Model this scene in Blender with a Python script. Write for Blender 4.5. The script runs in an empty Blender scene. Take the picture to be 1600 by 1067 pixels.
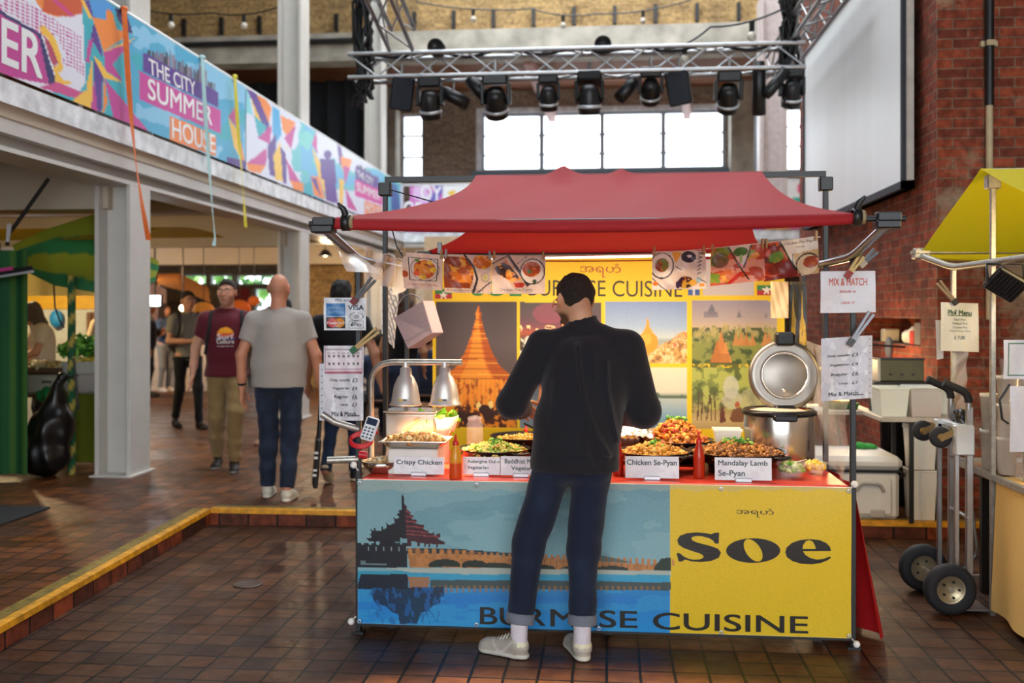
import bpy, math, random
import numpy as np
from mathutils import Vector, Matrix
random.seed(7); np.random.seed(7)
SC = bpy.context.scene
COL = SC.collection
PI = math.pi

# ------------------------------------------------------------------ camera, world, exposure
FPX, HOR, EYE = 1556.0, 490.0, 1.6          # focal length in px of a 1600 px frame, horizon row, eye height
YAW = math.atan(150 / FPX)
CY_, SY_ = math.cos(YAW), math.sin(YAW)
cam_d = bpy.data.cameras.new('camera'); cam = bpy.data.objects.new('camera', cam_d); COL.objects.link(cam)
cam.location = (0, 0, EYE); cam.rotation_euler = (PI / 2, 0, YAW)
cam_d.sensor_width = 36; cam_d.lens = FPX / 1600 * 36
cam_d.shift_y = (HOR - 533.5) / 1600
cam_d.clip_start = 0.1; cam_d.clip_end = 200
cam_d.dof.use_dof = True; cam_d.dof.focus_distance = 4.95; cam_d.dof.aperture_fstop = 1.7
SC.camera = cam

W = bpy.data.worlds.new('world'); SC.world = W; W.use_nodes = True
bgn = W.node_tree.nodes['Background']
bgn.inputs[0].default_value = (0.87, 0.94, 1.0, 1); bgn.inputs[1].default_value = 5.4
# warm spotlight over the floor in front of the stall (its lamp hangs outside the picture)
sp_d = bpy.data.lights.new('house_spot', 'SPOT'); sp_d.energy = 4300; sp_d.color = (1, .74, .48); sp_d.spot_size = 1.06; sp_d.spot_blend = .15; sp_d.shadow_soft_size = .07
sp_o = bpy.data.objects.new('house_spot', sp_d); COL.objects.link(sp_o); sp_o.location = (.0, 1.9, 4.6); sp_o.rotation_euler = (0, 0, 0)
SC.view_settings.view_transform = 'Standard'; SC.view_settings.look = 'None'
SC.view_settings.exposure = 0.35; SC.view_settings.gamma = 1.0
try: SC.view_settings.use_curve_mapping = False
except Exception: pass

# ------------------------------------------------------------------ measuring helpers
def ray(px, py):
    u = (px - 800) / FPX; v = (HOR - py) / FPX
    return (CY_ * u - SY_, SY_ * u + CY_, v)
def atY(px, py, Y):
    d = ray(px, py); k = Y / d[1]
    return Vector((d[0] * k, Y, EYE + d[2] * k))
def atX(px, py, X):
    d = ray(px, py); k = X / d[0]
    return Vector((X, d[1] * k, EYE + d[2] * k))
def atZ(px, py, Z):
    d = ray(px, py); k = (Z - EYE) / d[2]
    return Vector((d[0] * k, d[1] * k, Z))
def proj(x, y, z):
    r = x * CY_ + y * SY_; d = -x * SY_ + y * CY_
    return 800 + FPX * r / d, HOR - FPX * (z - EYE) / d
def lin1(c): return c / 12.92 if c <= 0.04045 else ((c + 0.055) / 1.055) ** 2.4
def C(h, g=1.0):
    h = h.lstrip('#')
    return tuple(min(0.9, lin1(int(h[i:i + 2], 16) / 255) * g) for i in (0, 2, 4))

# ------------------------------------------------------------------ properties
ORG = {}
def T(o, label=None, cat=None, group=None, kind=None):
    if label: o['label'] = label
    if cat: o['category'] = cat
    if group: o['group'] = group
    if kind: o['kind'] = kind
    return o
def thing(name, loc, label, cat, group=None, rz=0.0):
    o = bpy.data.objects.new(name, None); COL.objects.link(o)
    o.empty_display_size = 0.1
    o.location = loc; o.rotation_euler = (0, 0, rz); ORG[o.name] = Vector(loc)
    return T(o, label, cat, group)
def copy_tree(o, parent=None):
    c = o.copy(); COL.objects.link(c); c.parent = parent
    ORG[c.name] = ORG.get(o.name, Vector())
    for ch in list(o.children): copy_tree(ch, c)
    return c

# ------------------------------------------------------------------ materials
_MC = {}
def mat(name, color, rough=0.5, metal=0.0, var=0.12, scale=9.0, bump=0.0, bscale=40.0, spec=0.5, emit=None, estr=0.0,
        trans=0.0, alpha=1.0, coat=0.0, sheen=0.0, stretch=None, subs=0.0):
    if name in _MC: return _MC[name]
    m = bpy.data.materials.new(name); m.use_nodes = True; _MC[name] = m
    nt = m.node_tree; b = nt.nodes['Principled BSDF']
    tc = nt.nodes.new('ShaderNodeTexCoord')
    src = tc.outputs['Object']
    if stretch:
        mp = nt.nodes.new('ShaderNodeMapping'); mp.inputs['Scale'].default_value = stretch
        nt.links.new(src, mp.inputs[0]); src = mp.outputs[0]
    if var > 0:
        n = nt.nodes.new('ShaderNodeTexNoise'); n.inputs['Scale'].default_value = scale; n.inputs['Detail'].default_value = 5
        nt.links.new(src, n.inputs['Vector'])
        r = nt.nodes.new('ShaderNodeValToRGB')
        r.color_ramp.elements[0].position = 0.3; r.color_ramp.elements[1].position = 0.7
        r.color_ramp.elements[0].color = tuple(c * (1 - var) for c in color[:3]) + (1,)
        r.color_ramp.elements[1].color = tuple(min(1, c * (1 + var)) for c in color[:3]) + (1,)
        nt.links.new(n.outputs[0], r.inputs[0]); nt.links.new(r.outputs[0], b.inputs['Base Color'])
    else:
        b.inputs['Base Color'].default_value = tuple(color[:3]) + (1,)
    if bump > 0:
        n2 = nt.nodes.new('ShaderNodeTexNoise'); n2.inputs['Scale'].default_value = bscale; n2.inputs['Detail'].default_value = 4
        nt.links.new(src, n2.inputs['Vector'])
        bp = nt.nodes.new('ShaderNodeBump'); bp.inputs['Strength'].default_value = bump; bp.inputs['Distance'].default_value = 0.02
        nt.links.new(n2.outputs[0], bp.inputs['Height']); nt.links.new(bp.outputs[0], b.inputs['Normal'])
    b.inputs['Roughness'].default_value = rough; b.inputs['Metallic'].default_value = metal
    b.inputs['Specular IOR Level'].default_value = spec
    b.inputs['Transmission Weight'].default_value = trans; b.inputs['Alpha'].default_value = alpha
    b.inputs['Coat Weight'].default_value = coat
    b.inputs['Sheen Weight'].default_value = sheen
    if subs: b.inputs['Subsurface Weight'].default_value = subs; b.inputs['Subsurface Scale'].default_value = 0.01
    if emit is not None:
        b.inputs['Emission Color'].default_value = tuple(emit[:3]) + (1,); b.inputs['Emission Strength'].default_value = estr
    return m
def attr_mat(name, rough=0.5, bump=0.0, bscale=60, spec=0.4, metal=0.0, sheen=0.0, translucent=0.0, alpha=1.0):
    """colour comes from the mesh attribute Col (what is printed or dyed into the thing)"""
    if name in _MC: return _MC[name]
    m = bpy.data.materials.new(name); m.use_nodes = True; _MC[name] = m
    nt = m.node_tree; b = nt.nodes['Principled BSDF']
    a = nt.nodes.new('ShaderNodeVertexColor'); a.layer_name = 'Col'
    n = nt.nodes.new('ShaderNodeTexNoise'); n.inputs['Scale'].default_value = 120; n.inputs['Detail'].default_value = 3
    tc = nt.nodes.new('ShaderNodeTexCoord'); nt.links.new(tc.outputs['Object'], n.inputs['Vector'])
    mr = nt.nodes.new('ShaderNodeMapRange'); mr.inputs['To Min'].default_value = 0.88; mr.inputs['To Max'].default_value = 1.12
    nt.links.new(n.outputs[0], mr.inputs[0])
    mx = nt.nodes.new('ShaderNodeMix'); mx.data_type = 'RGBA'; mx.blend_type = 'MULTIPLY'; mx.inputs[0].default_value = 1
    nt.links.new(a.outputs[0], mx.inputs[6]); nt.links.new(mr.outputs[0], mx.inputs[7])
    nt.links.new(mx.outputs[2], b.inputs['Base Color'])
    b.inputs['Roughness'].default_value = rough; b.inputs['Specular IOR Level'].default_value = spec
    b.inputs['Metallic'].default_value = metal; b.inputs['Sheen Weight'].default_value = sheen
    b.inputs['Alpha'].default_value = alpha
    if bump:
        n2 = nt.nodes.new('ShaderNodeTexNoise'); n2.inputs['Scale'].default_value = bscale; n2.inputs['Detail'].default_value = 4
        nt.links.new(tc.outputs['Object'], n2.inputs['Vector'])
        bp = nt.nodes.new('ShaderNodeBump'); bp.inputs['Strength'].default_value = bump; bp.inputs['Distance'].default_value = 0.02
        nt.links.new(n2.outputs[0], bp.inputs['Height']); nt.links.new(bp.outputs[0], b.inputs['Normal'])
    if translucent:
        tr = nt.nodes.new('ShaderNodeBsdfTranslucent'); nt.links.new(mx.outputs[2], tr.inputs[0])
        ms = nt.nodes.new('ShaderNodeMixShader'); ms.inputs[0].default_value = translucent
        nt.links.new(b.outputs[0], ms.inputs[1]); nt.links.new(tr.outputs[0], ms.inputs[2])
        nt.links.new(ms.outputs[0], nt.nodes['Material Output'].inputs[0])
    return m
def clear_mat(name, color=(0.95, 0.97, 1.0), opacity=0.25, rough=0.08):
    """thin clear plastic or glass: part see-through, part gloss"""
    if name in _MC: return _MC[name]
    m = bpy.data.materials.new(name); m.use_nodes = True; _MC[name] = m
    nt = m.node_tree; b = nt.nodes['Principled BSDF']
    b.inputs['Base Color'].default_value = (*color, 1); b.inputs['Roughness'].default_value = rough
    b.inputs['Specular IOR Level'].default_value = 0.8
    n = nt.nodes.new('ShaderNodeTexNoise'); n.inputs['Scale'].default_value = 7; n.inputs['Detail'].default_value = 4
    tc = nt.nodes.new('ShaderNodeTexCoord'); nt.links.new(tc.outputs['Object'], n.inputs['Vector'])
    bp = nt.nodes.new('ShaderNodeBump'); bp.inputs['Strength'].default_value = 0.35; bp.inputs['Distance'].default_value = 0.03
    nt.links.new(n.outputs[0], bp.inputs['Height']); nt.links.new(bp.outputs[0], b.inputs['Normal'])
    t = nt.nodes.new('ShaderNodeBsdfTransparent'); ms = nt.nodes.new('ShaderNodeMixShader'); ms.inputs[0].default_value = opacity
    nt.links.new(t.outputs[0], ms.inputs[1]); nt.links.new(b.outputs[0], ms.inputs[2])
    nt.links.new(ms.outputs[0], nt.nodes['Material Output'].inputs[0])
    return m
def emit_mat(name, color, strength):
    if name in _MC: return _MC[name]
    m = bpy.data.materials.new(name); m.use_nodes = True; _MC[name] = m
    nt = m.node_tree; nt.nodes.remove(nt.nodes['Principled BSDF'])
    e = nt.nodes.new('ShaderNodeEmission'); e.inputs[0].default_value = (*color, 1); e.inputs[1].default_value = strength
    nt.links.new(e.outputs[0], nt.nodes['Material Output'].inputs[0]); return m
def brick_mat(name, c1, c2, mortar, axis='xz', bw=0.225, rh=0.075, ms=0.006, offset=0.5, rough=(0.75, 0.95), bump=0.5, blotch=None, bamt=0.4,
              dark=0.5, spec=0.3, bscale=1.3, blo=0.52):
    if name in _MC: return _MC[name]
    m = bpy.data.materials.new(name); m.use_nodes = True; _MC[name] = m
    nt = m.node_tree; L = nt.links; b = nt.nodes['Principled BSDF']; N = nt.nodes.new
    g = N('ShaderNodeNewGeometry'); sp = N('ShaderNodeSeparateXYZ'); cb = N('ShaderNodeCombineXYZ')
    L.new(g.outputs['Position'], sp.inputs[0])
    ix = {'x': 0, 'y': 1, 'z': 2}
    L.new(sp.outputs[ix[axis[0]]], cb.inputs[0]); L.new(sp.outputs[ix[axis[1]]], cb.inputs[1])
    br = N('ShaderNodeTexBrick'); br.offset = offset; br.inputs['Scale'].default_value = 1
    br.inputs['Color1'].default_value = (*c1, 1); br.inputs['Color2'].default_value = (*c2, 1); br.inputs['Mortar'].default_value = (*mortar, 1)
    br.inputs['Mortar Size'].default_value = ms; br.inputs['Mortar Smooth'].default_value = 0.2; br.inputs['Bias'].default_value = 0
    br.inputs['Brick Width'].default_value = bw; br.inputs['Row Height'].default_value = rh
    nz = N('ShaderNodeTexNoise'); nz.inputs['Scale'].default_value = 3.1; nz.inputs['Detail'].default_value = 4
    L.new(g.outputs['Position'], nz.inputs['Vector'])
    # joints wander a little
    vm = N('ShaderNodeVectorMath'); vm.operation = 'SCALE'; vm.inputs['Scale'].default_value = 0.012
    L.new(nz.outputs['Color'], vm.inputs[0])
    va = N('ShaderNodeVectorMath'); va.operation = 'ADD'; L.new(cb.outputs[0], va.inputs[0]); L.new(vm.outputs[0], va.inputs[1])
    L.new(va.outputs[0], br.inputs['Vector'])
    n1 = N('ShaderNodeTexNoise'); n1.inputs['Scale'].default_value = 14; n1.inputs['Detail'].default_value = 6
    L.new(g.outputs['Position'], n1.inputs['Vector'])
    mr = N('ShaderNodeMapRange'); mr.inputs['From Min'].default_value = 0.3; mr.inputs['From Max'].default_value = 0.7
    mr.inputs['To Min'].default_value = dark; mr.inputs['To Max'].default_value = 1.25
    L.new(n1.outputs[0], mr.inputs[0])
    mx = N('ShaderNodeMix'); mx.data_type = 'RGBA'; mx.blend_type = 'MULTIPLY'; mx.inputs[0].default_value = 1
    L.new(br.outputs[0], mx.inputs[6]); L.new(mr.outputs[0], mx.inputs[7])
    out = mx.outputs[2]
    if blotch:
        n3 = N('ShaderNodeTexNoise'); n3.inputs['Scale'].default_value = bscale; n3.inputs['Detail'].default_value = 8; n3.inputs['Roughness'].default_value = 0.7
        L.new(g.outputs['Position'], n3.inputs['Vector'])
        r3 = N('ShaderNodeMapRange'); r3.inputs['From Min'].default_value = blo; r3.inputs['From Max'].default_value = blo + 0.1
        r3.inputs['To Max'].default_value = bamt; L.new(n3.outputs[0], r3.inputs[0])
        m3 = N('ShaderNodeMix'); m3.data_type = 'RGBA'; L.new(r3.outputs[0], m3.inputs[0]); L.new(out, m3.inputs[6]); m3.inputs[7].default_value = (*blotch, 1)
        out = m3.outputs[2]
    L.new(out, b.inputs['Base Color'])
    r2 = N('ShaderNodeMapRange'); r2.inputs['From Min'].default_value = 0.3; r2.inputs['From Max'].default_value = 0.7
    r2.inputs['To Min'].default_value = rough[0]; r2.inputs['To Max'].default_value = rough[1]; L.new(nz.outputs[0], r2.inputs[0])
    L.new(r2.outputs[0], b.inputs['Roughness']); b.inputs['Specular IOR Level'].default_value = spec
    ad = N('ShaderNodeMath'); ad.operation = 'MULTIPLY_ADD'; ad.inputs[1].default_value = -1.0
    L.new(br.outputs['Fac'], ad.inputs[0]); L.new(n1.outputs[0], ad.inputs[2])
    bp = N('ShaderNodeBump'); bp.inputs['Strength'].default_value = bump; bp.inputs['Distance'].default_value = 0.008
    L.new(ad.outputs[0], bp.inputs['Height']); L.new(bp.outputs[0], b.inputs['Normal'])
    return m

# ------------------------------------------------------------------ mesh builder
class MB:
    def __init__(s): s.v = []; s.f = []; s.m = []; s.sm = []; s.c = []; s.col = (1, 1, 1); s.mi = 0
    def add(s, vs, fs, smooth=False):
        o = len(s.v)
        s.v += [tuple(p) for p in vs]; s.c += [s.col] * len(vs)
        for f in fs: s.f.append(tuple(i + o for i in f)); s.m.append(s.mi); s.sm.append(smooth)
        return s
    def box(s, lo, hi, M=None, bev=0.0):
        x0, y0, z0 = lo; x1, y1, z1 = hi
        if bev <= 0:
            vs = [(x0, y0, z0), (x1, y0, z0), (x1, y1, z0), (x0, y1, z0), (x0, y0, z1), (x1, y0, z1), (x1, y1, z1), (x0, y1, z1)]
            fs = [(0, 3, 2, 1), (4, 5, 6, 7), (0, 1, 5, 4), (1, 2, 6, 5), (2, 3, 7, 6), (3, 0, 4, 7)]
        else:
            b = min(bev, (x1 - x0) * .45, (y1 - y0) * .45, (z1 - z0) * .45); vs = []; fs = []
            def ringp(z, i):
                return [(x0 + b + (i - b), y0 + b, z)] if False else [
                    (x0 + b, y0 + i, z), (x1 - b, y0 + i, z), (x1 - i, y0 + b, z), (x1 - i, y1 - b, z),
                    (x1 - b, y1 - i, z), (x0 + b, y1 - i, z), (x0 + i, y1 - b, z), (x0 + i, y0 + b, z)]
            for z, i in ((z0, b), (z0 + b, 0), (z1 - b, 0), (z1, b)): vs += ringp(z, i)
            for k in range(3):
                for j in range(8): a = k * 8 + j; c = k * 8 + (j + 1) % 8; fs.append((a, c, c + 8, a + 8))
            fs.append(tuple(range(7, -1, -1))); fs.append(tuple(range(24, 32)))
        if M is not None: vs = [M @ Vector(p) for p in vs]
        return s.add(vs, fs)
    def bar(s, a, b, w, h, up=(0, 0, 1)):
        """rectangular bar between two points"""
        a = Vector(a); b = Vector(b); d = (b - a).normalized(); u = Vector(up)
        if abs(d.dot(u)) > 0.98: u = Vector((0, 1, 0))
        r = d.cross(u).normalized(); u = r.cross(d).normalized()
        vs = [p + r * (i * w / 2) + u * (j * h / 2) for p in (a, b) for i, j in ((-1, -1), (1, -1), (1, 1), (-1, 1))]
        return s.add(vs, [(0, 1, 2, 3), (7, 6, 5, 4), (0, 4, 5, 1), (1, 5, 6, 2), (2, 6, 7, 3), (3, 7, 4, 0)])
    def tube(s, pts, r, n=10, caps=True, closed=False):
        pts = [Vector(p) for p in pts]; K = len(pts); rr = r if isinstance(r, (list, tuple)) else [r] * K
        vs = []; fs = []; prev = None
        for i, p in enumerate(pts):
            if closed: d = pts[(i + 1) % K] - pts[i - 1]
            else: d = (pts[min(i + 1, K - 1)] - pts[max(i - 1, 0)])
            if d.length < 1e-9: d = Vector((0, 0, 1))
            d.normalize()
            if prev is None:
                u = Vector((0, 0, 1)) if abs(d.z) < 0.9 else Vector((1, 0, 0))
                x = d.cross(u).normalized()
            else:
                x = prev - d * prev.dot(d)
                x = x.normalized() if x.length > 1e-6 else d.orthogonal().normalized()
            prev = x; y = d.cross(x)
            for j in range(n):
                a = 2 * PI * j / n; vs.append(p + (x * math.cos(a) + y * math.sin(a)) * rr[i])
        for i in range(K if closed else K - 1):
            for j in range(n):
                a = i * n + j; b = i * n + (j + 1) % n; i2 = (i + 1) % K
                fs.append((a, b, i2 * n + (j + 1) % n, i2 * n + j))
        s.add(vs, fs, True)
        if caps and not closed:
            s.add(vs[:n], [tuple(range(n - 1, -1, -1))]); s.add(vs[-n:], [tuple(range(n))])
        return s
    def lathe(s, prof, c=(0, 0, 0), n=28, M=None, smooth=True, arc=1.0):
        """profile of (radius, z) turned about z"""
        c = Vector(c); vs = []; fs = []; K = len(prof); full = arc >= 0.999; nn = n if full else n + 1
        for r, z in prof:
            for j in range(nn):
                a = 2 * PI * arc * j / n; p = Vector((r * math.cos(a), r * math.sin(a), z))
                vs.append((M @ p if M is not None else p) + c)
        for i in range(K - 1):
            for j in range(n):
                a = i * nn + j; b = i * nn + ((j + 1) % n if full else j + 1); fs.append((a, b, b + nn, a + nn))
        return s.add(vs, fs, smooth)
    def cyl(s, a, b, r, n=16, r2=None):
        return s.tube([a, b], [r, r if r2 is None else r2], n)
    def ball(s, c, r, n=12, sc=(1, 1, 1), M=None):
        prof = [(max(1e-4, math.sin(PI * i / n) * r), -math.cos(PI * i / n) * r) for i in range(n + 1)]
        S = Matrix.Diagonal((*sc, 1)); 
        return s.lathe(prof, c, n + 4, (M.to_4x4() @ S) if M is not None else S)
    def prism(s, poly, a, b, frame):
        """polygon in 2D (u, v), pushed along n from a to b; frame = (origin, u, v, n)"""
        o, u, v, w = [Vector(q) for q in frame]; K = len(poly)
        vs = [o + u * p[0] + v * p[1] + w * t for t in (a, b) for p in poly]
        fs = [tuple(range(K - 1, -1, -1)), tuple(range(K, 2 * K))] + [(i, (i + 1) % K, K + (i + 1) % K, K + i) for i in range(K)]
        return s.add(vs, fs)
    def grid(s, fn, nu, nv, smooth=True, colfn=None):
        vs = [fn(i / nu, j / nv) for j in range(nv + 1) for i in range(nu + 1)]
        fs = [(j * (nu + 1) + i, j * (nu + 1) + i + 1, (j + 1) * (nu + 1) + i + 1, (j + 1) * (nu + 1) + i) for j in range(nv) for i in range(nu)]
        o = len(s.v); s.add(vs, fs, smooth)
        if colfn:
            for j in range(nv + 1):
                for i in range(nu + 1): s.c[o + j * (nu + 1) + i] = colfn(i / nu, j / nv)
        return s
    def chunk(s, c, r, sc=(1, 1, 1), jit=0.25, rot=None):
        """lumpy little piece"""
        t = (1 + 5 ** .5) / 2
        vs = [(-1, t, 0), (1, t, 0), (-1, -t, 0), (1, -t, 0), (0, -1, t), (0, 1, t), (0, -1, -t), (0, 1, -t), (t, 0, -1), (t, 0, 1), (-t, 0, -1), (-t, 0, 1)]
        fs = [(0, 11, 5), (0, 5, 1), (0, 1, 7), (0, 7, 10), (0, 10, 11), (1, 5, 9), (5, 11, 4), (11, 10, 2), (10, 7, 6), (7, 1, 8), (3, 9, 4), (3, 4, 2), (3, 2, 6), (3, 6, 8), (3, 8, 9), (4, 9, 5), (2, 4, 11), (6, 2, 10), (8, 6, 7), (9, 8, 1)]
        R = rot if rot is not None else Matrix.Rotation(random.uniform(0, 6.28), 3, Vector((random.uniform(-1, 1), random.uniform(-1, 1), random.uniform(-1, 1) + 1e-3)).normalized())
        out = []
        for v in vs:
            p = Vector(v) / 1.9 * r * random.uniform(1 - jit, 1 + jit); p = Vector((p.x * sc[0], p.y * sc[1], p.z * sc[2])); out.append(Vector(c) + R @ p)
        return s.add(out, fs, True)
    def build(s, name, mats, parent=None, loc=None, label=None, cat=None, group=None, kind=None, color=False, sub=0, bevel=0.0):
        me = bpy.data.meshes.new(name)
        org = ORG.get(parent.name, Vector()) if parent is not None else Vector(loc or (0, 0, 0))
        me.from_pydata([(p[0] - org.x, p[1] - org.y, p[2] - org.z) for p in s.v], [], s.f)
        for m in (mats if isinstance(mats, (list, tuple)) else [mats]): me.materials.append(m)
        me.polygons.foreach_set('material_index', s.m); me.polygons.foreach_set('use_smooth', s.sm)
        if color:
            ca = me.color_attributes.new('Col', 'FLOAT_COLOR', 'POINT')
            a = np.ones((len(s.v), 4), dtype=np.float32); a[:, :3] = np.array(s.c, dtype=np.float32)[:, :3]; ca.data.foreach_set('color', a.ravel())
        me.update()
        o = bpy.data.objects.new(name, me); COL.objects.link(o)
        if parent is not None: o.parent = parent
        else: o.location = org
        ORG[o.name] = org
        if bevel > 0:
            bm = o.modifiers.new('edge', 'BEVEL'); bm.width = bevel; bm.segments = 2; bm.limit_method = 'ANGLE'; bm.angle_limit = 0.7
        if sub: sm = o.modifiers.new('smooth', 'SUBSURF'); sm.levels = sub; sm.render_levels = sub
        return T(o, label, cat, group, kind)
def bez(p0, p1, p2, n=8):
    p0, p1, p2 = Vector(p0), Vector(p1), Vector(p2)
    return [p0 * (1 - t) ** 2 + p1 * 2 * t * (1 - t) + p2 * t * t for t in [i / n for i in range(n + 1)]]
def rounded(pts, r, n=6):
    """polyline with its inner corners rounded"""
    pts = [Vector(p) for p in pts]; out = [pts[0]]
    for i in range(1, len(pts) - 1):
        a = pts[i] + (pts[i - 1] - pts[i]).normalized() * r; b = pts[i] + (pts[i + 1] - pts[i]).normalized() * r
        out += bez(a, pts[i], b, n)
    return out + [pts[-1]]

# ------------------------------------------------------------------ lettering
_TX = {}
def text_poly(t, bold=0.0, sx=1.0):
    key = (t, bold)
    if key not in _TX:
        cu = bpy.data.curves.new('t', 'FONT'); cu.body = t; cu.size = 1; cu.resolution_u = 4; cu.fill_mode = 'FRONT'
        cu.align_x = 'LEFT'
        ob = bpy.data.objects.new('t', cu); COL.objects.link(ob)
        bpy.context.view_layer.update()
        me = bpy.data.meshes.new_from_object(ob.evaluated_get(bpy.context.evaluated_depsgraph_get()))
        vs = [(v.co.x, v.co.y) for v in me.vertices]; fs = [tuple(p.vertices) for p in me.polygons]
        bpy.data.objects.remove(ob); bpy.data.curves.remove(cu); bpy.data.meshes.remove(me)
        if bold and vs:   # heavier weight: the same ink laid down a few times, slightly shifted
            n0, v0, f0 = len(vs), list(vs), list(fs)
            for k, (dx, dy) in enumerate(((bold, 0), (0, bold), (bold, bold))): vs += [(x + dx * 1.6, y + dy * 1.6) for x, y in v0]; fs += [tuple(i + n0 * (k + 1) for i in f) for f in f0]
        if not vs: vs = [(0, 0), (1, 0), (1, 1)]; fs = []
        xs = [v[0] for v in vs]; ys = [v[1] for v in vs]
        _TX[key] = ([((x - min(xs)) / max(1e-6, max(xs) - min(xs)), (y - min(ys)) / max(1e-6, max(ys) - min(ys))) for x, y in vs], fs)
    return _TX[key]
def put_text(mb, t, TL, TR, BL, col, bold=0.0, off=Vector((0, 0, 0)), mapf=None):
    """ink of the text fills the parallelogram TL-TR-BL (3D)"""
    vs, fs = text_poly(t, bold); TL, TR, BL = Vector(TL), Vector(TR), Vector(BL)
    keep = mb.col; mb.col = col
    w = (TR - TL).cross(TL - BL).normalized(); nb = max(1, len(vs) // 4)
    mb.add([BL + (TR - TL) * x + (TL - BL) * y + off + w * (.0004 * (i // nb) if bold else 0) for i, (x, y) in enumerate(vs)], fs); mb.col = keep

def shape_poly(loops):
    """filled outline; inner loops are holes"""
    cu = bpy.data.curves.new('t', 'CURVE'); cu.dimensions = '2D'; cu.fill_mode = 'FRONT' if False else 'BOTH'
    for lp in loops:
        sp = cu.splines.new('POLY'); sp.points.add(len(lp) - 1); sp.use_cyclic_u = True
        for i, p in enumerate(lp): sp.points[i].co = (p[0], -p[1], 0, 1)
    ob = bpy.data.objects.new('t', cu); COL.objects.link(ob); bpy.context.view_layer.update()
    me = bpy.data.meshes.new_from_object(ob.evaluated_get(bpy.context.evaluated_depsgraph_get()))
    out = [(v.co.x, -v.co.y) for v in me.vertices], [tuple(p.vertices) for p in me.polygons]
    bpy.data.objects.remove(ob); bpy.data.curves.remove(cu); bpy.data.meshes.remove(me); return out
# ------------------------------------------------------------------ printed sheets
def in_poly(X, Y, pts):
    m = np.zeros(X.shape, bool); n = len(pts)
    for i in range(n):
        x0, y0 = pts[i]; x1, y1 = pts[(i + 1) % n]
        if y0 == y1: continue
        c = ((y0 > Y) != (y1 > Y)) & (X < (x1 - x0) * (Y - y0) / (y1 - y0) + x0); m ^= c
    return m
def vnoise(X, Y, s, seed=0):
    r = np.random.RandomState(seed); g = r.rand(64, 64)
    x = X / s; y = Y / s; xi = np.floor(x).astype(int); yi = np.floor(y).astype(int); fx = x - xi; fy = y - yi
    fx = fx * fx * (3 - 2 * fx); fy = fy * fy * (3 - 2 * fy)
    q = lambda a, b: g[a % 64, b % 64]
    return q(xi, yi) * (1 - fx) * (1 - fy) + q(xi + 1, yi) * fx * (1 - fy) + q(xi, yi + 1) * (1 - fx) * fy + q(xi + 1, yi + 1) * fx * fy
def fbm(X, Y, s, seed=0, o=4):
    t = 0; a = 0.5
    for i in range(o): t = t + a * vnoise(X, Y, s / 2 ** i, seed + i); a *= 0.5
    return t / (1 - 0.5 ** o)
class Sheet:
    """flat colour print on a grid of points; X, Y are the layout coordinates of every point (y down)"""
    def __init__(s, X, Y, bg, g=1.0):
        s.X, s.Y = X, Y; s.g = g; s.a = np.empty(X.shape + (3,)); s.a[:] = C(bg, g)
    def c(s, h): return np.array(C(h, s.g)) if isinstance(h, str) else np.array(h)
    def fill(s, mask, h, al=1.0):
        m = (mask.astype(float) if mask.dtype == bool else mask)[..., None] * al; s.a = s.a * (1 - m) + s.c(h) * m
    def poly(s, pts, h, al=1.0): s.fill(in_poly(s.X, s.Y, pts), h, al)
    def rect(s, x0, y0, x1, y1, h, al=1.0): s.fill((s.X >= x0) & (s.X <= x1) & (s.Y >= y0) & (s.Y <= y1), h, al)
    def ell(s, cx, cy, rx, ry, h, al=1.0, ang=0.0):
        dx = s.X - cx; dy = s.Y - cy; c, n = math.cos(ang), math.sin(ang)
        s.fill(((dx * c + dy * n) / rx) ** 2 + ((-dx * n + dy * c) / ry) ** 2 <= 1, h, al)
    def ring(s, cx, cy, rx, ry, w, h):
        q = np.sqrt(((s.X - cx) / rx) ** 2 + ((s.Y - cy) / ry) ** 2); s.fill((q <= 1) & (q >= 1 - w), h)
    def line(s, pts, w, h, al=1.0):
        for (x0, y0), (x1, y1) in zip(pts[:-1], pts[1:]):
            dx, dy = x1 - x0, y1 - y0; t = np.clip(((s.X - x0) * dx + (s.Y - y0) * dy) / (dx * dx + dy * dy + 1e-9), 0, 1)
            s.fill((s.X - x0 - t * dx) ** 2 + (s.Y - y0 - t * dy) ** 2 <= (w / 2) ** 2, h, al)
    def vgrad(s, x0, y0, x1, y1, stops):
        m = (s.X >= x0) & (s.X <= x1) & (s.Y >= y0) & (s.Y <= y1); t = np.clip((s.Y - y0) / (y1 - y0), 0, 1)
        ks = [k for k, _ in stops]; cs = np.array([s.c(h) for _, h in stops])
        col = np.stack([np.interp(t, ks, cs[:, i]) for i in range(3)], -1); s.a = np.where(m[..., None], col, s.a)
    def specks(s, mask, cols, sc, seed=0, lo=0.5, al=1.0):
        for i, h in enumerate(cols):
            n = fbm(s.X, s.Y, sc, seed + 11 * i, 3); s.fill(mask & (n > lo + 0.02 * i), h, al)
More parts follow.
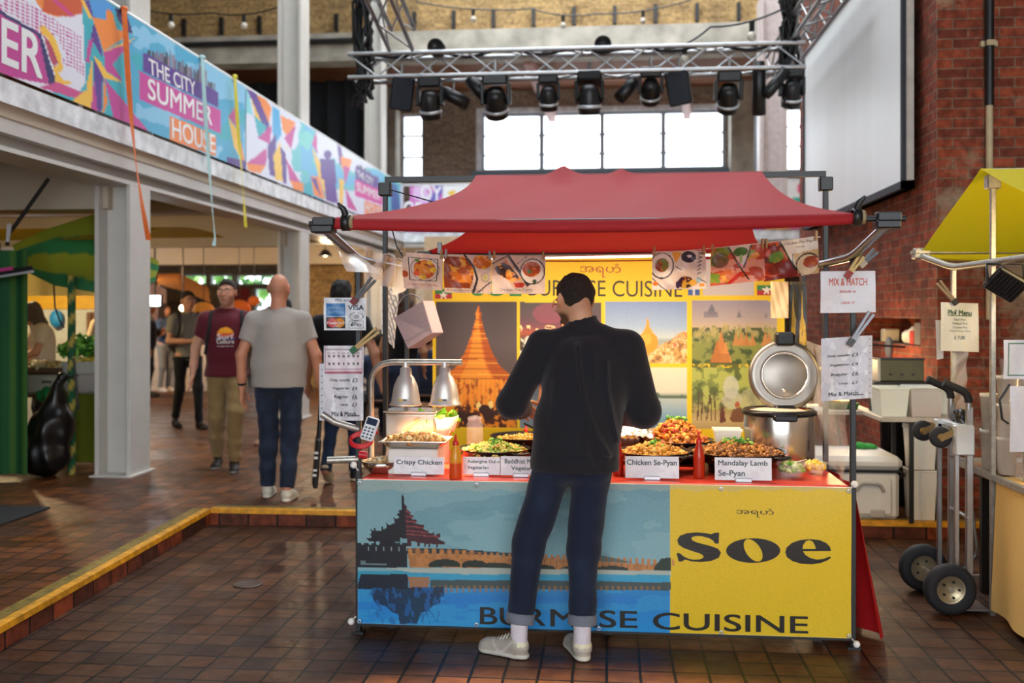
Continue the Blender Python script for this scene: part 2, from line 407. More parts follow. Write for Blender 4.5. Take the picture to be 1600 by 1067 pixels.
def sheet_obj(name, corners, nu, nv, draw, m, layout=None, bulge=None, g=1.0, parent=None, texts=(), loc=None, label=None, cat=None, group=None,
              back=None, thick=0.0, kind=None, shapes=()):
    """corners TL, TR, BR, BL in the world. layout: None -> the layout coordinates are those of the photograph's own drawing of it,
    (w, h) -> plain sheet coordinates. texts: (string, TL, TR, BL, colour, bold) in layout coordinates"""
    TL, TR, BR, BL = [np.array(p, float) for p in corners]
    u = np.linspace(0, 1, nu + 1)[None, :]; v = np.linspace(0, 1, nv + 1)[:, None]
    def P(u, v): 
        u = u[..., None]; v = v[..., None]
        return (TL * (1 - u) + TR * u) * (1 - v) + (BL * (1 - u) + BR * u) * v
    U, V = np.broadcast_arrays(u, v); Q = P(U, V)
    nrm = np.cross(TR - TL, TL - BL); nrm /= np.linalg.norm(nrm)      # towards the viewer of the print
    if layout is None:
        r = Q[..., 0] * CY_ + Q[..., 1] * SY_; d = -Q[..., 0] * SY_ + Q[..., 1] * CY_
        X = 800 + FPX * r / d; Y = HOR - FPX * (Q[..., 2] - EYE) / d
    else: X, Y = U * layout[0], V * layout[1]
    sh = Sheet(X, Y, '#ffffff', g); draw(sh)
    if bulge is not None: Q = Q + nrm * bulge(U, V)[..., None]
    mb = MB(); mb.v = [tuple(p) for p in Q.reshape(-1, 3)]; mb.c = [tuple(c) for c in np.clip(sh.a, 0, 0.92).reshape(-1, 3)]
    for j in range(nv):
        for i in range(nu):
            a = j * (nu + 1) + i; mb.f.append((a, a + nu + 1, a + nu + 2, a + 1))
    mb.m = [0] * len(mb.f); mb.sm = [bulge is not None] * len(mb.f)
    if thick > 0:   # a plain back so the sheet is not one layer
        mb.col = C(back or '#dddddd', g); w = Vector(nrm) * -(thick if bulge is None else max(thick, .014))
        n0 = len(mb.f); mb.add([Vector(q) + w for q in (TL, TR, BR, BL)], [(0, 1, 2, 3)])
        rim = [Vector(q) for q in (TL, TR, BR, BL)]
        for i in range(4): a, b = rim[i], rim[(i + 1) % 4]; mb.add([a, b, b + w, a + w], [(0, 1, 2, 3)])
    def lay(p):
        if layout is None:
            o = Vector(TL); n = Vector(nrm); d = Vector(ray(*p)); k = (o - Vector((0, 0, EYE))).dot(n) / d.dot(n)
            return Vector((0, 0, EYE)) + d * k
        q = P(np.array(p[0] / layout[0]), np.array(p[1] / layout[1])); return Vector(q)
    o0 = len(mb.v)
    for loops, col in shapes:
        pv, pf = shape_poly(loops); mb.col = C(col, g); mb.add([lay(p) + Vector(nrm) * .002 for p in pv], pf)
    for t in texts:
        s_, a, b, c_, col = t[:5]
        put_text(mb, s_, lay(a), lay(b), lay(c_), C(col, g), t[5] if len(t) > 5 else 0.0, Vector(nrm) * (0.0015 if bulge is None else .0025))
    if bulge is not None:
        ex = TR - TL; ey = BL - TL
        for k in range(o0, len(mb.v)):
                d_ = np.array(mb.v[k]) - TL; uu, vv = np.linalg.solve(np.array([[ex @ ex, ex @ ey], [ex @ ey, ey @ ey]]), np.array([d_ @ ex, d_ @ ey]))
                mb.v[k] = tuple(np.array(mb.v[k]) + nrm * float(bulge(np.array(uu), np.array(vv))))
    return mb.build(name, m, parent, loc, label, cat, group, kind, color=True)

# ------------------------------------------------------------------ smooth solids (distance fields)
def smin(a, b, k):
    if k <= 0: return np.minimum(a, b)
    h = np.clip(0.5 + 0.5 * (b - a) / k, 0, 1); return b * (1 - h) + a * h - k * h * (1 - h)
class Cone:
    def __init__(s, a, b, r1, r2, flat=None, clip0=None, clip1=False):
        s.a = np.array(a, float); s.b = np.array(b, float); s.r1, s.r2 = r1, r2; s.flat = flat; s.c0 = clip0; s.c1 = clip1
    def bb(s):
        r = max(s.r1, s.r2) * (1.0 if s.flat is None else max(1.0, 1 / min(1, s.flat[1])))
        return np.minimum(s.a, s.b) - r, np.maximum(s.a, s.b) + r
    def __call__(s, P):
        ab = s.b - s.a; L2 = ab @ ab + 1e-12; q = [P[i] - s.a[i] for i in range(3)]
        traw = (q[0] * ab[0] + q[1] * ab[1] + q[2] * ab[2]) / L2; t = np.clip(traw, 0, 1)
        d = [q[i] - t * ab[i] for i in range(3)]
        if s.flat is not None:
            ax = np.array(s.flat[0], float); ax /= np.linalg.norm(ax); k = d[0] * ax[0] + d[1] * ax[1] + d[2] * ax[2]; e = s.flat[1] - 1
            d = [d[i] + k * e * ax[i] for i in range(3)]
        D = np.sqrt(d[0] ** 2 + d[1] ** 2 + d[2] ** 2) - (s.r1 + t * (s.r2 - s.r1))
        L = math.sqrt(L2)
        if s.c1: D = np.maximum(D, (traw - 1) * L)
        if s.c0: D = np.maximum(D, -traw * L)
        return D
class Ell:
    def __init__(s, c, r, R=None): s.c = np.array(c, float); s.r = np.array(r, float); s.R = None if R is None else np.array(R)
    def bb(s): m = s.r.max() if s.R is not None else s.r; return s.c - m, s.c + m
    def __call__(s, P):
        q = [P[i] - s.c[i] for i in range(3)]
        if s.R is not None: q = [s.R[0, i] * q[0] + s.R[1, i] * q[1] + s.R[2, i] * q[2] for i in range(3)]
        k0 = np.sqrt(sum((q[i] / s.r[i]) ** 2 for i in range(3))); k1 = np.sqrt(sum((q[i] / s.r[i] ** 2) ** 2 for i in range(3))) + 1e-9
        return k0 * (k0 - 1) / k1
def solid(prims, h, cuts=(), disp=None, pad=0.03):
    """prims: (shape, k) united smoothly, or (shape, k, -1) taken away; cuts: (point, normal) keep the side against the normal"""
    los, his = zip(*[p[0].bb() for p in prims if len(p) < 3]); lo = np.min(los, 0) - pad; hi = np.max(his, 0) + pad
    n = np.ceil((hi - lo) / h).astype(int) + 1
    ax = [lo[i] + h * np.arange(n[i]) for i in range(3)]; F = np.full(n, 0.5)
    for p in prims:
        S, k = p[0], p[1]; a, b = S.bb(); m = k + 2.5 * h
        i0 = np.maximum(0, np.floor((a - m - lo) / h).astype(int)); i1 = np.minimum(n, np.ceil((b + m - lo) / h).astype(int) + 1)
        sl = tuple(slice(i0[i], i1[i]) for i in range(3))
        P = [ax[0][sl[0]][:, None, None], ax[1][sl[1]][None, :, None], ax[2][sl[2]][None, None, :]]
        d = S(P)
        F[sl] = -smin(-F[sl], d, k) if len(p) == 3 else smin(F[sl], d, k)
    P = [ax[0][:, None, None], ax[1][None, :, None], ax[2][None, None, :]]
    if disp is not None: F = F + disp(P)
    for cu in cuts:
        if callable(cu): F = np.maximum(F, cu(P)); continue
        c, nn = cu
        F = np.maximum(F, sum((P[i] - c[i]) * nn[i] for i in range(3)))
    return nets(F, lo, h)
def nets(F, lo, h):
    S = F < 0; nx, ny, nz = F.shape
    cnt = np.zeros((nx - 1, ny - 1, nz - 1), np.int8); pos = np.zeros((nx - 1, ny - 1, nz - 1, 3)); 
    cs = [(i, j, k) for i in (0, 1) for j in (0, 1) for k in (0, 1)]
    inside = sum(S[i:nx - 1 + i, j:ny - 1 + j, k:nz - 1 + k].astype(np.int8) for i, j, k in cs)
    act = (inside > 0) & (inside < 8); I = np.argwhere(act)
    if len(I) == 0: return [], []
    acc = np.zeros((len(I), 3)); w = np.zeros(len(I))
    edges = [(a, b) for a in cs for b in cs if a < b and sum(abs(a[q] - b[q]) for q in range(3)) == 1]
    for a, b in edges:
        fa = F[I[:, 0] + a[0], I[:, 1] + a[1], I[:, 2] + a[2]]; fb = F[I[:, 0] + b[0], I[:, 1] + b[1], I[:, 2] + b[2]]
        m = (fa < 0) != (fb < 0); t = np.where(m, fa / np.where(m, fa - fb, 1), 0)
        p = np.array(a)[None] + t[:, None] * (np.array(b) - np.array(a))[None]; acc += p * m[:, None]; w += m
    V = lo + (I + acc / w[:, None]) * h
    idx = np.full(act.shape, -1, np.int64); idx[act] = np.arange(len(I)); Q = []
    for ax in range(3):
        o1, o2 = [q for q in range(3) if q != ax]
        sa = [slice(1, -1)] * 3; sa[ax] = slice(0, -1); sb = [slice(1, -1)] * 3; sb[ax] = slice(1, None)
        A = S[tuple(sa)]; B = S[tuple(sb)]; E = np.argwhere(A != B)
        if len(E) == 0: continue
        flip = A[E[:, 0], E[:, 1], E[:, 2]]; g = E.copy(); g[:, o1] += 1; g[:, o2] += 1
        def at(d1, d2): q = g.copy(); q[:, o1] += d1; q[:, o2] += d2; return idx[q[:, 0], q[:, 1], q[:, 2]]
        a, b, c, d = at(-1, -1), at(0, -1), at(0, 0), at(-1, 0)
        f = np.stack([a, b, c, d], 1); r = f[:, ::-1]; pos_ = flip if ax != 1 else ~flip
        f = np.where(pos_[:, None], f, r); Q.append(f[(f >= 0).all(1)])
    return V, np.concatenate(Q)
def solid_obj(name, VF, m, parent=None, loc=None, col=None, label=None, cat=None, group=None, kind=None, local=False, smooth=2):
    V, Q = VF; V = np.array(V, float)
    if smooth:   # relax the grid stepping
        for _ in range(smooth):
            S = np.zeros_like(V); n = np.zeros(len(V))
            for a, b in ((0, 1), (1, 2), (2, 3), (3, 0)):
                for p, q in ((a, b), (b, a)): np.add.at(S, Q[:, p], V[Q[:, q]]); np.add.at(n, Q[:, p], 1)
            V = V * 0.5 + S / np.maximum(n, 1)[:, None] * 0.5
    me = bpy.data.meshes.new(name)
    org = np.zeros(3) if local else np.array(ORG.get(parent.name, Vector()) if parent is not None else (loc or (0, 0, 0)))
    me.vertices.add(len(V)); me.vertices.foreach_set('co', (V - org).astype(np.float32).ravel())
    me.loops.add(Q.size); me.loops.foreach_set('vertex_index', Q.astype(np.int32).ravel())
    me.polygons.add(len(Q)); me.polygons.foreach_set('loop_start', np.arange(0, Q.size, 4, dtype=np.int32)); 
    me.update(calc_edges=True); me.validate()
    me.polygons.foreach_set('use_smooth', [True] * len(me.polygons))
    if col is not None:
        ca = me.color_attributes.new('Col', 'FLOAT_COLOR', 'POINT'); a = np.ones((len(V), 4), np.float32); a[:, :3] = col(V) if callable(col) else np.array(col)
        ca.data.foreach_set('color', a.ravel())
    me.materials.append(m)
    o = bpy.data.objects.new(name, me); COL.objects.link(o)
    if parent is not None: o.parent = parent
    elif not local: o.location = org
    ORG[o.name] = Vector(org)
    return T(o, label, cat, group, kind)
# ------------------------------------------------------------------ the building
TILE = dict(axis='xy', bw=0.15, rh=0.15, ms=0.007, offset=0.0, bump=0.7)
m_floor = brick_mat('quarry_tile', C('#573620'), C('#362116'), C('#060403'), rough=(0.3, 0.55), dark=0.65, spec=0.3,
                    blotch=C('#241a15'), bamt=0.2, bscale=0.8, blo=0.5, **TILE)
m_floor2 = brick_mat('quarry_tile_red', C('#75421f'), C('#452817'), C('#0a0604'), rough=(0.3, 0.55), dark=0.6, spec=0.4,
                     blotch=C('#2c1e18'), bamt=0.12, bscale=0.7, blo=0.5, **TILE)
RIS = dict(bw=0.225, rh=0.5, ms=0.008, offset=0.0, rough=(0.4, 0.7), dark=0.4, bump=0.6)
m_risx = brick_mat('riser_tile_x', C('#8a3f22'), C('#3a231b'), C('#150d0a'), axis='yz', **RIS)
m_risy = brick_mat('riser_tile_y', C('#8a3f22'), C('#3a231b'), C('#150d0a'), axis='xz', **RIS)
BR_RED = (C('#9c4a30'), C('#6f3424'), C('#80634f'))
m_brx = brick_mat('red_brick_side', *BR_RED, axis='yz', bump=0.8, blotch=C('#4a2f26'), bamt=0.6)
m_bry = brick_mat('red_brick_face', *BR_RED, axis='xz', bump=0.8, blotch=C('#a8977f'), bamt=0.8, bscale=0.75, blo=0.51)
BR_YEL = (C('#bd9a63'), C('#9d7c50'), C('#a89573'))
m_yely = brick_mat('stock_brick_face', *BR_YEL, axis='xz', blotch=C('#5c4a35'), bamt=0.5)
m_yelx = brick_mat('stock_brick_side', *BR_YEL, axis='yz', blotch=C('#5c4a35'), bamt=0.5)
m_brn = brick_mat('brown_brick_face', C('#a3907c'), C('#8a7664'), C('#998d7e'), axis='xz')
m_steel_paint = mat('cream_grey_paint', C('#c9c6bf'), 0.45, var=0.05, scale=3, bump=0.05)
m_soffit = mat('cream_soffit', C('#bfb29c'), 0.7, var=0.06, scale=2)
m_white_worn = mat('worn_white_paint', C('#dfe3e6'), 0.55, var=0.25, scale=7, bump=0.2)
m_concrete = mat('grey_concrete', C('#aaa497'), 0.85, var=0.3, scale=2.5, bump=0.3, bscale=12)
m_plaster = mat('grey_plaster', C('#9a948c'), 0.85, var=0.15, scale=2)
m_yellow_paint = mat('yellow_floor_paint', C('#c98c0e'), 0.5, var=0.35, scale=16, bump=0.3)
m_yellow_worn = mat('worn_yellow_floor_paint', C('#75601c'), 0.6, var=0.5, scale=22, bump=0.3)
m_frame = mat('window_frame_paint', C('#a9b4bf'), 0.5, var=0.05)
m_pane = clear_mat('window_glass', (0.9, 0.95, 1.0), 0.06, 0.02)
m_wood = mat('orange_ceiling_board', C('#8a5636'), 0.7, var=0.3, scale=3, stretch=(0.3, 4, 4))
m_black = mat('black_powder_coat', C('#17181a'), 0.45, var=0.1)
m_dark = mat('dark_cloth', C('#0d0f14'), 0.9, var=0.2)

def S(o): o['kind'] = 'structure'; return o
def slab(name, lo, hi, m): return S(MB().box(lo, hi).build(name, m, loc=lo))
def holed(lo, hi, holes, axis):
    """wall with rectangular openings; axis 1: wall in x-z, axis 0: wall in y-z. holes (a0, z0, a1, z1)"""
    mb = MB(); o = 1 - axis
    A = sorted({lo[o], hi[o], *[h[0] for h in holes], *[h[2] for h in holes]}); Z = sorted({lo[2], hi[2], *[h[1] for h in holes], *[h[3] for h in holes]})
    A = [a for a in A if lo[o] <= a <= hi[o]]; Z = [z for z in Z if lo[2] <= z <= hi[2]]
    for i in range(len(A) - 1):
        run = None
        for j in range(len(Z) - 1):
            ca, cz = (A[i] + A[i + 1]) / 2, (Z[j] + Z[j + 1]) / 2
            if any(h[0] < ca < h[2] and h[1] < cz < h[3] for h in holes):
                if run: mb.box(*run); run = None
                continue
            l = [0, 0, Z[j]]; h_ = [0, 0, Z[j + 1]]
            l[o], h_[o] = A[i], A[i + 1]; l[axis], h_[axis] = lo[axis], hi[axis]
            if run: run = (run[0], h_)
            else: run = (l, h_)
        if run: mb.box(*run)
    return mb

# floors
slab('floor', (-3.4, -6, -0.2), (9, 7.6, 0), m_floor)
SX = lambda y: -2.86 - (y - 4.45) * 0.05            # the step runs very slightly askew
mb = MB()
sA, sB = (SX(-6), -6), (SX(7.3), 7.3)
mb.add([(-14, -6, -.1), (*sA, -.1), (*sB, -.1), (-14, 7.3, -.1), (-14, -6, .12), (*sA, .12), (*sB, .12), (-14, 7.3, .12)], [(4, 5, 6, 7)])
mb.mi = 1; mb.add([mb.v[1], mb.v[2], mb.v[6], mb.v[5]], [(0, 1, 2, 3)])
mb.mi = 0; mb.add([(-14, 7.3, .12), (*sB, .12), (12, 7.3, .12), (12, 25, .12), (-14, 25, .12)], [(0, 1, 2, 3, 4)])
mb.mi = 2; mb.add([(*sB, -.1), (12, 7.3, -.1), (12, 7.3, .12), (*sB, .12)], [(0, 1, 2, 3)])
S(mb.build('floor_upper', [m_floor2, m_risx, m_risy], loc=(-3, 7.3, .12)))
def nosing(name, a, b, nx, ny):
    mb = MB(); a, b = Vector((*a, 0)), Vector((*b, 0)); n = Vector((nx, ny, 0))
    pr = lambda w, z: [p + n * w + Vector((0, 0, z)) for p in (a, b)]
    P = [pr(-.13, .1205), pr(-.13, .124), pr(-.045, .126), pr(0.004, .122), pr(0.006, .09), pr(0, .088)]
    for i in range(len(P) - 1):
        mb.mi = 1 if i < 2 else 0
        mb.add([P[i][0], P[i][1], P[i + 1][1], P[i + 1][0]], [(0, 1, 2, 3)])
    return S(mb.build(name, [m_yellow_paint, m_yellow_worn], loc=(a.x, a.y, .12)))
d = Vector((sB[0] - sA[0], sB[1] - sA[1], 0)).normalized()
nosing('trim_1', sA, sB, d.y, -d.x)
nosing('trim_2', (sB[0] - .0, 7.3), (3.2, 7.3), 0, -1)

# left gallery: slab, edge, channel, beams
slab('balcony', (-13, -5, 3.0), (-4.27, 24, 3.2), m_soffit)
slab('balcony_trim', (-4.34, -5, 3.09), (-4.235, 20.5, 3.262), m_white_worn)
mb = MB().box((-4.36, -5, 2.89), (-4.28, 20.5, 3.088)); S(mb.build('balcony_beam', m_steel_paint, loc=(-4.3, 5, 2.9)))
mb = MB().box((-4.52, -5, 2.8), (-4.42, 24, 3.0)); mb.box((-4.64, -5, 2.765), (-4.3, 24, 2.8)); S(mb.build('balcony_beam', m_steel_paint, loc=(-4.5, 5, 2.77)))
for y in (3.8, 6.3, 8.83, 11.35, 13.86, 16.4, 18.9, 21.2):
    w = 0.12; big = y in (3.8, 8.83, 13.86, 18.9)
    slab('balcony_beam', (-13, y - w, 2.56 if big else 2.78), (-4.55, y + w, 2.998), m_soffit)
slab('balcony_back', (-4.27, 20.5, 3.0), (9, 24, 3.2), m_soffit)
slab('balcony_trim', (-4.23, 20.42, 3.09), (9, 20.5, 3.30), m_white_worn)
slab('balcony_beam', (-4.25, 20.46, 2.6), (9, 20.6, 3.088), m_steel_paint)
def pillar(x, y, z0, z1):
    mb = MB()
    for sx in (-1, 1): mb.box((x + sx * .15 - .02, y - .2, z0), (x + sx * .15 + .02, y + .2, z1), bev=.004)
    mb.box((x - .14, y - .03, z0), (x + .14, y + .03, z1))
    mb.box((x - .2, y - .24, z0), (x + .2, y + .24, z0 + .015))
    return S(mb.build('pillar', m_steel_paint, loc=(x, y, z0)))
for y in (3.8, 8.83, 13.86, 18.9):
    pillar(-4.47, y, .12, 2.765); pillar(-4.47, y, 3.2, 10.8)
# gallery railing
for nm, a, b in (('railing_left', (-4.285, -5), (-4.285, 20.5)), ('railing_back', (-4.285, 20.52), (9, 20.52))):
    mb = MB(); A, B = Vector((*a, 0)), Vector((*b, 0)); L = (B - A).length; n = int(L / 1.25)
    mb.tube([A + Vector((0, 0, 4.285)), B + Vector((0, 0, 4.285))], .024, 8)
    for i in range(n + 1):
        p = A.lerp(B, i / n); mb.tube([p + Vector((0, 0, 3.2)), p + Vector((0, 0, 4.28))], .018, 6)
    S(mb.build(nm, mat('white_rail', C('#e6e9ea'), 0.35, var=0.03), loc=(*a, 3.2)))

# the window wall and the upper wall over the back gallery
YB = 24.0
px = lambda x, y: (atY(x, y, YB).x, atY(x, y, YB).z)
def hole(x0, y0, x1, y1): a = px(x0, y1); b = px(x1, y0); return (a[0], a[1], b[0], b[1])
H_MAIN = hole(752, 170, 1134, 268); H_L = hole(627, 178, 661, 281); H_R1 = hole(1178, 160, 1192, 268); H_R2 = hole(1220, 165, 1300, 268)
xl = lambda x: (x - 950) / FPX * YB
H_F1 = hole(262, 428, 322, 446); H_F2 = hole(326, 428, 363, 446); H_F3 = hole(367, 428, 455, 446); H_F4 = hole(396, 449, 456, 508)
holes = [H_MAIN, H_L, H_R1, H_R2, H_F1, H_F2, H_F3, H_F4]
mb = holed((-14, YB, 0), (12, YB + .35, 11), holes, 1); S(mb.build('wall_back', m_brn, loc=(0, YB, 0)))
def win(name, h, nx, nz, w=.07, tw=.025, y=YB):
    x0, z0, x1, z1 = h; mb = MB(); d0, d1 = y + .08, y + .2
    for x in (x0 + w / 2, x1 - w / 2): mb.box((x - w / 2, d0, z0), (x + w / 2, d1, z1))
    for z in (z0 + w / 2, z1 - w / 2): mb.box((x0 + w, d0 + .01, z - w / 2), (x1 - w, d1 - .01, z + w / 2))
    for i in range(1, nx): x = x0 + (x1 - x0) * i / nx; mb.box((x - w * .8, d0, z0 + w), (x + w * .8, d1, z1 - w))
    for k in nz: z = z0 + (z1 - z0) * k; mb.box((x0 + w, d0 + .02, z - tw), (x1 - w, d1 - .03, z + tw))
    o = S(mb.build(name, m_frame, loc=(x0, y, z0)))
    S(MB().box((x0 + .01, d0 + .05, z0 + .01), (x1 - .01, d0 + .056, z1 - .01)).build('window_pane', m_pane, parent=o)); return o
win('window_1', H_MAIN, 4, (0.29, 0.62)); win('window_2', H_L, 1, (0.35, 0.68), .05, .03); win('window_3', H_R1, 1, (0.35,), .04); win('window_4', H_R2, 1, (0.4, 0.7))
for k, h in enumerate((H_F1, H_F2, H_F3)): win('window_%d' % (5 + k), h, 1, (), .05)
win('window_8', H_F4, 2, (0.5,), .05)
slab('window_sill', (H_MAIN[0] - .2, YB - .25, H_MAIN[1] - .22), (H_MAIN[2] + .2, YB + .05, H_MAIN[1] - .02), mat('blue_grey_sill', C('#5d6b78'), 0.5))
for h in (H_MAIN, H_R2): slab('window_trim', (h[0] - .12, YB - .03, h[1]), (h[0], YB + .05, h[3] + .12), m_white_worn); slab('window_trim', (h[0], YB - .03, h[3]), (h[2] + .12, YB + .05, h[3] + .12), m_white_worn)
# concrete pilasters in front of the window wall
for x0, x1 in ((590, 622), (1134, 1178)):
    slab('pillar_back', (xl(x0), YB - .55, 3.2), (xl(x1), YB, 7.1), m_concrete)
slab('wall_upper', (-14, 20.5, 7.46), (12, 20.9, 11), m_yely)
mb = MB().box((-14, 20.35, 6.9), (12, 20.95, 7.46)); mb.box((-14, 20.28, 6.86), (12, 20.4, 6.95)); S(mb.build('beam_upper', m_concrete, loc=(0, 20.4, 6.9)))
mb = MB()
for i in range(13): y = 21.1 + i * .24; mb.box((-14, y, 7.0), (12, y + .15, 7.05))
S(mb.build('ceiling_slats', m_wood, loc=(0, 22, 7)))
slab('ceiling_back', (-14, 20.9, 7.12), (12, YB, 7.2), mat('dark_boarding', C('#4a372b'), 0.8))
m_pink = mat('faded_pink_steel', C('#b98a80'), 0.5, var=0.2)
for x in (330, 825, 1065): 
    p = atY(x, 95, 20.9); MB().bar((p.x, 20.9, 6.95), (p.x + .35, 23.9, 6.3), .18, .22).build('beam_brace', m_pink, loc=p, kind='structure')
mb = MB()   # iron hooks and the black pipe along the upper wall
for i in range(-14, 12): mb.box((i * .83 + .1, 20.4, 7.52), (i * .83 + .17, 20.5, 7.88))
S(mb.build('wall_bracket_trim', m_black, loc=(0, 20.4, 7.5)))
S(MB().tube([(-12, 20.3, 7.28), (-4.9, 20.3, 7.28)], .06, 8).build('wall_pipe_trim', m_black, loc=(-8, 20.3, 7.3)))
# riveted iron stanchion and its drain pipe
pz = atY(1206, 200, 18.2)
mb = MB().box((pz.x - .19, 18.1, 3.2), (pz.x + .19, 18.3, 7.2)); mb.box((pz.x - .24, 18.0, 3.2), (pz.x - .17, 18.4, 7.2)); mb.box((pz.x + .17, 18.0, 3.2), (pz.x + .24, 18.4, 7.2))
for i in range(28):
    for sx in (-1, 1): mb.ball((pz.x + sx * .09, 18.1, 3.4 + i * .13), .016, 5)
S(mb.build('pillar_riveted', mat('pinkish_white_iron', C('#c9bcb8'), 0.45, var=0.1), loc=(pz.x, 18.2, 3.2)))
S(MB().tube([atY(1184, 120, 19), atY(1184, 330, 19)], .06, 10).build('wall_pipe_trim', mat('slate_pipe', C('#4b5966'), 0.4), loc=atY(1184, 200, 19)))

# red brick pier on the right, with the shelf hole in its side
XR = 2.47; YP = 7.8
nz = [atX(1440, 497, XR), atX(1350, 541, XR)]
NY0, NY1, NZ0, NZ1 = nz[0].y + .02, nz[1].y, 1.34, 1.56
mb = holed((XR, YP, 0), (XR + .3, 13.2, 11), [(NY0, NZ0, NY1, NZ1)], 0); S(mb.build('wall_right', m_brx, loc=(XR, YP, 0)))
slab('wall_right_core', (XR + .3, YP + .01, 0), (6, 13.2, 11), m_brx)
slab('wall_right_face', (XR, YP - .02, 0), (9, YP, 11), m_bry)
slab('wall_far_right', (6, 13.2, 0), (6.4, YB, 11), m_yelx)
# rest of the shell: side walls, the street end behind the viewer, the roof with its long skylight
slab('wall_left', (-14.3, -6, 0), (-14, YB, 11), m_yelx)
slab('wall_right_near', (9, -6, 0), (9.3, YP, 11), m_brx)
mb = holed((-14, -6.3, 0), (9, -6, 11), [(-4.6, .8, 5.6, 6.0)], 1); S(mb.build('wall_front', m_bry, loc=(0, -6, 0)))
mb = MB()
for lo, hi in (((-14.3, -6.3), (-4, YB + .3)), ((4, -6.3), (12, YB + .3)), ((-4, -6.3), (4, 6.5)), ((-4, 20.3), (4, YB + .3))): mb.box((*lo, 11), (*hi, 11.25))
S(mb.build('ceiling', mat('roof_boards', C('#5b5048'), 0.8), loc=(0, 8, 11)))
# doorway and warm wall under the gallery
slab('wall_partition', (-6.2, 19.5, .12), (-5.05, 19.7, 2.99), m_yely)
slab('door_trim', (-3.35, 17.2, .12), (-3.2, 17.4, 2.7), mat('cream_frame', C('#d3bfa0'), 0.6))
slab('wall_partition', (-3.2, 17.2, .12), (-1.6, 17.4, 2.95), mat('cream_wall', C('#c8ad8a'), 0.7))
slab('wall_partition', (-5.0, 19.9, .12), (-3.4, 20.1, 2.95), mat('tan_wall', C('#8a6d50'), 0.7))
T(MB().lathe([(0, .0), (.085, .0), (.085, .006), (.07, .008), (.06, .005), (.0, .005)], (-2.115, 5.7, 0)).build('floor_drain', mat('brown_iron', C('#3a2b24'), 0.5), loc=(-2.115, 5.7, 0)),
  'round dark drain cover let into the lower tiled floor', 'drain')
mb = MB().box((-5.3, 6.55, .12), (-4.22, 7.2, .135), bev=.004)
mb.build('black_slab', mat('dull_black', C('#07080a'), 0.8), loc=(-4.6, 6.8, .12), label='thin black slab on the tiles near the black bin bag', cat='mat')  # thin flat black slab lying on the tiles
# ------------------------------------------------------------------ banners, ribbons and curtain of the gallery
m_vinyl = attr_mat('printed_vinyl', 0.42, 0.05)
m_paper = attr_mat('printed_paper', 0.35, 0.0, spec=0.5, translucent=0.12)
XB = -4.225
seam = atX(384, 262, XB).y
q2 = lambda x, y: (350 + x / 2.667, y / 2.667)
q1 = lambda x, y: (x / 2.667, y / 2.667)
TEAL, PINK, PUR, ORA, YEL, WHI, NAVY = '#34a4b4', '#b83f8e', '#553488', '#e28338', '#edb745', '#d6d9e4', '#2a2f66'
def graffiti(s, f, n, seed, x0, x1):
    """angular shards of colour, f maps (along, up) 0..1 to layout"""
    r = random.Random(seed)
    for i in range(n):
        u = x0 + (x1 - x0) * r.random(); v = r.random(); a = r.uniform(0, 6.28); L = r.uniform(.2, .6); w = r.uniform(.05, .14)
        p = (u, v); tip = (u + math.cos(a) * L * (x1 - x0) * .5, v + math.sin(a) * L); b = (u - math.sin(a) * w * (x1 - x0) * .5, v + math.cos(a) * w)
        s.poly([f(*p), f(*tip), f(*b)], r.choice([PINK, PUR, ORA, YEL, TEAL, YEL, ORA]))
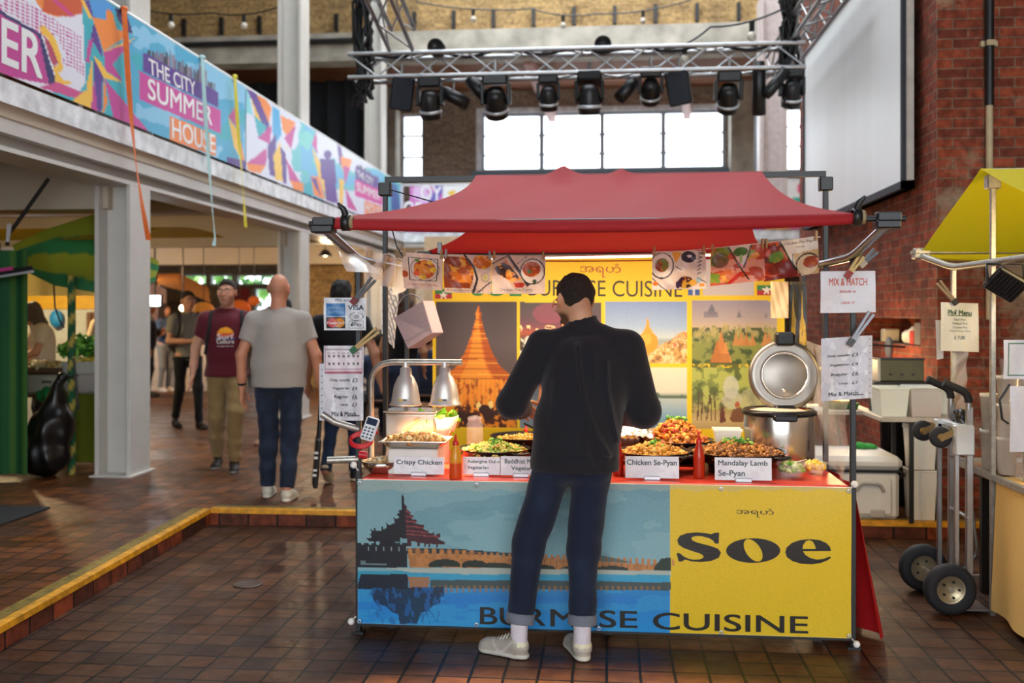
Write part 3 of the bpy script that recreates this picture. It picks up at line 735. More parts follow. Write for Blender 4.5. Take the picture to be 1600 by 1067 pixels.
def drawA(s):
    s.rect(-900, -900, 900, 900, TEAL)
    n = fbm(s.X, s.Y, 60, 3); s.fill((n > .5) & (s.X > 195), '#4f9fd0', .6); s.fill((n > .62) & (s.X > 195), '#8fc4e0', .7); s.fill((n < .38) & (s.X > 195), '#2b8fc0', .6)
    s.poly([(-900, -600), (127, -60), (131, 70), (134, 128), (120, 150), (60, 140), (-900, -150)], WHI)
    fx = s.X / 4.4; fy = (s.Y - .40 * s.X) / 5.6; dots = ((fx - np.floor(fx) - .5) ** 2 + (fy - np.floor(fy) - .5) ** 2) < .1
    s.fill(dots & in_poly(s.X, s.Y, [(-200, -80), (30, -5), (128, 58), (131, 118), (100, 100), (70, 60), (-200, -40)]) & (vnoise(s.X, s.Y - .4 * s.X, 22, 5) > .3), PINK)
    s.ell(92, -24, 42, 50, '#e0813a'); s.poly([(75, -60), (140, -60), (128, 22), (110, 26), (90, 25), (66, 18)], '#c2502d'); s.line([(78, -6), (112, 24)], 6, '#c33d80')
    s.poly([(-900, -420), (0, 16), (64, 53), (90, 134), (-900, -50)], NAVY); s.poly([(-900, -412), (0, 22), (60, 56), (77, 132), (-900, -60)], PINK)
    s.poly([(60, 42), (70, 40), (86, 60), (96, 88), (98, 110), (91, 114), (98, 124), (116, 130), (88, 134), (85, 114), (83, 106), (92, 100), (84, 80), (75, 60), (66, 54)], YEL)
    s.poly([(67, 52), (80, 70), (91, 98), (84, 105), (77, 88)], '#ad4364')
    s.poly([(88, 128), (130, 145), (132, 158), (60, 136)], '#c24a86')
    for pts, c in [([(126, 0), (132, 0), (145, 26), (140, 30)], YEL), ([(131, 0), (140, 0), (148, 28), (140, 66), (148, 68), (160, 92), (160, 80), (145, 28)], PUR),
                   ([(139, 0), (166, 0), (180, 14), (168, 32), (146, 26)], '#3f8fcf'), ([(144, 27), (166, 31), (167, 13), (176, 20), (182, 46), (196, 50), (196, 58), (162, 80)], ORA),
                   ([(180, 12), (198, 20), (208, 54), (196, 48), (184, 30)], '#3c2a63'), ([(162, 80), (211, 59), (200, 68), (164, 86)], YEL), ([(162, 81), (206, 66), (176, 100), (192, 128), (165, 110)], PINK),
                   ([(146, 60), (139, 98), (134, 96), (138, 64)], PINK), ([(145, 86), (158, 97), (166, 112), (192, 129), (162, 122)], YEL), ([(146, 90), (161, 120), (158, 180), (146, 176)], PUR),
                   ([(145, 88), (144, 176), (131, 168), (136, 130)], YEL), ([(147, 120), (153, 178), (142, 174)], PINK), ([(163, 120), (168, 160), (160, 182)], ORA),
                   ([(163, 122), (233, 206), (218, 206), (178, 186)], PINK), ([(110, 160), (134, 140), (144, 178), (120, 170)], YEL)]: s.poly(pts, c)
    r = random.Random(4)
    for i in range(34):
        x = 231 + i * 3.1; y = 86 + i * 1.62; h = r.uniform(8, 26) * (1.1 if 6 < i < 30 else .6); w = r.uniform(2, 4.5)
        s.rect(x, y - h, x + w, y + 4, r.choice(['#3d3f4f', '#55566a', '#6d6a80', '#2f3140', '#8b7f93']))
    s.poly([(223.5, 81.6), (341, 144), (341, 168), (223.5, 111.6)], PUR); s.poly([(217, 110.6), (345, 173), (345, 209), (218, 155.6)], '#bf3d93'); s.poly([(265, 180), (337, 212), (337, 244), (265, 219)], '#e2803d')
    for pts, c in [([(357, 182), (372, 160), (372, 202)], PINK), ([(357, 184), (372, 205), (383, 258), (366, 230)], YEL), ([(372, 200), (384, 258), (376, 250)], ORA), ([(355, 245), (384, 251), (384, 268), (355, 258)], PUR), ([(378, 130), (384, 133), (384, 180), (379, 150)], '#7fb9dd')]: s.poly(pts, c)
T(sheet_obj('balcony_banner', [(XB, 4.6, 4.25), (XB, seam - .01, 4.25), (XB, seam - .01, 3.285), (XB, 4.6, 3.285)], 300, 110, drawA, m_vinyl, g=1.15, loc=(XB, 8, 3.285), texts=[
    ('ER', (2, 27), (66, 58), (2, 98), '#dfe3ec', .02), ('THE CITY', (231.5, 90), (304.7, 127.5), (233, 115.3), '#e9ecf2', .012), ('SUMMER', (230.6, 121), (331, 168), (231, 154), '#e9ecf2', .012), ('HOUSE', (268, 184), (335.6, 211), (269, 216), '#e9ecf2', .012)]),
  'nearest long gallery banner lettered THE CITY SUMMER HOUSE beside a cut off ER', 'banner', 'banners along the gallery rail')
def drawB(s):
    s.rect(-900, -900, 900, 900, '#cdd2e2')
    n = fbm(s.X, s.Y, 40, 9); s.fill((n > .52) & (s.X > 455), '#46b3bb', .9); s.fill((n > .6) & (s.X > 470), '#5fa9d6', .8)
    P = lambda l: [q2(*p) for p in l]
    for pts, c in [([(80, 360), (100, 370), (120, 480), (88, 470)], '#7cc6cf'), ([(105, 400), (165, 398), (198, 450), (185, 525)], ORA), ([(95, 372), (130, 378), (190, 520), (175, 560)], PUR), ([(110, 400), (170, 540), (150, 560)], YEL),
                   ([(125, 480), (180, 530), (145, 580)], TEAL), ([(140, 575), (200, 520), (190, 600)], PINK), ([(200, 440), (230, 460), (240, 560), (215, 600), (200, 540)], '#3e9fd0'), ([(235, 480), (300, 510), (270, 570), (245, 545)], ORA),
                   ([(250, 575), (300, 520), (280, 620)], PINK), ([(240, 590), (285, 640), (255, 610)], YEL), ([(95, 680), (180, 615), (175, 690)], PINK), ([(95, 680), (175, 690), (150, 725), (98, 706)], ORA), ([(180, 610), (215, 560), (225, 740), (190, 730)], PUR),
                   ([(205, 650), (235, 590), (248, 755), (215, 750)], YEL), ([(235, 610), (258, 640), (262, 770), (246, 760)], PUR), ([(258, 660), (330, 780), (275, 760)], PINK), ([(275, 750), (335, 765), (330, 800), (290, 790)], ORA), ([(330, 770), (365, 750), (370, 815), (335, 800)], TEAL),
                   ([(365, 600), (385, 545), (390, 640)], PINK), ([(365, 610), (425, 725), (395, 735)], YEL), ([(362, 735), (395, 735), (420, 830), (375, 812)], ORA), ([(395, 730), (428, 728), (425, 830)], YEL), ([(362, 740), (385, 745), (405, 825)], PUR),
                   ([(410, 660), (455, 670), (475, 850), (425, 835)], PUR), ([(470, 590), (485, 600), (500, 680), (482, 690)], PUR), ([(485, 650), (535, 665), (512, 730), (490, 700)], ORA), ([(495, 690), (525, 700), (505, 770)], PINK), ([(480, 740), (500, 750), (495, 855), (480, 850)], YEL), ([(505, 780), (555, 880), (515, 865)], PINK),
                   ([(315, 560), (350, 540), (375, 580), (350, 630), (320, 600)], '#6fc3c0')]: s.poly(P(pts), c)
    s.ell(*q2(432, 645), 6, 7, PUR); s.poly(P([(400, 660), (460, 665), (470, 760), (405, 745)]), PUR)
    r = random.Random(5)
    for i in range(16): x, y = q2(555 + i * 5.5, 705 + i * 3.2); s.rect(x, y - r.uniform(3, 9), x + 2.5, y + 3, r.choice(['#4d4f62', '#6d6a80', '#3a3c4c']))
    s.poly(P([(548, 690), (645, 742), (645, 790), (548, 745)]), PUR); s.poly(P([(545, 745), (660, 795), (660, 855), (545, 815)]), '#c83f97'); s.poly(P([(585, 835), (658, 862), (658, 912), (585, 892)]), '#e2803d')
    s.poly(P([(662, 700), (735, 740), (735, 900), (670, 880)]), '#4fb0bd'); s.poly(P([(690, 760), (720, 770), (740, 905), (700, 895)]), '#1f5fa0')
T(sheet_obj('balcony_banner', [(XB, seam + .01, 4.25), (XB, 20.35, 4.25), (XB, 20.35, 3.285), (XB, seam + .01, 3.285)], 260, 60, drawB, m_vinyl, g=1.2, loc=(XB, 14, 3.285), texts=[
    ('THE CITY', q2(553, 706), q2(622, 745), q2(555, 738), '#e9ecf2', .012), ('SUMMER', q2(552, 757), q2(650, 803), q2(553, 795), '#e9ecf2', .012), ('HOUSE', q2(590, 843), q2(655, 868), q2(592, 885), '#e9ecf2', .012)]),
  'far gallery banner of bright shards on white, past the yellow ribbon', 'banner', 'banners along the gallery rail')
def drawC(s):
    s.rect(-900, -900, 2000, 900, '#c678b8')
    n = fbm(s.X, s.Y, 30, 2); s.fill(n > .55, '#d9c3e4', .8); s.fill(n < .4, '#bb4f9d', .7)
    s.poly([(610, 288), (622, 285), (628, 325), (612, 340)], '#e6a24a'); s.poly([(618, 300), (632, 300), (640, 352), (620, 352)], '#1f64b0'); s.poly([(600, 300), (612, 292), (612, 350), (600, 352)], TEAL)
    s.poly([(684, 286), (700, 286), (680, 318), (668, 318)], '#6b63b5'); s.rect(692, 280, 745, 360, '#dfe0ee'); s.poly([(700, 300), (712, 296), (706, 316)], YEL); s.rect(600, 352, 1300, 358, '#b43c93')
    s.rect(1150, 270, 1400, 352, '#e8e4ea'); s.ell(1212, 288, 14, 12, '#f0964a'); s.poly([(1200, 280), (1224, 284), (1206, 302)], '#f3a65a'); s.poly([(1244, 290), (1262, 284), (1262, 312), (1250, 306)], '#df4d86'); s.poly([(1238, 308), (1262, 308), (1262, 330), (1240, 322)], '#3faa92'); s.ell(1240, 348, 30, 9, '#e2507e'); s.ell(1215, 352, 22, 8, '#ef8e4c')
for x0, x1, t, lab in ((-4.1, 1.5, [('OY', (657, 288), (690, 291), (657, 312), '#f0ddf0', .03), ('OF', (631, 314), (658, 316), (631, 336), '#f3e6f4', .03)], 'pink and white banner across the back gallery behind the left canopy corner'),
                       (1.52, 8.5, [], 'white banner with orange and pink blots on the back gallery beside the big screen')):
    T(sheet_obj('balcony_banner', [(x0, 20.40, 4.25), (x1, 20.40, 4.25), (x1, 20.40, 3.30), (x0, 20.40, 3.30)], 150, 40, drawC, m_vinyl, g=1.2, loc=((x0 + x1) / 2, 20.4, 3.3), texts=t), lab, 'banner', 'banners along the gallery rail')
# ribbons tied to the rail
def ribbon(name, top, bottom, pts, w, h, label):
    m = mat(name + '_cloth', C(h), 0.6, var=0.1, scale=20)
    mb = MB(); W_ = [atX(x, y, XB + .06) for x, y in pts]; n = 40
    def f(u, v):
        k = v * (len(W_) - 1); i = min(int(k), len(W_) - 2); p = W_[i].lerp(W_[i + 1], k - i)
        tw = math.sin(v * 7 + w * 90) * .5
        return p + Vector((math.sin(tw) * .5 + .01 + .03 * math.sin(v * 9), math.cos(tw), 0)) * (u - .5) * w
    mb.grid(f, 3, n); o = mb.build('ribbon', m, loc=W_[0], label=label, cat='ribbon', group='ribbons tied to the gallery rail')
    mb = MB(); mb.ball(atX(pts[0][0], pts[0][1], XB + .02), .045, 8, (.7, 1, .6)); mb.build('knot', m, parent=o)
ribbon('orange_ribbon', 0, 0, [(194, 14), (200, 120), (206, 195), (213, 260), (222, 320), (232, 375)], .075, '#d9691c', 'wide orange ribbon hanging from the gallery rail')
ribbon('pale_ribbon', 0, 0, [(316, 90), (321, 180), (326, 250), (332, 330), (336, 372), (334, 384)], .07, '#a9d2d2', 'pale turquoise ribbon hanging from the gallery rail')
ribbon('yellow_ribbon', 0, 0, [(367, 120), (371, 190), (377, 260), (380, 300), (384, 355)], .07, '#d8cc38', 'yellow ribbon hanging from the gallery rail')
# black stage curtain
a, b = atY(330, 112, 21.0), atY(594, 290, 21.0)
mb = MB(); mb.grid(lambda u, v: Vector((a.x + (b.x - a.x) * u, 21.0 + .09 * math.sin(u * 60) + .05 * math.sin(u * 23 + v * 2), 6.62 - 3.4 * v)), 120, 8)
mb.build('stage_curtain', mat('black_serge', C('#0c1017'), 0.95, var=0.2), loc=(a.x, 21, 3.2), label='large black curtain hanging behind the left gallery rail', cat='curtain')
# projection screen on the right wall
XS = 2.36
y0, y1 = atX(1415, 290, XS).y, atX(1258, 362, XS).y
z0, z1 = atX(1415, 290, XS).z - .02, 4.72
t = thing('projection_screen', (XS, (y0 + y1) / 2, z0), 'large pale projection screen fixed high on the brick wall', 'screen')
mb = MB().box((XS - .01, y0 + .04, z0 + .06), (XS, y1 - .04, z1 - .04)); mb.build('screen_cloth', mat('white_screen_cloth', C('#f0f6fa'), 0.46, var=0.03, scale=1, stretch=(1, 3, .2), spec=1.0), parent=t)
mb = MB()
mb.box((XS - .03, y0, z0), (XS + .07, y1, z0 + .06)); mb.box((XS - .03, y0, z1 - .04), (XS + .07, y1, z1)); mb.box((XS - .03, y0, z0), (XS + .07, y0 + .04, z1)); mb.box((XS - .03, y1 - .04, z0), (XS + .07, y1, z1)); mb.box((XS + .01, y0, z0), (XS + .07, y1, z1))
mb.build('screen_frame', mat('black_frame', C('#1a1f2a'), 0.6), parent=t)
mb = MB().box((XS - .0, y0 - .05, z0 + .06), (XS + .05, y0 - .01, 6)); mb.build('mounting_rail', mat('grey_rail', C('#b8b2a8'), 0.5), parent=t)
# conduit on the pier
p0, p1, p2 = atY(1546, -150, YP - .06), atY(1546, 165, YP - .06), atY(1546, 290, YP - .06)
t = thing('wall_conduit', p2, 'black and cream conduit pipe running up the red brick pier', 'pipe')
MB().tube([p0, p1], .034, 8).build('black_pipe', m_black, parent=t); MB().tube([p1, p2 - Vector((0, 0, 1.0))], .026, 8).build('cream_pipe', mat('cream_conduit', C('#b9a683'), 0.5), parent=t)
mb = MB(); q = atY(1546, 68, YP - .06); mb.box((q.x - .06, YP - .06, q.z - .02), (q.x + .06, YP - .02, q.z + .02)); mb.box((q.x - .03, YP - .1, q.z - .02), (q.x + .03, YP - .06, q.z + .02)); mb.build('pipe_clip', mat('cream_conduit', (1, 1, 1)), parent=t)
# outdoor trees seen through the low far windows
mb = MB()
for i in range(700): mb.col = random.choice([C('#4c8f3e'), C('#6fae52'), C('#2f6a30'), C('#9ccf78')]); mb.chunk((random.uniform(-12, -6), random.uniform(26, 28), random.uniform(0, 3.0)), random.uniform(.08, .2), (1, 1, .3))
mb.build('tree_foliage', attr_mat('leaf', 0.6), loc=(-9, 27, 0), label='green leaves outside the low far windows', cat='foliage', kind='stuff', color=True)
# ------------------------------------------------------------------ lighting truss and stage lamps
m_alu = mat('truss_aluminium', C('#a8a9aa'), 0.35, 0.9, var=0.1)
m_lampblack = mat('lamp_black', C('#101214'), 0.4, var=0.1)
m_lens = mat('dark_lens', C('#1c2430'), 0.08, var=0)
m_silver = mat('silver_trim', C('#d3dade'), 0.3, 0.5, var=0.05)
YT = 10.6
def truss(name, a, b, label, s=.25, w=.25, up=(0, 0, 1)):
    a, b = Vector(a), Vector(b); d = (b - a).normalized(); u = Vector(up); r = d.cross(u).normalized(); u = r.cross(d)
    t = thing(name, a, label, 'truss', 'aluminium lighting trusses'); n = max(2, int((b - a).length / .32))
    cor = [(-1, -1), (1, -1), (1, 1), (-1, 1)]; o = lambda i: r * cor[i][0] * w / 2 + u * cor[i][1] * s / 2
    for i in range(4): MB().tube([a + o(i), b + o(i)], .024, 8).build('chord', m_alu, parent=t)
    mb = MB()
    for k in range(n):
        p, q = a.lerp(b, k / n), a.lerp(b, (k + 1) / n)
        for i in range(4):
            j = (i + 1) % 4; e = (i, j) if k % 2 else (j, i); mb.tube([p + o(e[0]), q + o(e[1])], .011, 5)
    mb.build('lacing', m_alu, parent=t); return t
zt = 4.26; xa, xb = -2.78, 2.02
truss('lighting_truss', (xa, YT, zt), (xb, YT, zt), 'long lattice truss spanning above the red canopy, carrying the lamps')
truss('lighting_truss', atY(590, -25, 9.6), atY(628, 62, 10.5), 'short slanted truss leg rising at the left end of the long truss')
truss('lighting_truss', (xb + .02, YT - 1.5, zt + .32), (xb + .0, YT + 1.6, zt + .3), 'short truss running towards the wall beside the big screen')
# tangle of black cable and brackets at both ends
for cx, cy, lab in ((568, 70, 'tangle of black cable on the left end of the truss'), (1235, 70, 'tangle of black cable at the truss end beside the big screen')):
    mb = MB(); c = atY(cx, cy, YT); r = random.Random(cx)
    for i in range(16):
        pts = [c + Vector((r.uniform(-.12, .12), r.uniform(-.1, .1), .6 - k * .24 + r.uniform(-.1, .1))) for k in range(6)]; mb.tube(pts, .018, 5)
    o = mb.build('cable_tangle', m_lampblack, loc=c, label=lab, cat='cable')
mb = MB(); pts = [Vector((xa + (xb - xa) * t, YT - .02 + .05 * math.sin(t * 30), zt + .13 + .025 * math.sin(t * 41))) for t in [i / 50 for i in range(51)]]; mb.tube(pts, .022, 5)
mb.build('cable_run', m_lampblack, loc=pts[0], label='black cable bundle lying along the top of the long truss', cat='cable')
def moving_head(px_, py_, label, h=.42, tilt=0.0, yaw=0.0, drop=.1, first=[None]):
    """yoke lamp: base box, two arms, barrel head with a silver lip and lens"""
    p = atY(px_, py_, YT - .05)
    if first[0] is None:
        t = thing('stage_light', (0, 0, 0), label, 'stage light', 'moving head lamps under the truss')
        MB().box((-.13, -.1, -.12), (.13, .1, 0), bev=.02).build('base', m_lampblack, parent=t)
        for sx in (-1, 1): MB().box((sx * .135 - .02, -.06, -.32), (sx * .135 + .02, .06, -.1), bev=.01).build('yoke_arm', m_lampblack, parent=t)
        R = Matrix.Rotation(math.radians(28), 4, 'X')
        hd = MB().lathe([(0, .15), (.08, .14), (.105, .08), (.115, 0), (.12, -.1), (.118, -.16), (.1, -.165)], (0, 0, -.29), 20, R).build('head', m_lampblack, parent=t)
        MB().lathe([(.12, -.06), (.129, -.066), (.129, -.088), (.12, -.094)], (0, 0, -.29), 20, R @ Matrix.Rotation(PI, 4, 'Z'), arc=.5).build('silver_band', m_silver, parent=hd)
        MB().lathe([(.1, -.16), (.06, -.152), (.0, -.148)], (0, 0, -.29), 18, R).build('lens', m_lens, parent=hd)
        MB().tube([(0, 0, 0), (0, 0, .12)], .02, 8).build('hook_clamp', m_alu, parent=t)
        first[0] = t; o = t
    else: o = copy_tree(first[0])
    o.location = p; o.rotation_euler = (tilt, 0, yaw); o['label'] = label; o.scale = (h / .42,) * 3
    return o
moving_head(672, 122, 'moving head lamp right of the left hung speaker', .40)
moving_head(774, 114, 'larger moving head lamp over the window left edge, lens pointing down', .44, .2)
moving_head(857, 118, 'moving head lamp left of the truss middle, over a window post', .34)
moving_head(921, 114, 'moving head lamp with its barrel hanging straight down near the truss middle', .42, -.2)
moving_head(1017, 104, 'moving head lamp just left of the slanted black speaker', .36, .3)
moving_head(1139, 110, 'moving head lamp over the right end of the wide window', .40, .25)
moving_head(1237, 108, 'moving head lamp close beside the big screen edge', .36)
def can(px_, py_, label, d, L=.3, r=.075, Y=YT, hook=True):
    p = atY(px_, py_, Y); d = Vector(d).normalized(); t = thing('spot_can', p, label, 'spotlight', 'small spot cans on the truss')
    M = d.to_track_quat('Z', 'Y').to_matrix().to_4x4()
    MB().lathe([(0, -L / 2), (r * .8, -L / 2), (r, -L * .3), (r, L / 2), (r * .85, L / 2), (r * .8, L * .4), (0, L * .38)], p, 18, M).build('can', m_lampblack, parent=t)
    if hook: MB().tube([p, Vector((p.x, p.y, max(p.z + .12, 4.14)))], .014, 6).build('bracket', m_alu, parent=t)
can(709, 152, 'small spot can tilted downwards beside the left moving head', (.9, -.2, -.5), .34, .07, YT + .1)
can(748, 140, 'small spot can tipped steeply left of the larger moving head', (.7, -.2, -.8), .34, .07, YT + .1)
can(980, 140, 'small spot can hanging in front of the pink brace', (-.5, -.3, -.6), .28, .07, YT + .1)
can(1212, 130, 'slim spot can pointing up beside the riveted iron post', (.6, -.2, .75), .34, .06, YT - .1)
can(1186, 138, 'tall black spot can hanging straight down near the riveted post', (0, 0, -1), .55, .07, YT)
can(683, 76, 'spot can standing on the truss near its left end', (0, -1, -.05), .22, .09, YT, False)
can(942, 72, 'spot can standing on the middle of the truss', (0, -1, -.05), .22, .09, YT, False)
def speaker(x0, y0, x1, y1, label, yaw, roll):
    c = atY((x0 + x1) / 2, (y0 + y1) / 2, YT); t = thing('hung_speaker', c, label, 'speaker', 'black speakers hung from the truss')
    w, h, d = .24, .36, .2; M = Matrix.Translation(c) @ Matrix.Rotation(yaw, 4, 'Z') @ Matrix.Rotation(roll, 4, 'Y') @ Matrix.Rotation(.2, 4, 'X')
    MB().box((-w / 2, -d / 2, -h / 2), (w / 2, d / 2, h / 2), M, .015).build('cabinet', m_lampblack, parent=t)
    MB().box((-w * .44, -d / 2 - .008, -h * .46), (w * .44, -d / 2, h * .46), M, .004).build('grille', mat('speaker_mesh', C('#1b2430'), 0.6, bump=0.5, bscale=200), parent=t)
    mb = MB(); mb.tube([c + Vector((0, 0, h * .45)), c + Vector((0, 0, h * .45 + .16))], .015, 6); mb.build('hanger', m_alu, parent=t)
speaker(610, 118, 646, 175, 'black speaker hung at the left end of the truss', .25, .12)
speaker(1042, 110, 1080, 165, 'slanted black speaker hung right of the truss middle', -.2, -.15)
# festoon cable with small bulbs in front of the upper wall
def festoon(pts, Y, label, name='festoon_cable'):
    P = [atY(x, y, Y) for x, y in pts]; L = []
    for i in range(len(P) - 1):
        for k in range(8): t = k / 8; L.append(P[i].lerp(P[i + 1], t) - Vector((0, 0, .25 * t * (1 - t))))
    L.append(P[-1]); o = MB().tube(L, .012, 5).build(name, m_lampblack, loc=P[0], label=label, cat='string light')
    for i in range(4, len(L), 8):
        q = L[i]; mb = MB(); mb.tube([q, q - Vector((0, 0, .1))], .03, 6); mb.build('socket', m_lampblack, parent=o); MB().ball(q - Vector((0, 0, .16)), .05, 8).build('bulb', mat('unlit_bulb', C('#cfc8b8'), 0.15), parent=o)
festoon([(650, 3), (830, 14), (930, 22), (1080, 0)], 16, 'cable of unlit bulbs strung along the top in front of the yellow brick')
festoon([(1030, 78), (1110, 42), (1240, 5)], 10.6, 'short cable of unlit bulbs rising towards the screen')
festoon([(205, 10), (330, 20), (433, 12)], 13.82, 'cable of unlit bulbs above the left gallery banner')
# ------------------------------------------------------------------ the stall: frame, canopy, banners
m_redcloth = attr_mat('red_canvas', 0.75, 0.15, 200, translucent=0.22)
m_tubesteel = mat('dark_steel_tube', C('#6d7078'), 0.28, 0.85, var=0.08)
m_galv = mat('galvanised_steel', C('#a9a59c'), 0.4, 0.7, var=0.2, scale=30)
XL_, XR_, YF, YM, YR = -1.245, 1.166, 4.9, 5.5, 6.1
def stall_frame(x0, x1, label, mt, mb_, zb=0.0, front=True, w=.027):
    t = thing('market_stall', ((x0 + x1) / 2, YM, zb), label, 'market stall')
    for x in (x0, x1):
        for y in (YF, YR): MB().box((x - w / 2, y - w / 2, zb), (x + w / 2, y + w / 2, 1.86), bev=.003).box((x - .03, y - .03, zb), (x + .03, y + .03, zb + .012)).build('corner_post', mb_, parent=t)
        MB().box((x - w / 2, YM - w / 2, zb + (.0 if zb else .0)), (x + w / 2, YM + w / 2, 2.31), bev=.003).build('middle_post', mb_, parent=t)
        pts = rounded([(x, 4.3, 1.975), (x, 4.9, 1.872), (x, 6.1, 1.872), (x, 6.7, 1.975)], .12, 8)
        MB().tube(pts, .021, 12).build('awning_arm', mt, parent=t)
        mb = MB(); mb.box((x - .035, YM - .03, 2.26), (x + .035, YM + .03, 2.335), bev=.006); mb.build('ridge_bracket', mb_, parent=t)
        MB().bar((x, YF, .735), (x, YR, .735), .03, .03).build('side_rail', mb_, parent=t)
        for y in (4.3, 6.7):
            mb = MB(); mb.box((x - .055, y - .04, 1.955), (x + .045, y + .04, 1.99), bev=.006); mb.box((x - .05, y - .032, 1.985), (x + .05, y + .032, 2.025), bev=.006); mb.build('arm_clamp', mb_, parent=t)
    MB().bar((x0, YM, 2.352), (x1, YM, 2.352), .03, .03).build('ridge_bar', mb_, parent=t)
    for y in (4.3, 6.7): MB().tube([(x0 - .07, y, 1.997), (x1 + .07, y, 1.997)], .013, 10).build('awning_bar', mb_, parent=t)
    for y in (YF, YR): MB().bar((x0, y, .735), (x1, y, .735), .03, .03).bar((x0, y, zb + .05), (x1, y, zb + .05), .025, .025).build('cross_rail', mb_, parent=t)
    return t
ft = stall_frame(XL_, XR_, 'dark steel frame of the red canopied food stall', m_tubesteel, m_black)
for pts in ([(-1.245, 4.9, 1.02), (-1.36, 4.86, 1.06), (-1.42, 4.85, 1.10)], [(-1.245, 4.9, .87), (-1.4, 4.88, .865)]): MB().tube(pts, .018, 10).build('side_stub', m_galv, parent=ft)
def canopy_fn(xa0, xa1, xb0, xb1, sgn, ridge_bumps=(), zr=2.372, ze=2.022, sag=.05, pw=2.6):
    def f(u, v):
        w0 = xa0 + (xb0 - xa0) * v ** pw; w1 = xa1 + (xb1 - xa1) * v ** pw; x = w0 + (w1 - w0) * u
        z = zr + (ze - zr) * v - sag * 4 * v * (1 - v) * (1 - .4 * (2 * u - 1) ** 2) - .012 * math.sin(PI * u) * v + .006 * math.sin(u * 21 + v * 3) * v * (1 - v) * 4
        for bx, bw, bh in ridge_bumps: z += bh * max(0, 1 - abs(x - bx) / bw) ** 1.5 * max(0, 1 - v * 6)
        return Vector((x, YM + sgn * 1.2 * v, z))
    return f
def canopy(name, ra, rb, ea, eb, m, hexcol, label, bumps=(), **kw):
    t = thing(name, ((ra + rb) / 2, YM, 2.37), label, 'canopy')
    for nm, sg in (('front_half', -1), ('rear_half', 1)):
        f = canopy_fn(ra, rb, ea, eb, sg, bumps, **kw); mb = MB(); mb.col = C(hexcol); mb.grid(f, 60, 24)
        # hem rolled round the bar
        def hem(u, v, f=f, sg=sg):
            p = f(u, 1.0); a = v * 4.0; r = .019 + .016 * math.sin(PI * u) * min(1, v * 2)
            return p + Vector((0, sg * math.sin(a) * r, -.022 + math.cos(a) * .022 - .03 * math.sin(PI * u) ** .5 * (v if v < .6 else .6)))
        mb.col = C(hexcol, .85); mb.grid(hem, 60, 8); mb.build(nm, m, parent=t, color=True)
    return t
pxx = lambda x, y, Y: atY(x, y, Y).x
canopy('canopy', pxx(744, 280, 5.5), pxx(1190, 275, 5.5), pxx(508, 352, 4.3), pxx(1334, 338, 4.3), m_redcloth, '#b32228', 'red canvas canopy stretched over the central food stall',
       [(pxx(880, 265, 5.5), .10, .05), (pxx(970, 270, 5.5), .07, .028)])
def spring_clamp(p, d, label, jaw, size=.1, group='clamps on the stall frame', grip='#1a1a1c'):
    """two crossed handles with gripping jaws"""
    p = Vector(p); d = Vector(d).normalized(); t = thing('spring_clamp', p, label, 'clamp', group); s = Vector((0, -1, 0)).cross(d); 
    if s.length < .1: s = Vector((1, 0, 0))
    s.normalize()
    for k, nm in ((1, 'handle'), (-1, 'handle')):
        MB().bar(p + s * k * .005, p + d * size + s * k * .012, .02, .012, up=s).build(nm, jaw, parent=t)
        MB().bar(p + s * k * .007 - d * .035, p + s * k * .008, .024, .014, up=s).build('jaw', mat('clamp_tip_' + grip[1:], C(grip), .6), parent=t)
    return t
m_goldclip = mat('brass_clip', C('#8a7146'), .4, .6); m_blackclip = mat('black_clip', C('#191a1c'), .35); m_steelclip = mat('steel_clip', C('#77787c'), .4, .6)
def c_clamp(p, label, flip=1):
    t = thing('canopy_clamp', p, label, 'clamp', 'black snap clamps on the canopy bar'); p = Vector(p)
    MB().lathe([(.03, -.018), (.036, -.018), (.036, .018), (.03, .018), (.03, -.018)], p, 20, Matrix.Rotation(PI / 2, 4, 'Y')).build('snap_ring', m_black, parent=t)
    pts = [p + Vector((0, -.01, .034)), p + Vector((.008 * flip, -.02, .06)), p + Vector((.03 * flip, -.03, .085))]; MB().tube(pts, [.016, .014, .006], 10).build('lever', m_black, parent=t)
    MB().lathe([(.021, -.008), (.029, -.008), (.029, .008), (.021, .008)], p + Vector((.026, 0, 0)), 16, Matrix.Rotation(PI / 2, 4, 'Y')).build('inner_band', mat('tan_band', C('#8e7c5c'), .6), parent=t)
c_clamp((pxx(541, 350, 4.3), 4.3, 2.0), 'black snap clamp gripping the left front end of the red canopy', -1)
c_clamp((pxx(1338, 335, 4.3), 4.3, 2.005), 'black snap clamp gripping the right front end of the red canopy', 1)

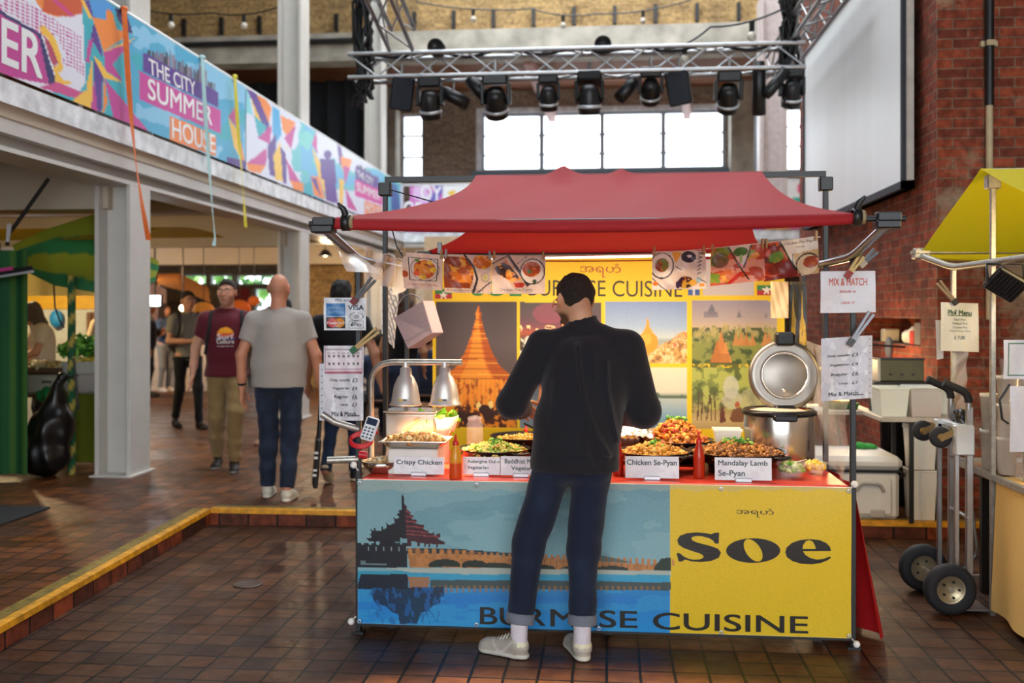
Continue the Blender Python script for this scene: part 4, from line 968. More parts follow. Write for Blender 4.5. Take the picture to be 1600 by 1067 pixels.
# --- front banner
q8 = lambda x, y: (550 + x / 4.445, 760 + y / 4.446)
qa = lambda x, y: (860 + x / 2.808, 660 + y / 2.808)
def front_print(s):
    X, Y = s.X, s.Y
    s.rect(0, 0, 3000, 3000, '#c6a516')
    wob = Y + 3 * np.sin(X / 60.)
    s.vgrad(0, 700, 1047, 892, [(0, '#7fa3a6'), (.25, '#68909a'), (.6, '#6c98a2'), (1, '#7ba6ae')])
    n = fbm(X * .35, Y, 40, 3); s.fill((n > .55) & (X < 1047) & (Y < 880), '#8cb0b4', .35); s.fill((n < .4) & (X < 1047) & (Y < 880), '#5a8490', .35)
    s.vgrad(0, 892, 1047, 1100, [(0, '#3c97b0'), (.08, '#2f8fb8'), (.2, '#1e78c0'), (.55, '#2290d0'), (1, '#1a7cc4')])
    n = fbm(X * .2, Y, 12, 8); s.fill((n > .56) & (X < 1047) & (Y > 895), '#3aa6cc', .35)
    P = lambda l: [q8(*p) for p in l]
    DK, BRK = '#1b2430', '#b57a45'
    # wall, crenels, trees
    s.poly(P([(20, 405), (385, 400), (385, 565), (20, 560)]), '#141c26')
    for i in range(7): a = 30 + i * 53; s.poly(P([(a, 392), (a + 34, 392), (a + 34, 410), (a, 410)]), '#141c26')
    for i in range(6): s.ell(*q8(116 + i * 53, 432), 1.1, 3.4, '#8ba0a2')
    s.poly(P([(385, 462), (820, 470), (1400, 500), (2200, 552), (2215, 592), (1400, 575), (400, 562)]), BRK)
    s.poly(P([(385, 425), (700, 432), (1130, 465), (1320, 482), (1320, 495), (820, 470), (385, 466)]), '#20323a')
    for i in range(42):
        k = i / 41; a = 388 + i * (56 - 14 * k) if i < 9 else 388 + 9 * 54 + (i - 9) * 42; y = 425 + .038 * (a - 388) + (10 if a > 840 else 0); wv = 30 if i < 9 else 22
        s.poly(P([(a, y + 8), (a + wv * .5, y), (a + wv, y + 8), (a + wv, y + 45), (a, y + 45)]), BRK)
    n = fbm(X, Y, 6, 4); s.fill((n > .55) & in_poly(X, Y, P([(385, 425), (2215, 545), (2215, 592), (400, 565)])), '#8a5a34', .5)
    for i in range(24): x = 1150 + i * 45; s.poly(P([(x, 500 + i * 2.2), (x + 6, 500 + i * 2.2), (x + 6, 570), (x, 570)]), '#5d4430', .7)
    for cx, cy, rx, ry in ((640, 548, 110, 42), (850, 550, 90, 38), (1000, 556, 110, 28), (1320, 570, 90, 25), (1560, 575, 110, 28), (1800, 578, 120, 26)): s.fill((((X - q8(cx, 0)[0]) / (rx / 4.445)) ** 2 + ((Y - q8(0, cy)[1]) / (ry / 4.446)) ** 2 < 1) & (Y < q8(0, 560 + (cx - 640) * .02)[1]), '#1e2a22')
    s.poly(P([(2110, 540), (2150, 500), (2215, 490), (2215, 600), (2090, 590)]), '#1d3026'); s.poly(P([(1700, 470), (1830, 500), (1960, 530), (1700, 520)]), '#2a3f36', .7)
    s.poly(P([(225, 565), (400, 572), (780, 565), (2215, 585), (2215, 612), (1500, 610), (800, 612), (420, 600)]), '#a7b0a6'); s.poly(P([(60, 512), (95, 512), (95, 535), (240, 538), (240, 548), (60, 545)]), '#6d8488', .8)
    # palace
    s.poly(P([(352, 40), (362, 60), (366, 130), (378, 120), (378, 350), (400, 352), (400, 410), (385, 415), (385, 360), (338, 358), (338, 410), (328, 412), (328, 385), (302, 385), (300, 410), (230, 410), (225, 395), (205, 405), (190, 380), (170, 385), (160, 405), (150, 400), (155, 378), (120, 378), (95, 355), (120, 360), (138, 345), (118, 325), (135, 325), (132, 292), (150, 310), (160, 275), (168, 305), (205, 305), (212, 262), (220, 295), (245, 285), (238, 248), (256, 268), (300, 250), (290, 210), (310, 225), (330, 210), (312, 190), (330, 182), (325, 165), (345, 160), (348, 100)]), '#10161f')
    s.poly(P([(366, 120), (380, 130), (384, 160), (410, 175), (402, 190), (428, 200), (418, 225), (455, 232), (440, 255), (505, 268), (495, 292), (520, 310), (528, 300), (535, 325), (570, 320), (575, 340), (610, 322), (615, 355), (590, 362), (648, 388), (640, 402), (598, 400), (594, 425), (584, 425), (584, 402), (545, 398), (543, 422), (533, 422), (533, 400), (515, 398), (513, 420), (503, 420), (503, 395), (470, 395), (468, 418), (455, 418), (450, 385), (412, 380), (410, 415), (385, 415), (378, 340)]), '#3e2028')
    for (x0, y0, x1, y1) in ((372, 170, 408, 180), (376, 205, 425, 212), (378, 238, 450, 248), (380, 275, 500, 285), (382, 305, 530, 322), (382, 330, 600, 350)): s.line([q8(x0, y0), q8(x1, y1)], 1.6, '#8a4548'); 
    # reflections in the moat
    s.poly(P([(60, 610), (385, 610), (390, 715), (30, 712)]), '#141f2e'); s.poly(P([(388, 625), (540, 632), (530, 700), (400, 725)]), '#a06a35', .9); s.poly(P([(540, 650), (1400, 655), (2215, 665), (2215, 720), (1100, 712), (540, 705)]), '#42402e', .9)
    for i in range(40): a = 560 + i * 40; s.poly(P([(a, 690), (a + 22, 690), (a + 20, 740 - i * .6), (a + 2, 740 - i * .6)]), '#8c6a42', .7)
    s.poly(P([(150, 705), (640, 700), (640, 760), (610, 770), (615, 810), (560, 830), (520, 870), (480, 880), (450, 955), (330, 955), (320, 890), (270, 870), (230, 830), (170, 820), (150, 790), (130, 745)]), '#0f2036', .92)
    n = fbm(X, Y * .5, 5, 6); s.fill((n > .58) & in_poly(X, Y, P([(60, 705), (640, 700), (660, 955), (200, 955)])), '#1a5f9e', .7)
    s.a[X < 1047] *= .78
    s.fill((Y < 766 + 2 * np.sin(X / 9)), '#9b9c86', .35)
S_out = [(740, 482), (738, 530), (722, 530), (712, 516), (695, 506), (665, 498), (640, 497), (622, 501), (618, 509), (626, 518), (645, 526), (700, 540), (735, 552), (748, 570), (738, 592), (705, 606), (660, 611), (620, 608), (590, 600), (578, 608), (562, 608), (553, 572), (568, 572), (582, 585), (605, 596), (630, 601), (655, 599), (671, 592), (670, 582), (655, 573), (620, 562), (585, 550), (562, 535), (556, 515), (568, 496), (600, 485), (640, 481), (680, 484), (705, 489), (722, 482)]
ell = lambda cx, cy, rx, ry, a=0, n=40, f=0, t=6.2832: [(cx + rx * math.cos(f + t * i / n) + a * ry * math.sin(f + t * i / n), cy + ry * math.sin(f + t * i / n)) for i in range(n)]
soe = [([[qa(*p) for p in S_out]], '#17130c'), ([[qa(*p) for p in ell(889, 561, 119, 54)], [qa(*p) for p in ell(889, 560, 36, 49, .42)]], '#17130c'),
       ([[qa(*p) for p in [(1231, 563), (1226, 545), (1210, 528), (1180, 515), (1140, 511), (1095, 515), (1058, 528), (1036, 548), (1030, 568), (1037, 590), (1062, 608), (1100, 619), (1145, 622), (1185, 616), (1215, 604), (1232, 592), (1224, 587), (1200, 597), (1170, 601), (1140, 594), (1118, 580), (1107, 564)]], [qa(*p) for p in [(1105, 554), (1109, 535), (1120, 520), (1135, 515), (1150, 521), (1160, 538), (1164, 554)]]], '#17130c')]
YB_ = 4.872
fb = sheet_obj('front_banner', [(-1.243, YB_, .772), (1.152, YB_, .772), (1.152, YB_, .055), (-1.243, YB_, .055)], 560, 170, front_print, m_vinyl, g=1.25, loc=(0, YB_, .055), shapes=soe, thick=.002,
    texts=[('အရဟံ', (1150, 793), (1209, 795), (1150, 807), '#17130c', .0), ('BUR', (750, 948), (853, 950.5), (750, 975), '#17130c', .012), ('M', (860, 951), (900, 952), (860, 978), '#17130c', .012), ('ESE', (906, 952), (996, 954), (906, 979), '#17130c', .012), ('CUISINE', (1020, 956), (1263, 963), (1020, 983), '#17130c', .012)],
    label='printed vinyl banner with palace, moat and the word Soe hung across the counter front', cat='banner',
    bulge=lambda u, v: .006 * np.sin(u * 19 + v * 2) * (1 - v) ** 2 + .004 * np.sin(u * 7 + 5 * v) + .005 * np.exp(-((u - .08 - .35 * v) / .05) ** 2) * (1 - v))
mb = MB()
for u in (.005, .25, .5, .745, .995):
    for z in (.758, .07): mb.lathe([(.006, 0), (.011, 0), (.011, .002), (.006, .002)], (-1.243 + 2.395 * u, YB_ - .013, z), 12, Matrix.Rotation(PI / 2, 4, 'X'))
mb.build('eyelets', m_silver, parent=fb)
for k, (x, z, lab) in enumerate(((-1.262, .845, 'upper left'), (1.166, .79, 'upper right'), (-1.275, .065, 'lower left'), (1.175, .03, 'lower right'))):
    t = thing('ball_bungee', (x, 4.865, z), 'white ball of the elastic tie at the %s corner of the front banner' % lab, 'elastic tie', 'ball ties of the front banner')
    MB().ball((x, 4.865, z), .017, 12).build('ball', mat('white_ball', C('#e4e0da'), .35), parent=t); MB().tube([(x, 4.87, z), (x * .985, 4.885, z + (-.03 if z > .3 else .02))], .004, 6).build('elastic_loop', mat('white_elastic', C('#c9c4bc'), .7), parent=t)

# --- yellow backdrop
def back_print(s):
    X, Y = s.X, s.Y
    s.rect(0, 0, 3000, 3000, '#f0cc1a')
    s.rect(680, 452, 706, 467, '#3d8a4e'); s.rect(680, 459, 706, 467, '#b9343c'); s.poly([(693, 454), (695, 459), (700, 459), (696, 462), (698, 467), (693, 464), (688, 467), (690, 462), (686, 459), (691, 459)], '#f0ece0')
    s.rect(1183, 442, 1212, 462, '#3d8a4e'); s.rect(1183, 454, 1212, 462, '#b9343c'); s.rect(1183, 438, 1212, 446, '#e2c22c'); s.poly([(1198, 446), (1200, 451), (1206, 451), (1201, 455), (1203, 461), (1198, 457), (1193, 461), (1195, 455), (1190, 451), (1196, 451)], '#f0ece0')
    s.rect(1075, 440, 1093, 461, '#3a5fa8'); s.rect(1083, 440, 1086, 461, '#e6e6ea'); s.rect(1075, 449, 1093, 452, '#e6e6ea'); s.rect(1098, 400, 1178, 461, '#c9c3c9')
    # golden stupa by night
    s.vgrad(681, 472, 808, 668, [(0, '#4b434a'), (.35, '#5c5053'), (.7, '#5b4a47'), (1, '#3a2a24')])
    pr = [(478, 1), (486, 2.5), (490, 5), (496, 4), (500, 5), (515, 9), (524, 11), (530, 14), (545, 19), (555, 24), (562, 29), (566, 29), (574, 36), (582, 46), (588, 54), (600, 62), (668, 64)]
    inn = (X > 682) & (X < 807); w = np.interp(Y, [p[0] for p in pr], [p[1] for p in pr], left=0); st = inn & (np.abs(X - 747.5) < w) & (Y < 668)
    s.fill(st, '#d9741c'); s.fill(st & (np.abs(X - 744 + (Y - 560) * .02) < w * .45) & (Y < 600), '#f0a030', .8); s.fill(st & (X > 747 + w * .45), '#a54a14', .7)
    for y in (500, 507, 514, 521, 529, 536, 544, 552, 560, 567, 576, 585, 592): s.fill(st & (np.abs(Y - y - .02 * (X - 747) ** 2 / (w + 4)) < 1.0), '#f3b544' if y % 2 else '#9c4312', .8)
    n = fbm(X * 1.6, Y, 9, 12); lo = st & (Y > 592); s.fill(lo & (n > .5), '#f0982c', .8); s.fill(lo & (n < .42), '#8a360e', .8); s.fill(lo & (np.sin(X * .9) > .4) & (Y < 632), '#f6b23e', .45)
    s.fill(lo & (Y > 632) & (n < .5), '#3a1d14', .85)
    for x, y in ((748, 634), (767, 632)): s.ell(x, y, 4, 6, '#ffd98a')
    for x, y, r in ((757, 640, 9), (764, 648, 10), (720, 650, 9), (735, 655, 12), (775, 645, 5), (790, 652, 7)): s.ell(x, y, r, r * .9, '#3a2018')
    # dusk picture
    s.vgrad(812, 472, 940, 668, [(0, '#4d4850'), (.12, '#5c4a58'), (.2, '#82485a'), (.24, '#b5583c'), (.3, '#4a3a35'), (.5, '#39342f'), (.75, '#5c6a78'), (1, '#7f98ae')])
    pn = (X > 812) & (X < 940); n = fbm(X, Y, 7, 5); s.fill(pn & (n > .6) & (Y > 508) & (Y < 520), '#ffd9a0'); s.fill(pn & (n > .62) & (Y > 525) & (Y < 560), '#d6d2c8'); s.ell(858, 490, 26, 16, '#a8506c', .5)
    # golden rock
    s.vgrad(945, 471, 1074, 568, [(0, '#7f9ad0'), (.4, '#9fb8d8'), (.58, '#c3cfd2'), (.62, '#9fb0ae'), (1, '#8fa08e')])
    s.poly([(988, 568), (990, 556), (1008, 548), (1030, 540), (1050, 530), (1062, 520), (1074, 517), (1074, 568)], '#d9a45a'); pn = in_poly(X, Y, [(988, 568), (1030, 540), (1074, 517), (1074, 568)])
    n = fbm(X, Y, 6, 9); s.fill(pn & (n > .55), '#f0d5a0', .9); s.fill(pn & (n < .38), '#8a5a34', .8); s.fill(pn & (n > .62) & (Y < 545), '#c8563c', .8)
    s.poly([(945, 560), (980, 552), (992, 568), (945, 568)], '#6b7f6a'); s.ell(1012, 535, 16.5, 17, '#e59a28'); s.ell(1009, 530, 9, 9, '#f3b648', .7); s.poly([(1011, 497), (1013, 497), (1015, 510), (1021, 522), (1003, 522), (1009, 510)], '#e8a030')
    # temples in the mist
    s.vgrad(1081, 470, 1214, 568, [(0, '#9a93a8'), (.3, '#b3a5a2'), (.42, '#c9b294'), (.5, '#a0986a'), (.7, '#77803f'), (1, '#4f6430')])
    pn = (X > 1081) & (X < 1214); n = fbm(X, Y, 9, 21); s.fill(pn & (Y > 508) & (n > .52), '#8d9346', .9); s.fill(pn & (Y > 512) & (n < .42), '#3f5228', .9); s.fill(pn & (n > .6) & (Y > 505) & (Y < 535), '#c2ad72', .7)
    s.poly([(1104, 492), (1108, 482), (1112, 474), (1116, 482), (1120, 492)], '#70707f'); s.rect(1100, 487, 1122, 496, '#7b7885', .8); s.poly([(1151, 496), (1155, 484), (1159, 496)], '#7f7a80'); s.poly([(1194, 496), (1197, 486), (1200, 496)], '#908a8c')
    for x, h, c in ((1127, 50, '#c9803a'), (1120, 36, '#b8722f'), (1134, 34, '#d38d46'), (1150, 22, '#c98a4a'), (1158, 24, '#c98a4a'), (1166, 22, '#c08040'), (1176, 20, '#c98a4a'), (1196, 24, '#cf8f4d'), (1202, 22, '#c98a4a')):
        b = 566 if h > 30 else 540; s.poly([(x, b - h), (x + h * .13, b - h * .45), (x + h * .3, b), (x - h * .3, b), (x - h * .13, b - h * .45)], c)
    s.rect(1112, 552, 1140, 567, '#b5702f', .7)
    # lake
    s.vgrad(945, 574, 1074, 671, [(0, '#e9e3c6'), (.4, '#ded9c4'), (.46, '#8f9a84'), (.5, '#b9c3bd'), (.75, '#8fb0c4'), (1, '#5f92b5')])
    s.poly([(1004, 620), (1022, 616), (1028, 612), (1032, 618), (1046, 618), (1066, 617), (1074, 619), (1074, 622), (945, 623)], '#5f7360'); s.ell(1028, 629, 5, 4, '#6f8478', .8)
    # shaded road
    s.vgrad(1081, 574, 1214, 670, [(0, '#8f9a45'), (.4, '#7c8a48'), (.7, '#a89462'), (.85, '#c9b07a'), (1, '#b59a6c')])
    pn = (X > 1081) & (X < 1214) & (Y > 574) & (Y < 672); n = fbm(X, Y, 12, 31); s.fill(pn & (n > .55) & (Y < 640), '#b9bf5e', .8); s.fill(pn & (n < .42) & (Y < 645), '#4f5c30', .8)
    s.ell(1142, 605, 12, 18, '#cfd0c0', .7); s.ell(1144, 625, 16, 14, '#c4c4b4', .6); s.ell(1180, 625, 26, 20, '#c3c09c', .5)
    for x in (1090, 1096, 1104, 1112, 1118): s.line([(x, 656), (x + 6 - (x % 3) * 4, 612)], 2, '#5f4a34')
    s.poly([(1124, 660), (1126, 640), (1129, 634), (1132, 642), (1134, 660)], '#6a3a30'); s.poly([(1140, 655), (1145, 640), (1156, 636), (1162, 640), (1164, 655), (1160, 660), (1144, 660)], '#7a5138'); s.ell(1152, 632, 4, 5, '#b05a3a')
    for x in (676,): s.rect(0, 670.5, 3000, 3000, '#e6c41a')
xb0, xb1 = atY(676, 405, 6.72).x, atY(1226, 405, 6.72).x
bb = sheet_obj('backdrop_banner', [(xb0, 6.72, 1.985), (xb1, 6.72, 1.985), (xb1, 6.72, .45), (xb0, 6.72, .45)], 360, 230, back_print, attr_mat('backdrop_vinyl', .5, .03, translucent=.15), g=1.0, loc=(0, 6.72, .45), thick=.002,
    texts=[('အရဟံ', (906, 411), (970, 412), (906, 433), '#a8432a', .0), ('BURMESE CUISINE', (826, 437), (1066, 439), (826, 462), '#2a2c22', .0), ('SOE', (738, 437), (815, 438), (738, 462), '#2f8a46', .015)],
    label='yellow backdrop banner of Burmese views hung behind the food counter', cat='banner', bulge=lambda u, v: .006 * np.sin(u * 30) * (1 - v))
# --- counter
t = thing('counter_table', (-.04, 5.4, 0), 'trestle table under the red cover behind the front banner', 'table')
MB().box((-1.225, 4.92, .735), (1.145, 5.95, .762), bev=.004).build('table_top', mat('table_wood', C('#7a5b3e'), .6), parent=t)
for x in (-1.1, 0, 1.02):
    for y in (5.0, 5.85): MB().box((x - .018, y - .018, 0), (x + .018, y + .018, .735)).build('leg', m_black, parent=t)
mb = MB(); mb.col = C('#d8402e')
def cov(u, v):
    x = -1.228 + 2.376 * u; 
    if v < .12: return Vector((x, 4.905, .74 + .03 * v / .12))
    y = 4.905 + (v - .12) / .88 * 1.05; return Vector((x, y, .7705 + .0018 * math.sin(x * 13) * math.sin(y * 17)))
mb.grid(cov, 60, 26); mb.build('table_cover', attr_mat('red_oilcloth', .35, .05), loc=(0, 5.4, .77), color=True, label='shiny red oilcloth covering the counter top', cat='tablecloth')
# red cloth hanging at the right side
mb = MB(); mb.col = C('#b01218')
def rc(u, v):
    y = 5.0 + .75 * u; return Vector((1.195 + .03 * math.sin(u * 17) * (.3 + v) + .10 * v * (1 - u) + .02 * v, y - .02 * v, .76 - .74 * v))
mb.grid(rc, 40, 16); mb.build('side_cloth', m_redcloth, loc=(1.2, 5.3, .02), color=True, label='red cloth hanging down the right side of the counter', cat='cloth')
mb = MB(); mb.col = C('#8a1418'); mb.grid(lambda u, v: Vector((-1.268 - .008 * math.sin(u * 15), 4.93 + .9 * u, .74 - .7 * v)), 30, 6); mb.build('side_cloth', m_redcloth, loc=(-1.27, 5.3, .02), color=True, label='dark red cloth closing the left end of the counter', cat='cloth')
# clear plastic guard on the right
mb = MB(); mb.grid(lambda u, v: Vector((1.148 + .02 * math.sin(u * 9 + v * 5) * math.sin(v * 8), 4.93 + 1.15 * u, 1.40 - .62 * v + .05 * u)), 36, 24)
mb.build('plastic_sheet', clear_mat('clear_wrap', (.92, .92, .9), .30, .12), loc=(1.15, 5.4, .79), label='crumpled clear plastic sheet stretched beside the rice cooker', cat='plastic sheet')
# ------------------------------------------------------------------ things on the counter
ZT = .772
m_pan = mat('black_pan_iron', C('#15151a'), .35, .3, var=.15); m_steel = mat('brushed_steel', C('#c9c2b8'), .22, .95, var=.06, scale=30, stretch=(1, 1, 12)); m_dullsteel = mat('dull_aluminium', C('#cfcac4'), .42, .6, var=.08)
m_food = attr_mat('cooked_food', .42, .2, 80, spec=.5); m_glass = clear_mat('bowl_glass', (.95, .97, .97), .15, .04); m_foam = mat('white_foam', C('#dcd8d0'), .7, var=.05)
def base(px_, py_, z=ZT): return atZ(px_, py_, z)
def heap(name, c, rx, ry, h, n, cols, r, parent, label=None, green=0, power=1.6, flatn=1.0):
    mb = MB()
    for i in range(n):
        a = random.random() * 6.28; q = random.random() ** .5; x, y = math.cos(a) * q, math.sin(a) * q
        mb.col = C(random.choice(cols)); z = h * max(0, 1 - q ** power) + random.uniform(-.2, .5) * r
        mb.chunk((c[0] + x * rx, c[1] + y * ry, c[2] + z), r * random.uniform(.6, 1.3), (1, random.uniform(.5, 1), random.uniform(.4, .9) * flatn), .3)
    for i in range(green):
        a = random.random() * 6.28; q = random.random() ** .5 * .32; mb.col = C(random.choice(['#4f9a2c', '#7fc03f', '#2f7a24', '#9ad04f'])); mb.chunk((c[0] + math.cos(a) * q * rx, c[1] + math.sin(a) * q * ry, c[2] + h + random.uniform(0, .025)), r * .8, (1.2, .7, .3), .3)
    mb.col = C(cols[0], .6); mb.lathe([(.98, -.01), (.8, h * (1 - .8 ** power) * .8), (.5, h * (1 - .5 ** power) * .85), (.02, h * .85)], c, 24, Matrix.Diagonal((rx, ry, 1, 1)))
    return mb.build(name, m_food, parent, c, color=True, kind='stuff', label=label)
def pan(px_, py_, Y, D, zr, label, foodname, cols, h, n, r, green=0, handle=True, deep=.06, stand=True, hangle=2.4):
    c = atY(px_, py_, Y); x, y = c.x, Y; R = D / 2
    t = thing('wok_pan', (x, y, ZT), label, 'pan', 'black pans on the counter')
    MB().lathe([(0, zr - deep), (R * .72, zr - deep), (R * .9, zr - deep * .55), (R, zr), (R + .008, zr + .002), (R * 1.0, zr - .006), (R * .88, zr - deep * .5 + .004), (R * .7, zr - deep + .006), (0, zr - deep + .006)], (x, y, 0), 40).build('pan_body', m_pan, parent=t)
    if handle:
        for a in (hangle, hangle + PI):
            d = Vector((math.cos(a), math.sin(a), 0)); s = d.orthogonal().normalized(); e = Vector((x, y, zr - .012)) + d * R; MB().tube(rounded([e - s.cross(d) * 0 + Vector((-d.y, d.x, 0)) * .045, e + d * .045 + Vector((-d.y, d.x, .008)) * .045, e + d * .045 - Vector((-d.y, d.x, -.008)) * .045, e - Vector((-d.y, d.x, 0)) * .045], .02), .008, 8).build('loop_handle', m_pan, parent=t)
    if stand:
        st = thing('pan_stand', (x, y, ZT), 'round black burner under the ' + label.split(' full')[0].split(' piled')[0].split(' topped')[0], 'burner', 'burners under the pans'); zt = zr - deep
        MB().lathe([(R * .55, ZT), (R * .6, ZT), (R * .6, zt - .012), (R * .5, zt - .002), (R * .45, zt - .012), (R * .55, ZT)], (x, y, 0), 28).build('burner_ring', m_pan, parent=st)
        MB().lathe([(R * .42, ZT), (R * .42, zt - .03), (0, zt - .03)], (x, y, 0), 20).build('burner_body', mat('burner_grey', C('#3a3a3c'), .4, .6), parent=st)
    f = heap('food', (x, y, zr - .022), R * .93, R * .93, h, n, cols, r, t, green=green); f['label'] = foodname
    return t
GREENV = ['#7f9a2e', '#a6b23a', '#5f8a2a', '#c9b254', '#8aa63a', '#d3c06a', '#b58a3a']
CHICK = ['#d99a2e', '#e3b04a', '#c98a2a', '#e0b860', '#cf8f34', '#a8742a']
pan(773, 703, 5.29, .37, .882, 'black pan full of green vegetables behind the orange sauce bottle', 'green vegetable stir fry', GREENV, .045, 330, .016, green=16)
pan(822, 682, 5.66, .40, .905, 'black pan with pale curry just left of the customer', 'pale curry', ['#c9a04a', '#d9b86a', '#b88a3a'], .012, 180, .012)
pan(1021, 704, 5.27, .38, .882, 'black pan of chicken topped with green herbs behind the Chicken Se-Pyan card', 'yellow chicken pieces', CHICK, .05, 330, .016, green=26)
pan(1056, 690, 5.66, .40, .895, 'rear black pan piled high with orange noodles', 'orange noodles', ['#c9731e', '#e0912e', '#a85a1a', '#d9822a', '#b33a20', '#e0a84a'], .125, 420, .016, green=14)
pan(1152, 706, 5.32, .50, .882, 'widest black pan of brown lamb topped with green herbs behind the Mandalay Lamb card', 'brown lamb pieces', ['#8a5420', '#b0722c', '#c98a3a', '#6f3f18', '#a5662a'], .055, 420, .017, green=34)
# heat lamps
p0 = base(590, 722); X0, Yl = p0.x, 5.3
t = thing('heat_lamp', (X0, Yl, ZT), 'steel stand with two bell heat lamps over the crispy chicken', 'heat lamp')
zt = 1.338; x1 = atY(722, 568, Yl).x
MB().tube(rounded([(X0, Yl, ZT), (X0, Yl, zt), (x1, Yl, zt)], .13, 10), .017, 12).build('bent_pole', m_galv, parent=t); MB().box((X0 - .06, Yl - .08, ZT), (X0 + .1, Yl + .08, ZT + .012), bev=.004).build('foot', m_galv, parent=t)
m_bulb = emit_mat('hot_bulb', (1, .72, .40), 14)
for k, xp in enumerate((634, 695)):
    xc = atY(xp, 600, Yl).x; z0 = atY(xp, 633, Yl).z
    sh = MB().lathe([(.022, z0 + .205), (.03, z0 + .2), (.032, z0 + .165), (.045, z0 + .15), (.064, z0 + .105), (.074, z0 + .05), (.079, z0 + .018), (.088, z0 + .008), (.088, z0), (.08, z0 + .004), (.072, z0 + .05), (.06, z0 + .105), (.04, z0 + .148)], (xc, Yl, 0), 32).build('bell_shade', m_dullsteel, parent=t)
    MB().cyl((xc, Yl, z0 + .2), (xc, Yl, zt), .02, 14).build('lamp_neck', m_dullsteel, parent=t)
    MB().ball((xc, Yl, z0 + .032), .042, 12, (1, 1, .8)).build('bulb', m_bulb, parent=sh)
    mb = MB(); mb.col = C('#d8b23a'); 
    for j in range(10):
        a = -PI / 2 - .28 + j * .056; mb.col = C('#d8b23a') if j < 5 else C('#1c1c20'); P_ = lambda a, z, r: (xc + math.cos(a) * r, Yl + math.sin(a) * r, z); mb.add([P_(a, z0 + .028, .0797), P_(a + .056, z0 + .028, .0797), P_(a + .056, z0 + .04, .0782), P_(a, z0 + .04, .0782)], [(0, 1, 2, 3)])
    mb.build('maker_plate', m_paper, parent=sh, color=True)
    ld = bpy.data.lights.new('heat_lamp_light', 'SPOT'); ld.energy = 26; ld.color = (1, .66, .33); ld.spot_size = 2.0; ld.spot_blend = .6; ld.shadow_soft_size = .04
    lo = bpy.data.objects.new('heat_lamp_light', ld); COL.objects.link(lo); lo.location = (xc, Yl, z0 - .012)
# steel box, tray, foam box, bowl
a = atY(607, 700, 5.5); b = atY(686, 643, 5.5)
t = thing('steel_container', ((a.x + b.x) / 2, 5.5, ZT), 'square steel food warmer with open lid lit by the heat lamps', 'food warmer')
MB().box((a.x, 5.4, ZT), (b.x, 5.6, b.z), bev=.008).build('body', m_steel, parent=t); MB().box((a.x + .01, 5.392, ZT + .06), (b.x - .01, 5.4, b.z - .012), bev=.003).build('front_panel', m_steel, parent=t); MB().box((a.x - .006, 5.39, b.z), (b.x + .006, 5.61, b.z + .012), bev=.004).build('lid', m_steel, parent=t)
mb = MB(); mb.tube([atY(612, 692, 5.385), atY(655, 653, 5.385), atY(648, 656, 5.385)], .004, 6); mb.build('skewer', m_goldclip, loc=atY(655, 653, 5.385), label='long wire skewer leaning on the steel food warmer', cat='skewer')
c = atY(651, 695, 5.16); W_, D_ = .345, .24; z0, z1 = .905, .942
mb = MB().box((c.x - .13, 5.05, ZT), (c.x + .13, 5.27, z0 - .004), bev=.006); mb.build('foam_box', m_foam, loc=(c.x, 5.16, ZT), label='white foam box under the tray of crispy chicken', cat='box')
t = thing('baking_tray', (c.x, 5.16, z0), 'shallow metal tray of crispy chicken under the heat lamps', 'tray')
ring = lambda w, d, z: [(c.x - w, 5.16 - d, z), (c.x + w, 5.16 - d, z), (c.x + w, 5.16 + d, z), (c.x - w, 5.16 + d, z)]
mb = MB(); R_ = [ring(.135, .085, z0), ring(.165, .115, z1), ring(.178, .128, z1 + .002), ring(.176, .126, z1 - .004), ring(.163, .113, z1 - .004), ring(.133, .083, z0 + .004)]; mb.add(sum(R_, []), [(i * 4 + j, i * 4 + (j + 1) % 4, (i + 1) * 4 + (j + 1) % 4, (i + 1) * 4 + j) for i in range(5) for j in range(4)] + [(3, 2, 1, 0), (20, 21, 22, 23)])
mb.build('tray_body', m_steel, parent=t, bevel=.004); f = heap('food', (c.x, 5.16, z1 - .012), .155, .105, .035, 300, ['#d9a05a', '#e8bd78', '#c98a42', '#eccb90', '#dcae6a'], .015, t, power=3); f['label'] = 'golden crispy chicken pieces'
c = base(592, 741); t = thing('mixing_bowl', (c.x, c.y + .07, ZT), 'low metal bowl of shredded salad at the left end of the counter', 'bowl'); cx, cy = c.x, c.y + .07
MB().lathe([(0, ZT), (.06, ZT), (.09, ZT + .03), (.105, ZT + .062), (.109, ZT + .062), (.092, ZT + .028), (.06, ZT + .004), (0, ZT + .004)], (cx, cy, 0), 32).build('bowl_body', m_steel, parent=t); f = heap('food', (cx, cy, ZT + .045), .095, .095, .03, 220, ['#e0c89a', '#d9b07a', '#e8dcc0', '#c9905a'], .011, t); f['label'] = 'pale shredded salad'
# lettuce bowl under the right lamp, jars
c = atY(688, 668, 5.5); t = thing('salad_bowl', (c.x, 5.5, ZT), 'white bowl with lettuce leaf standing under the right heat lamp', 'bowl')
MB().lathe([(0, ZT), (.05, ZT), (.05, .93), (.075, .95), (.10, 1.03), (.104, 1.03), (.08, .945), (.0, .945)], (c.x, 5.5, 0), 24).build('bowl_body', m_foam, parent=t)
mb = MB(); 
for k in range(9):
    a = k * .7; mb.col = C(random.choice(['#8fd03a', '#6fb82e', '#a8dc50'])); o = Vector((c.x + .03 * math.cos(a), 5.5 + .03 * math.sin(a), 1.02)); d = Vector((math.cos(a) * .09, math.sin(a) * .07 - .03, -.01 + .03 * (k % 3)))
    mb.grid(lambda u, v: o + d * u + Vector((-d.y, d.x, 0)) * (v - .5) * (1.2 * math.sin(PI * min(1, u + .15))) + Vector((0, 0, .012 * math.sin(u * 14 + v * 12))), 8, 6)
mb.build('lettuce_leaf', m_food, parent=t, color=True)
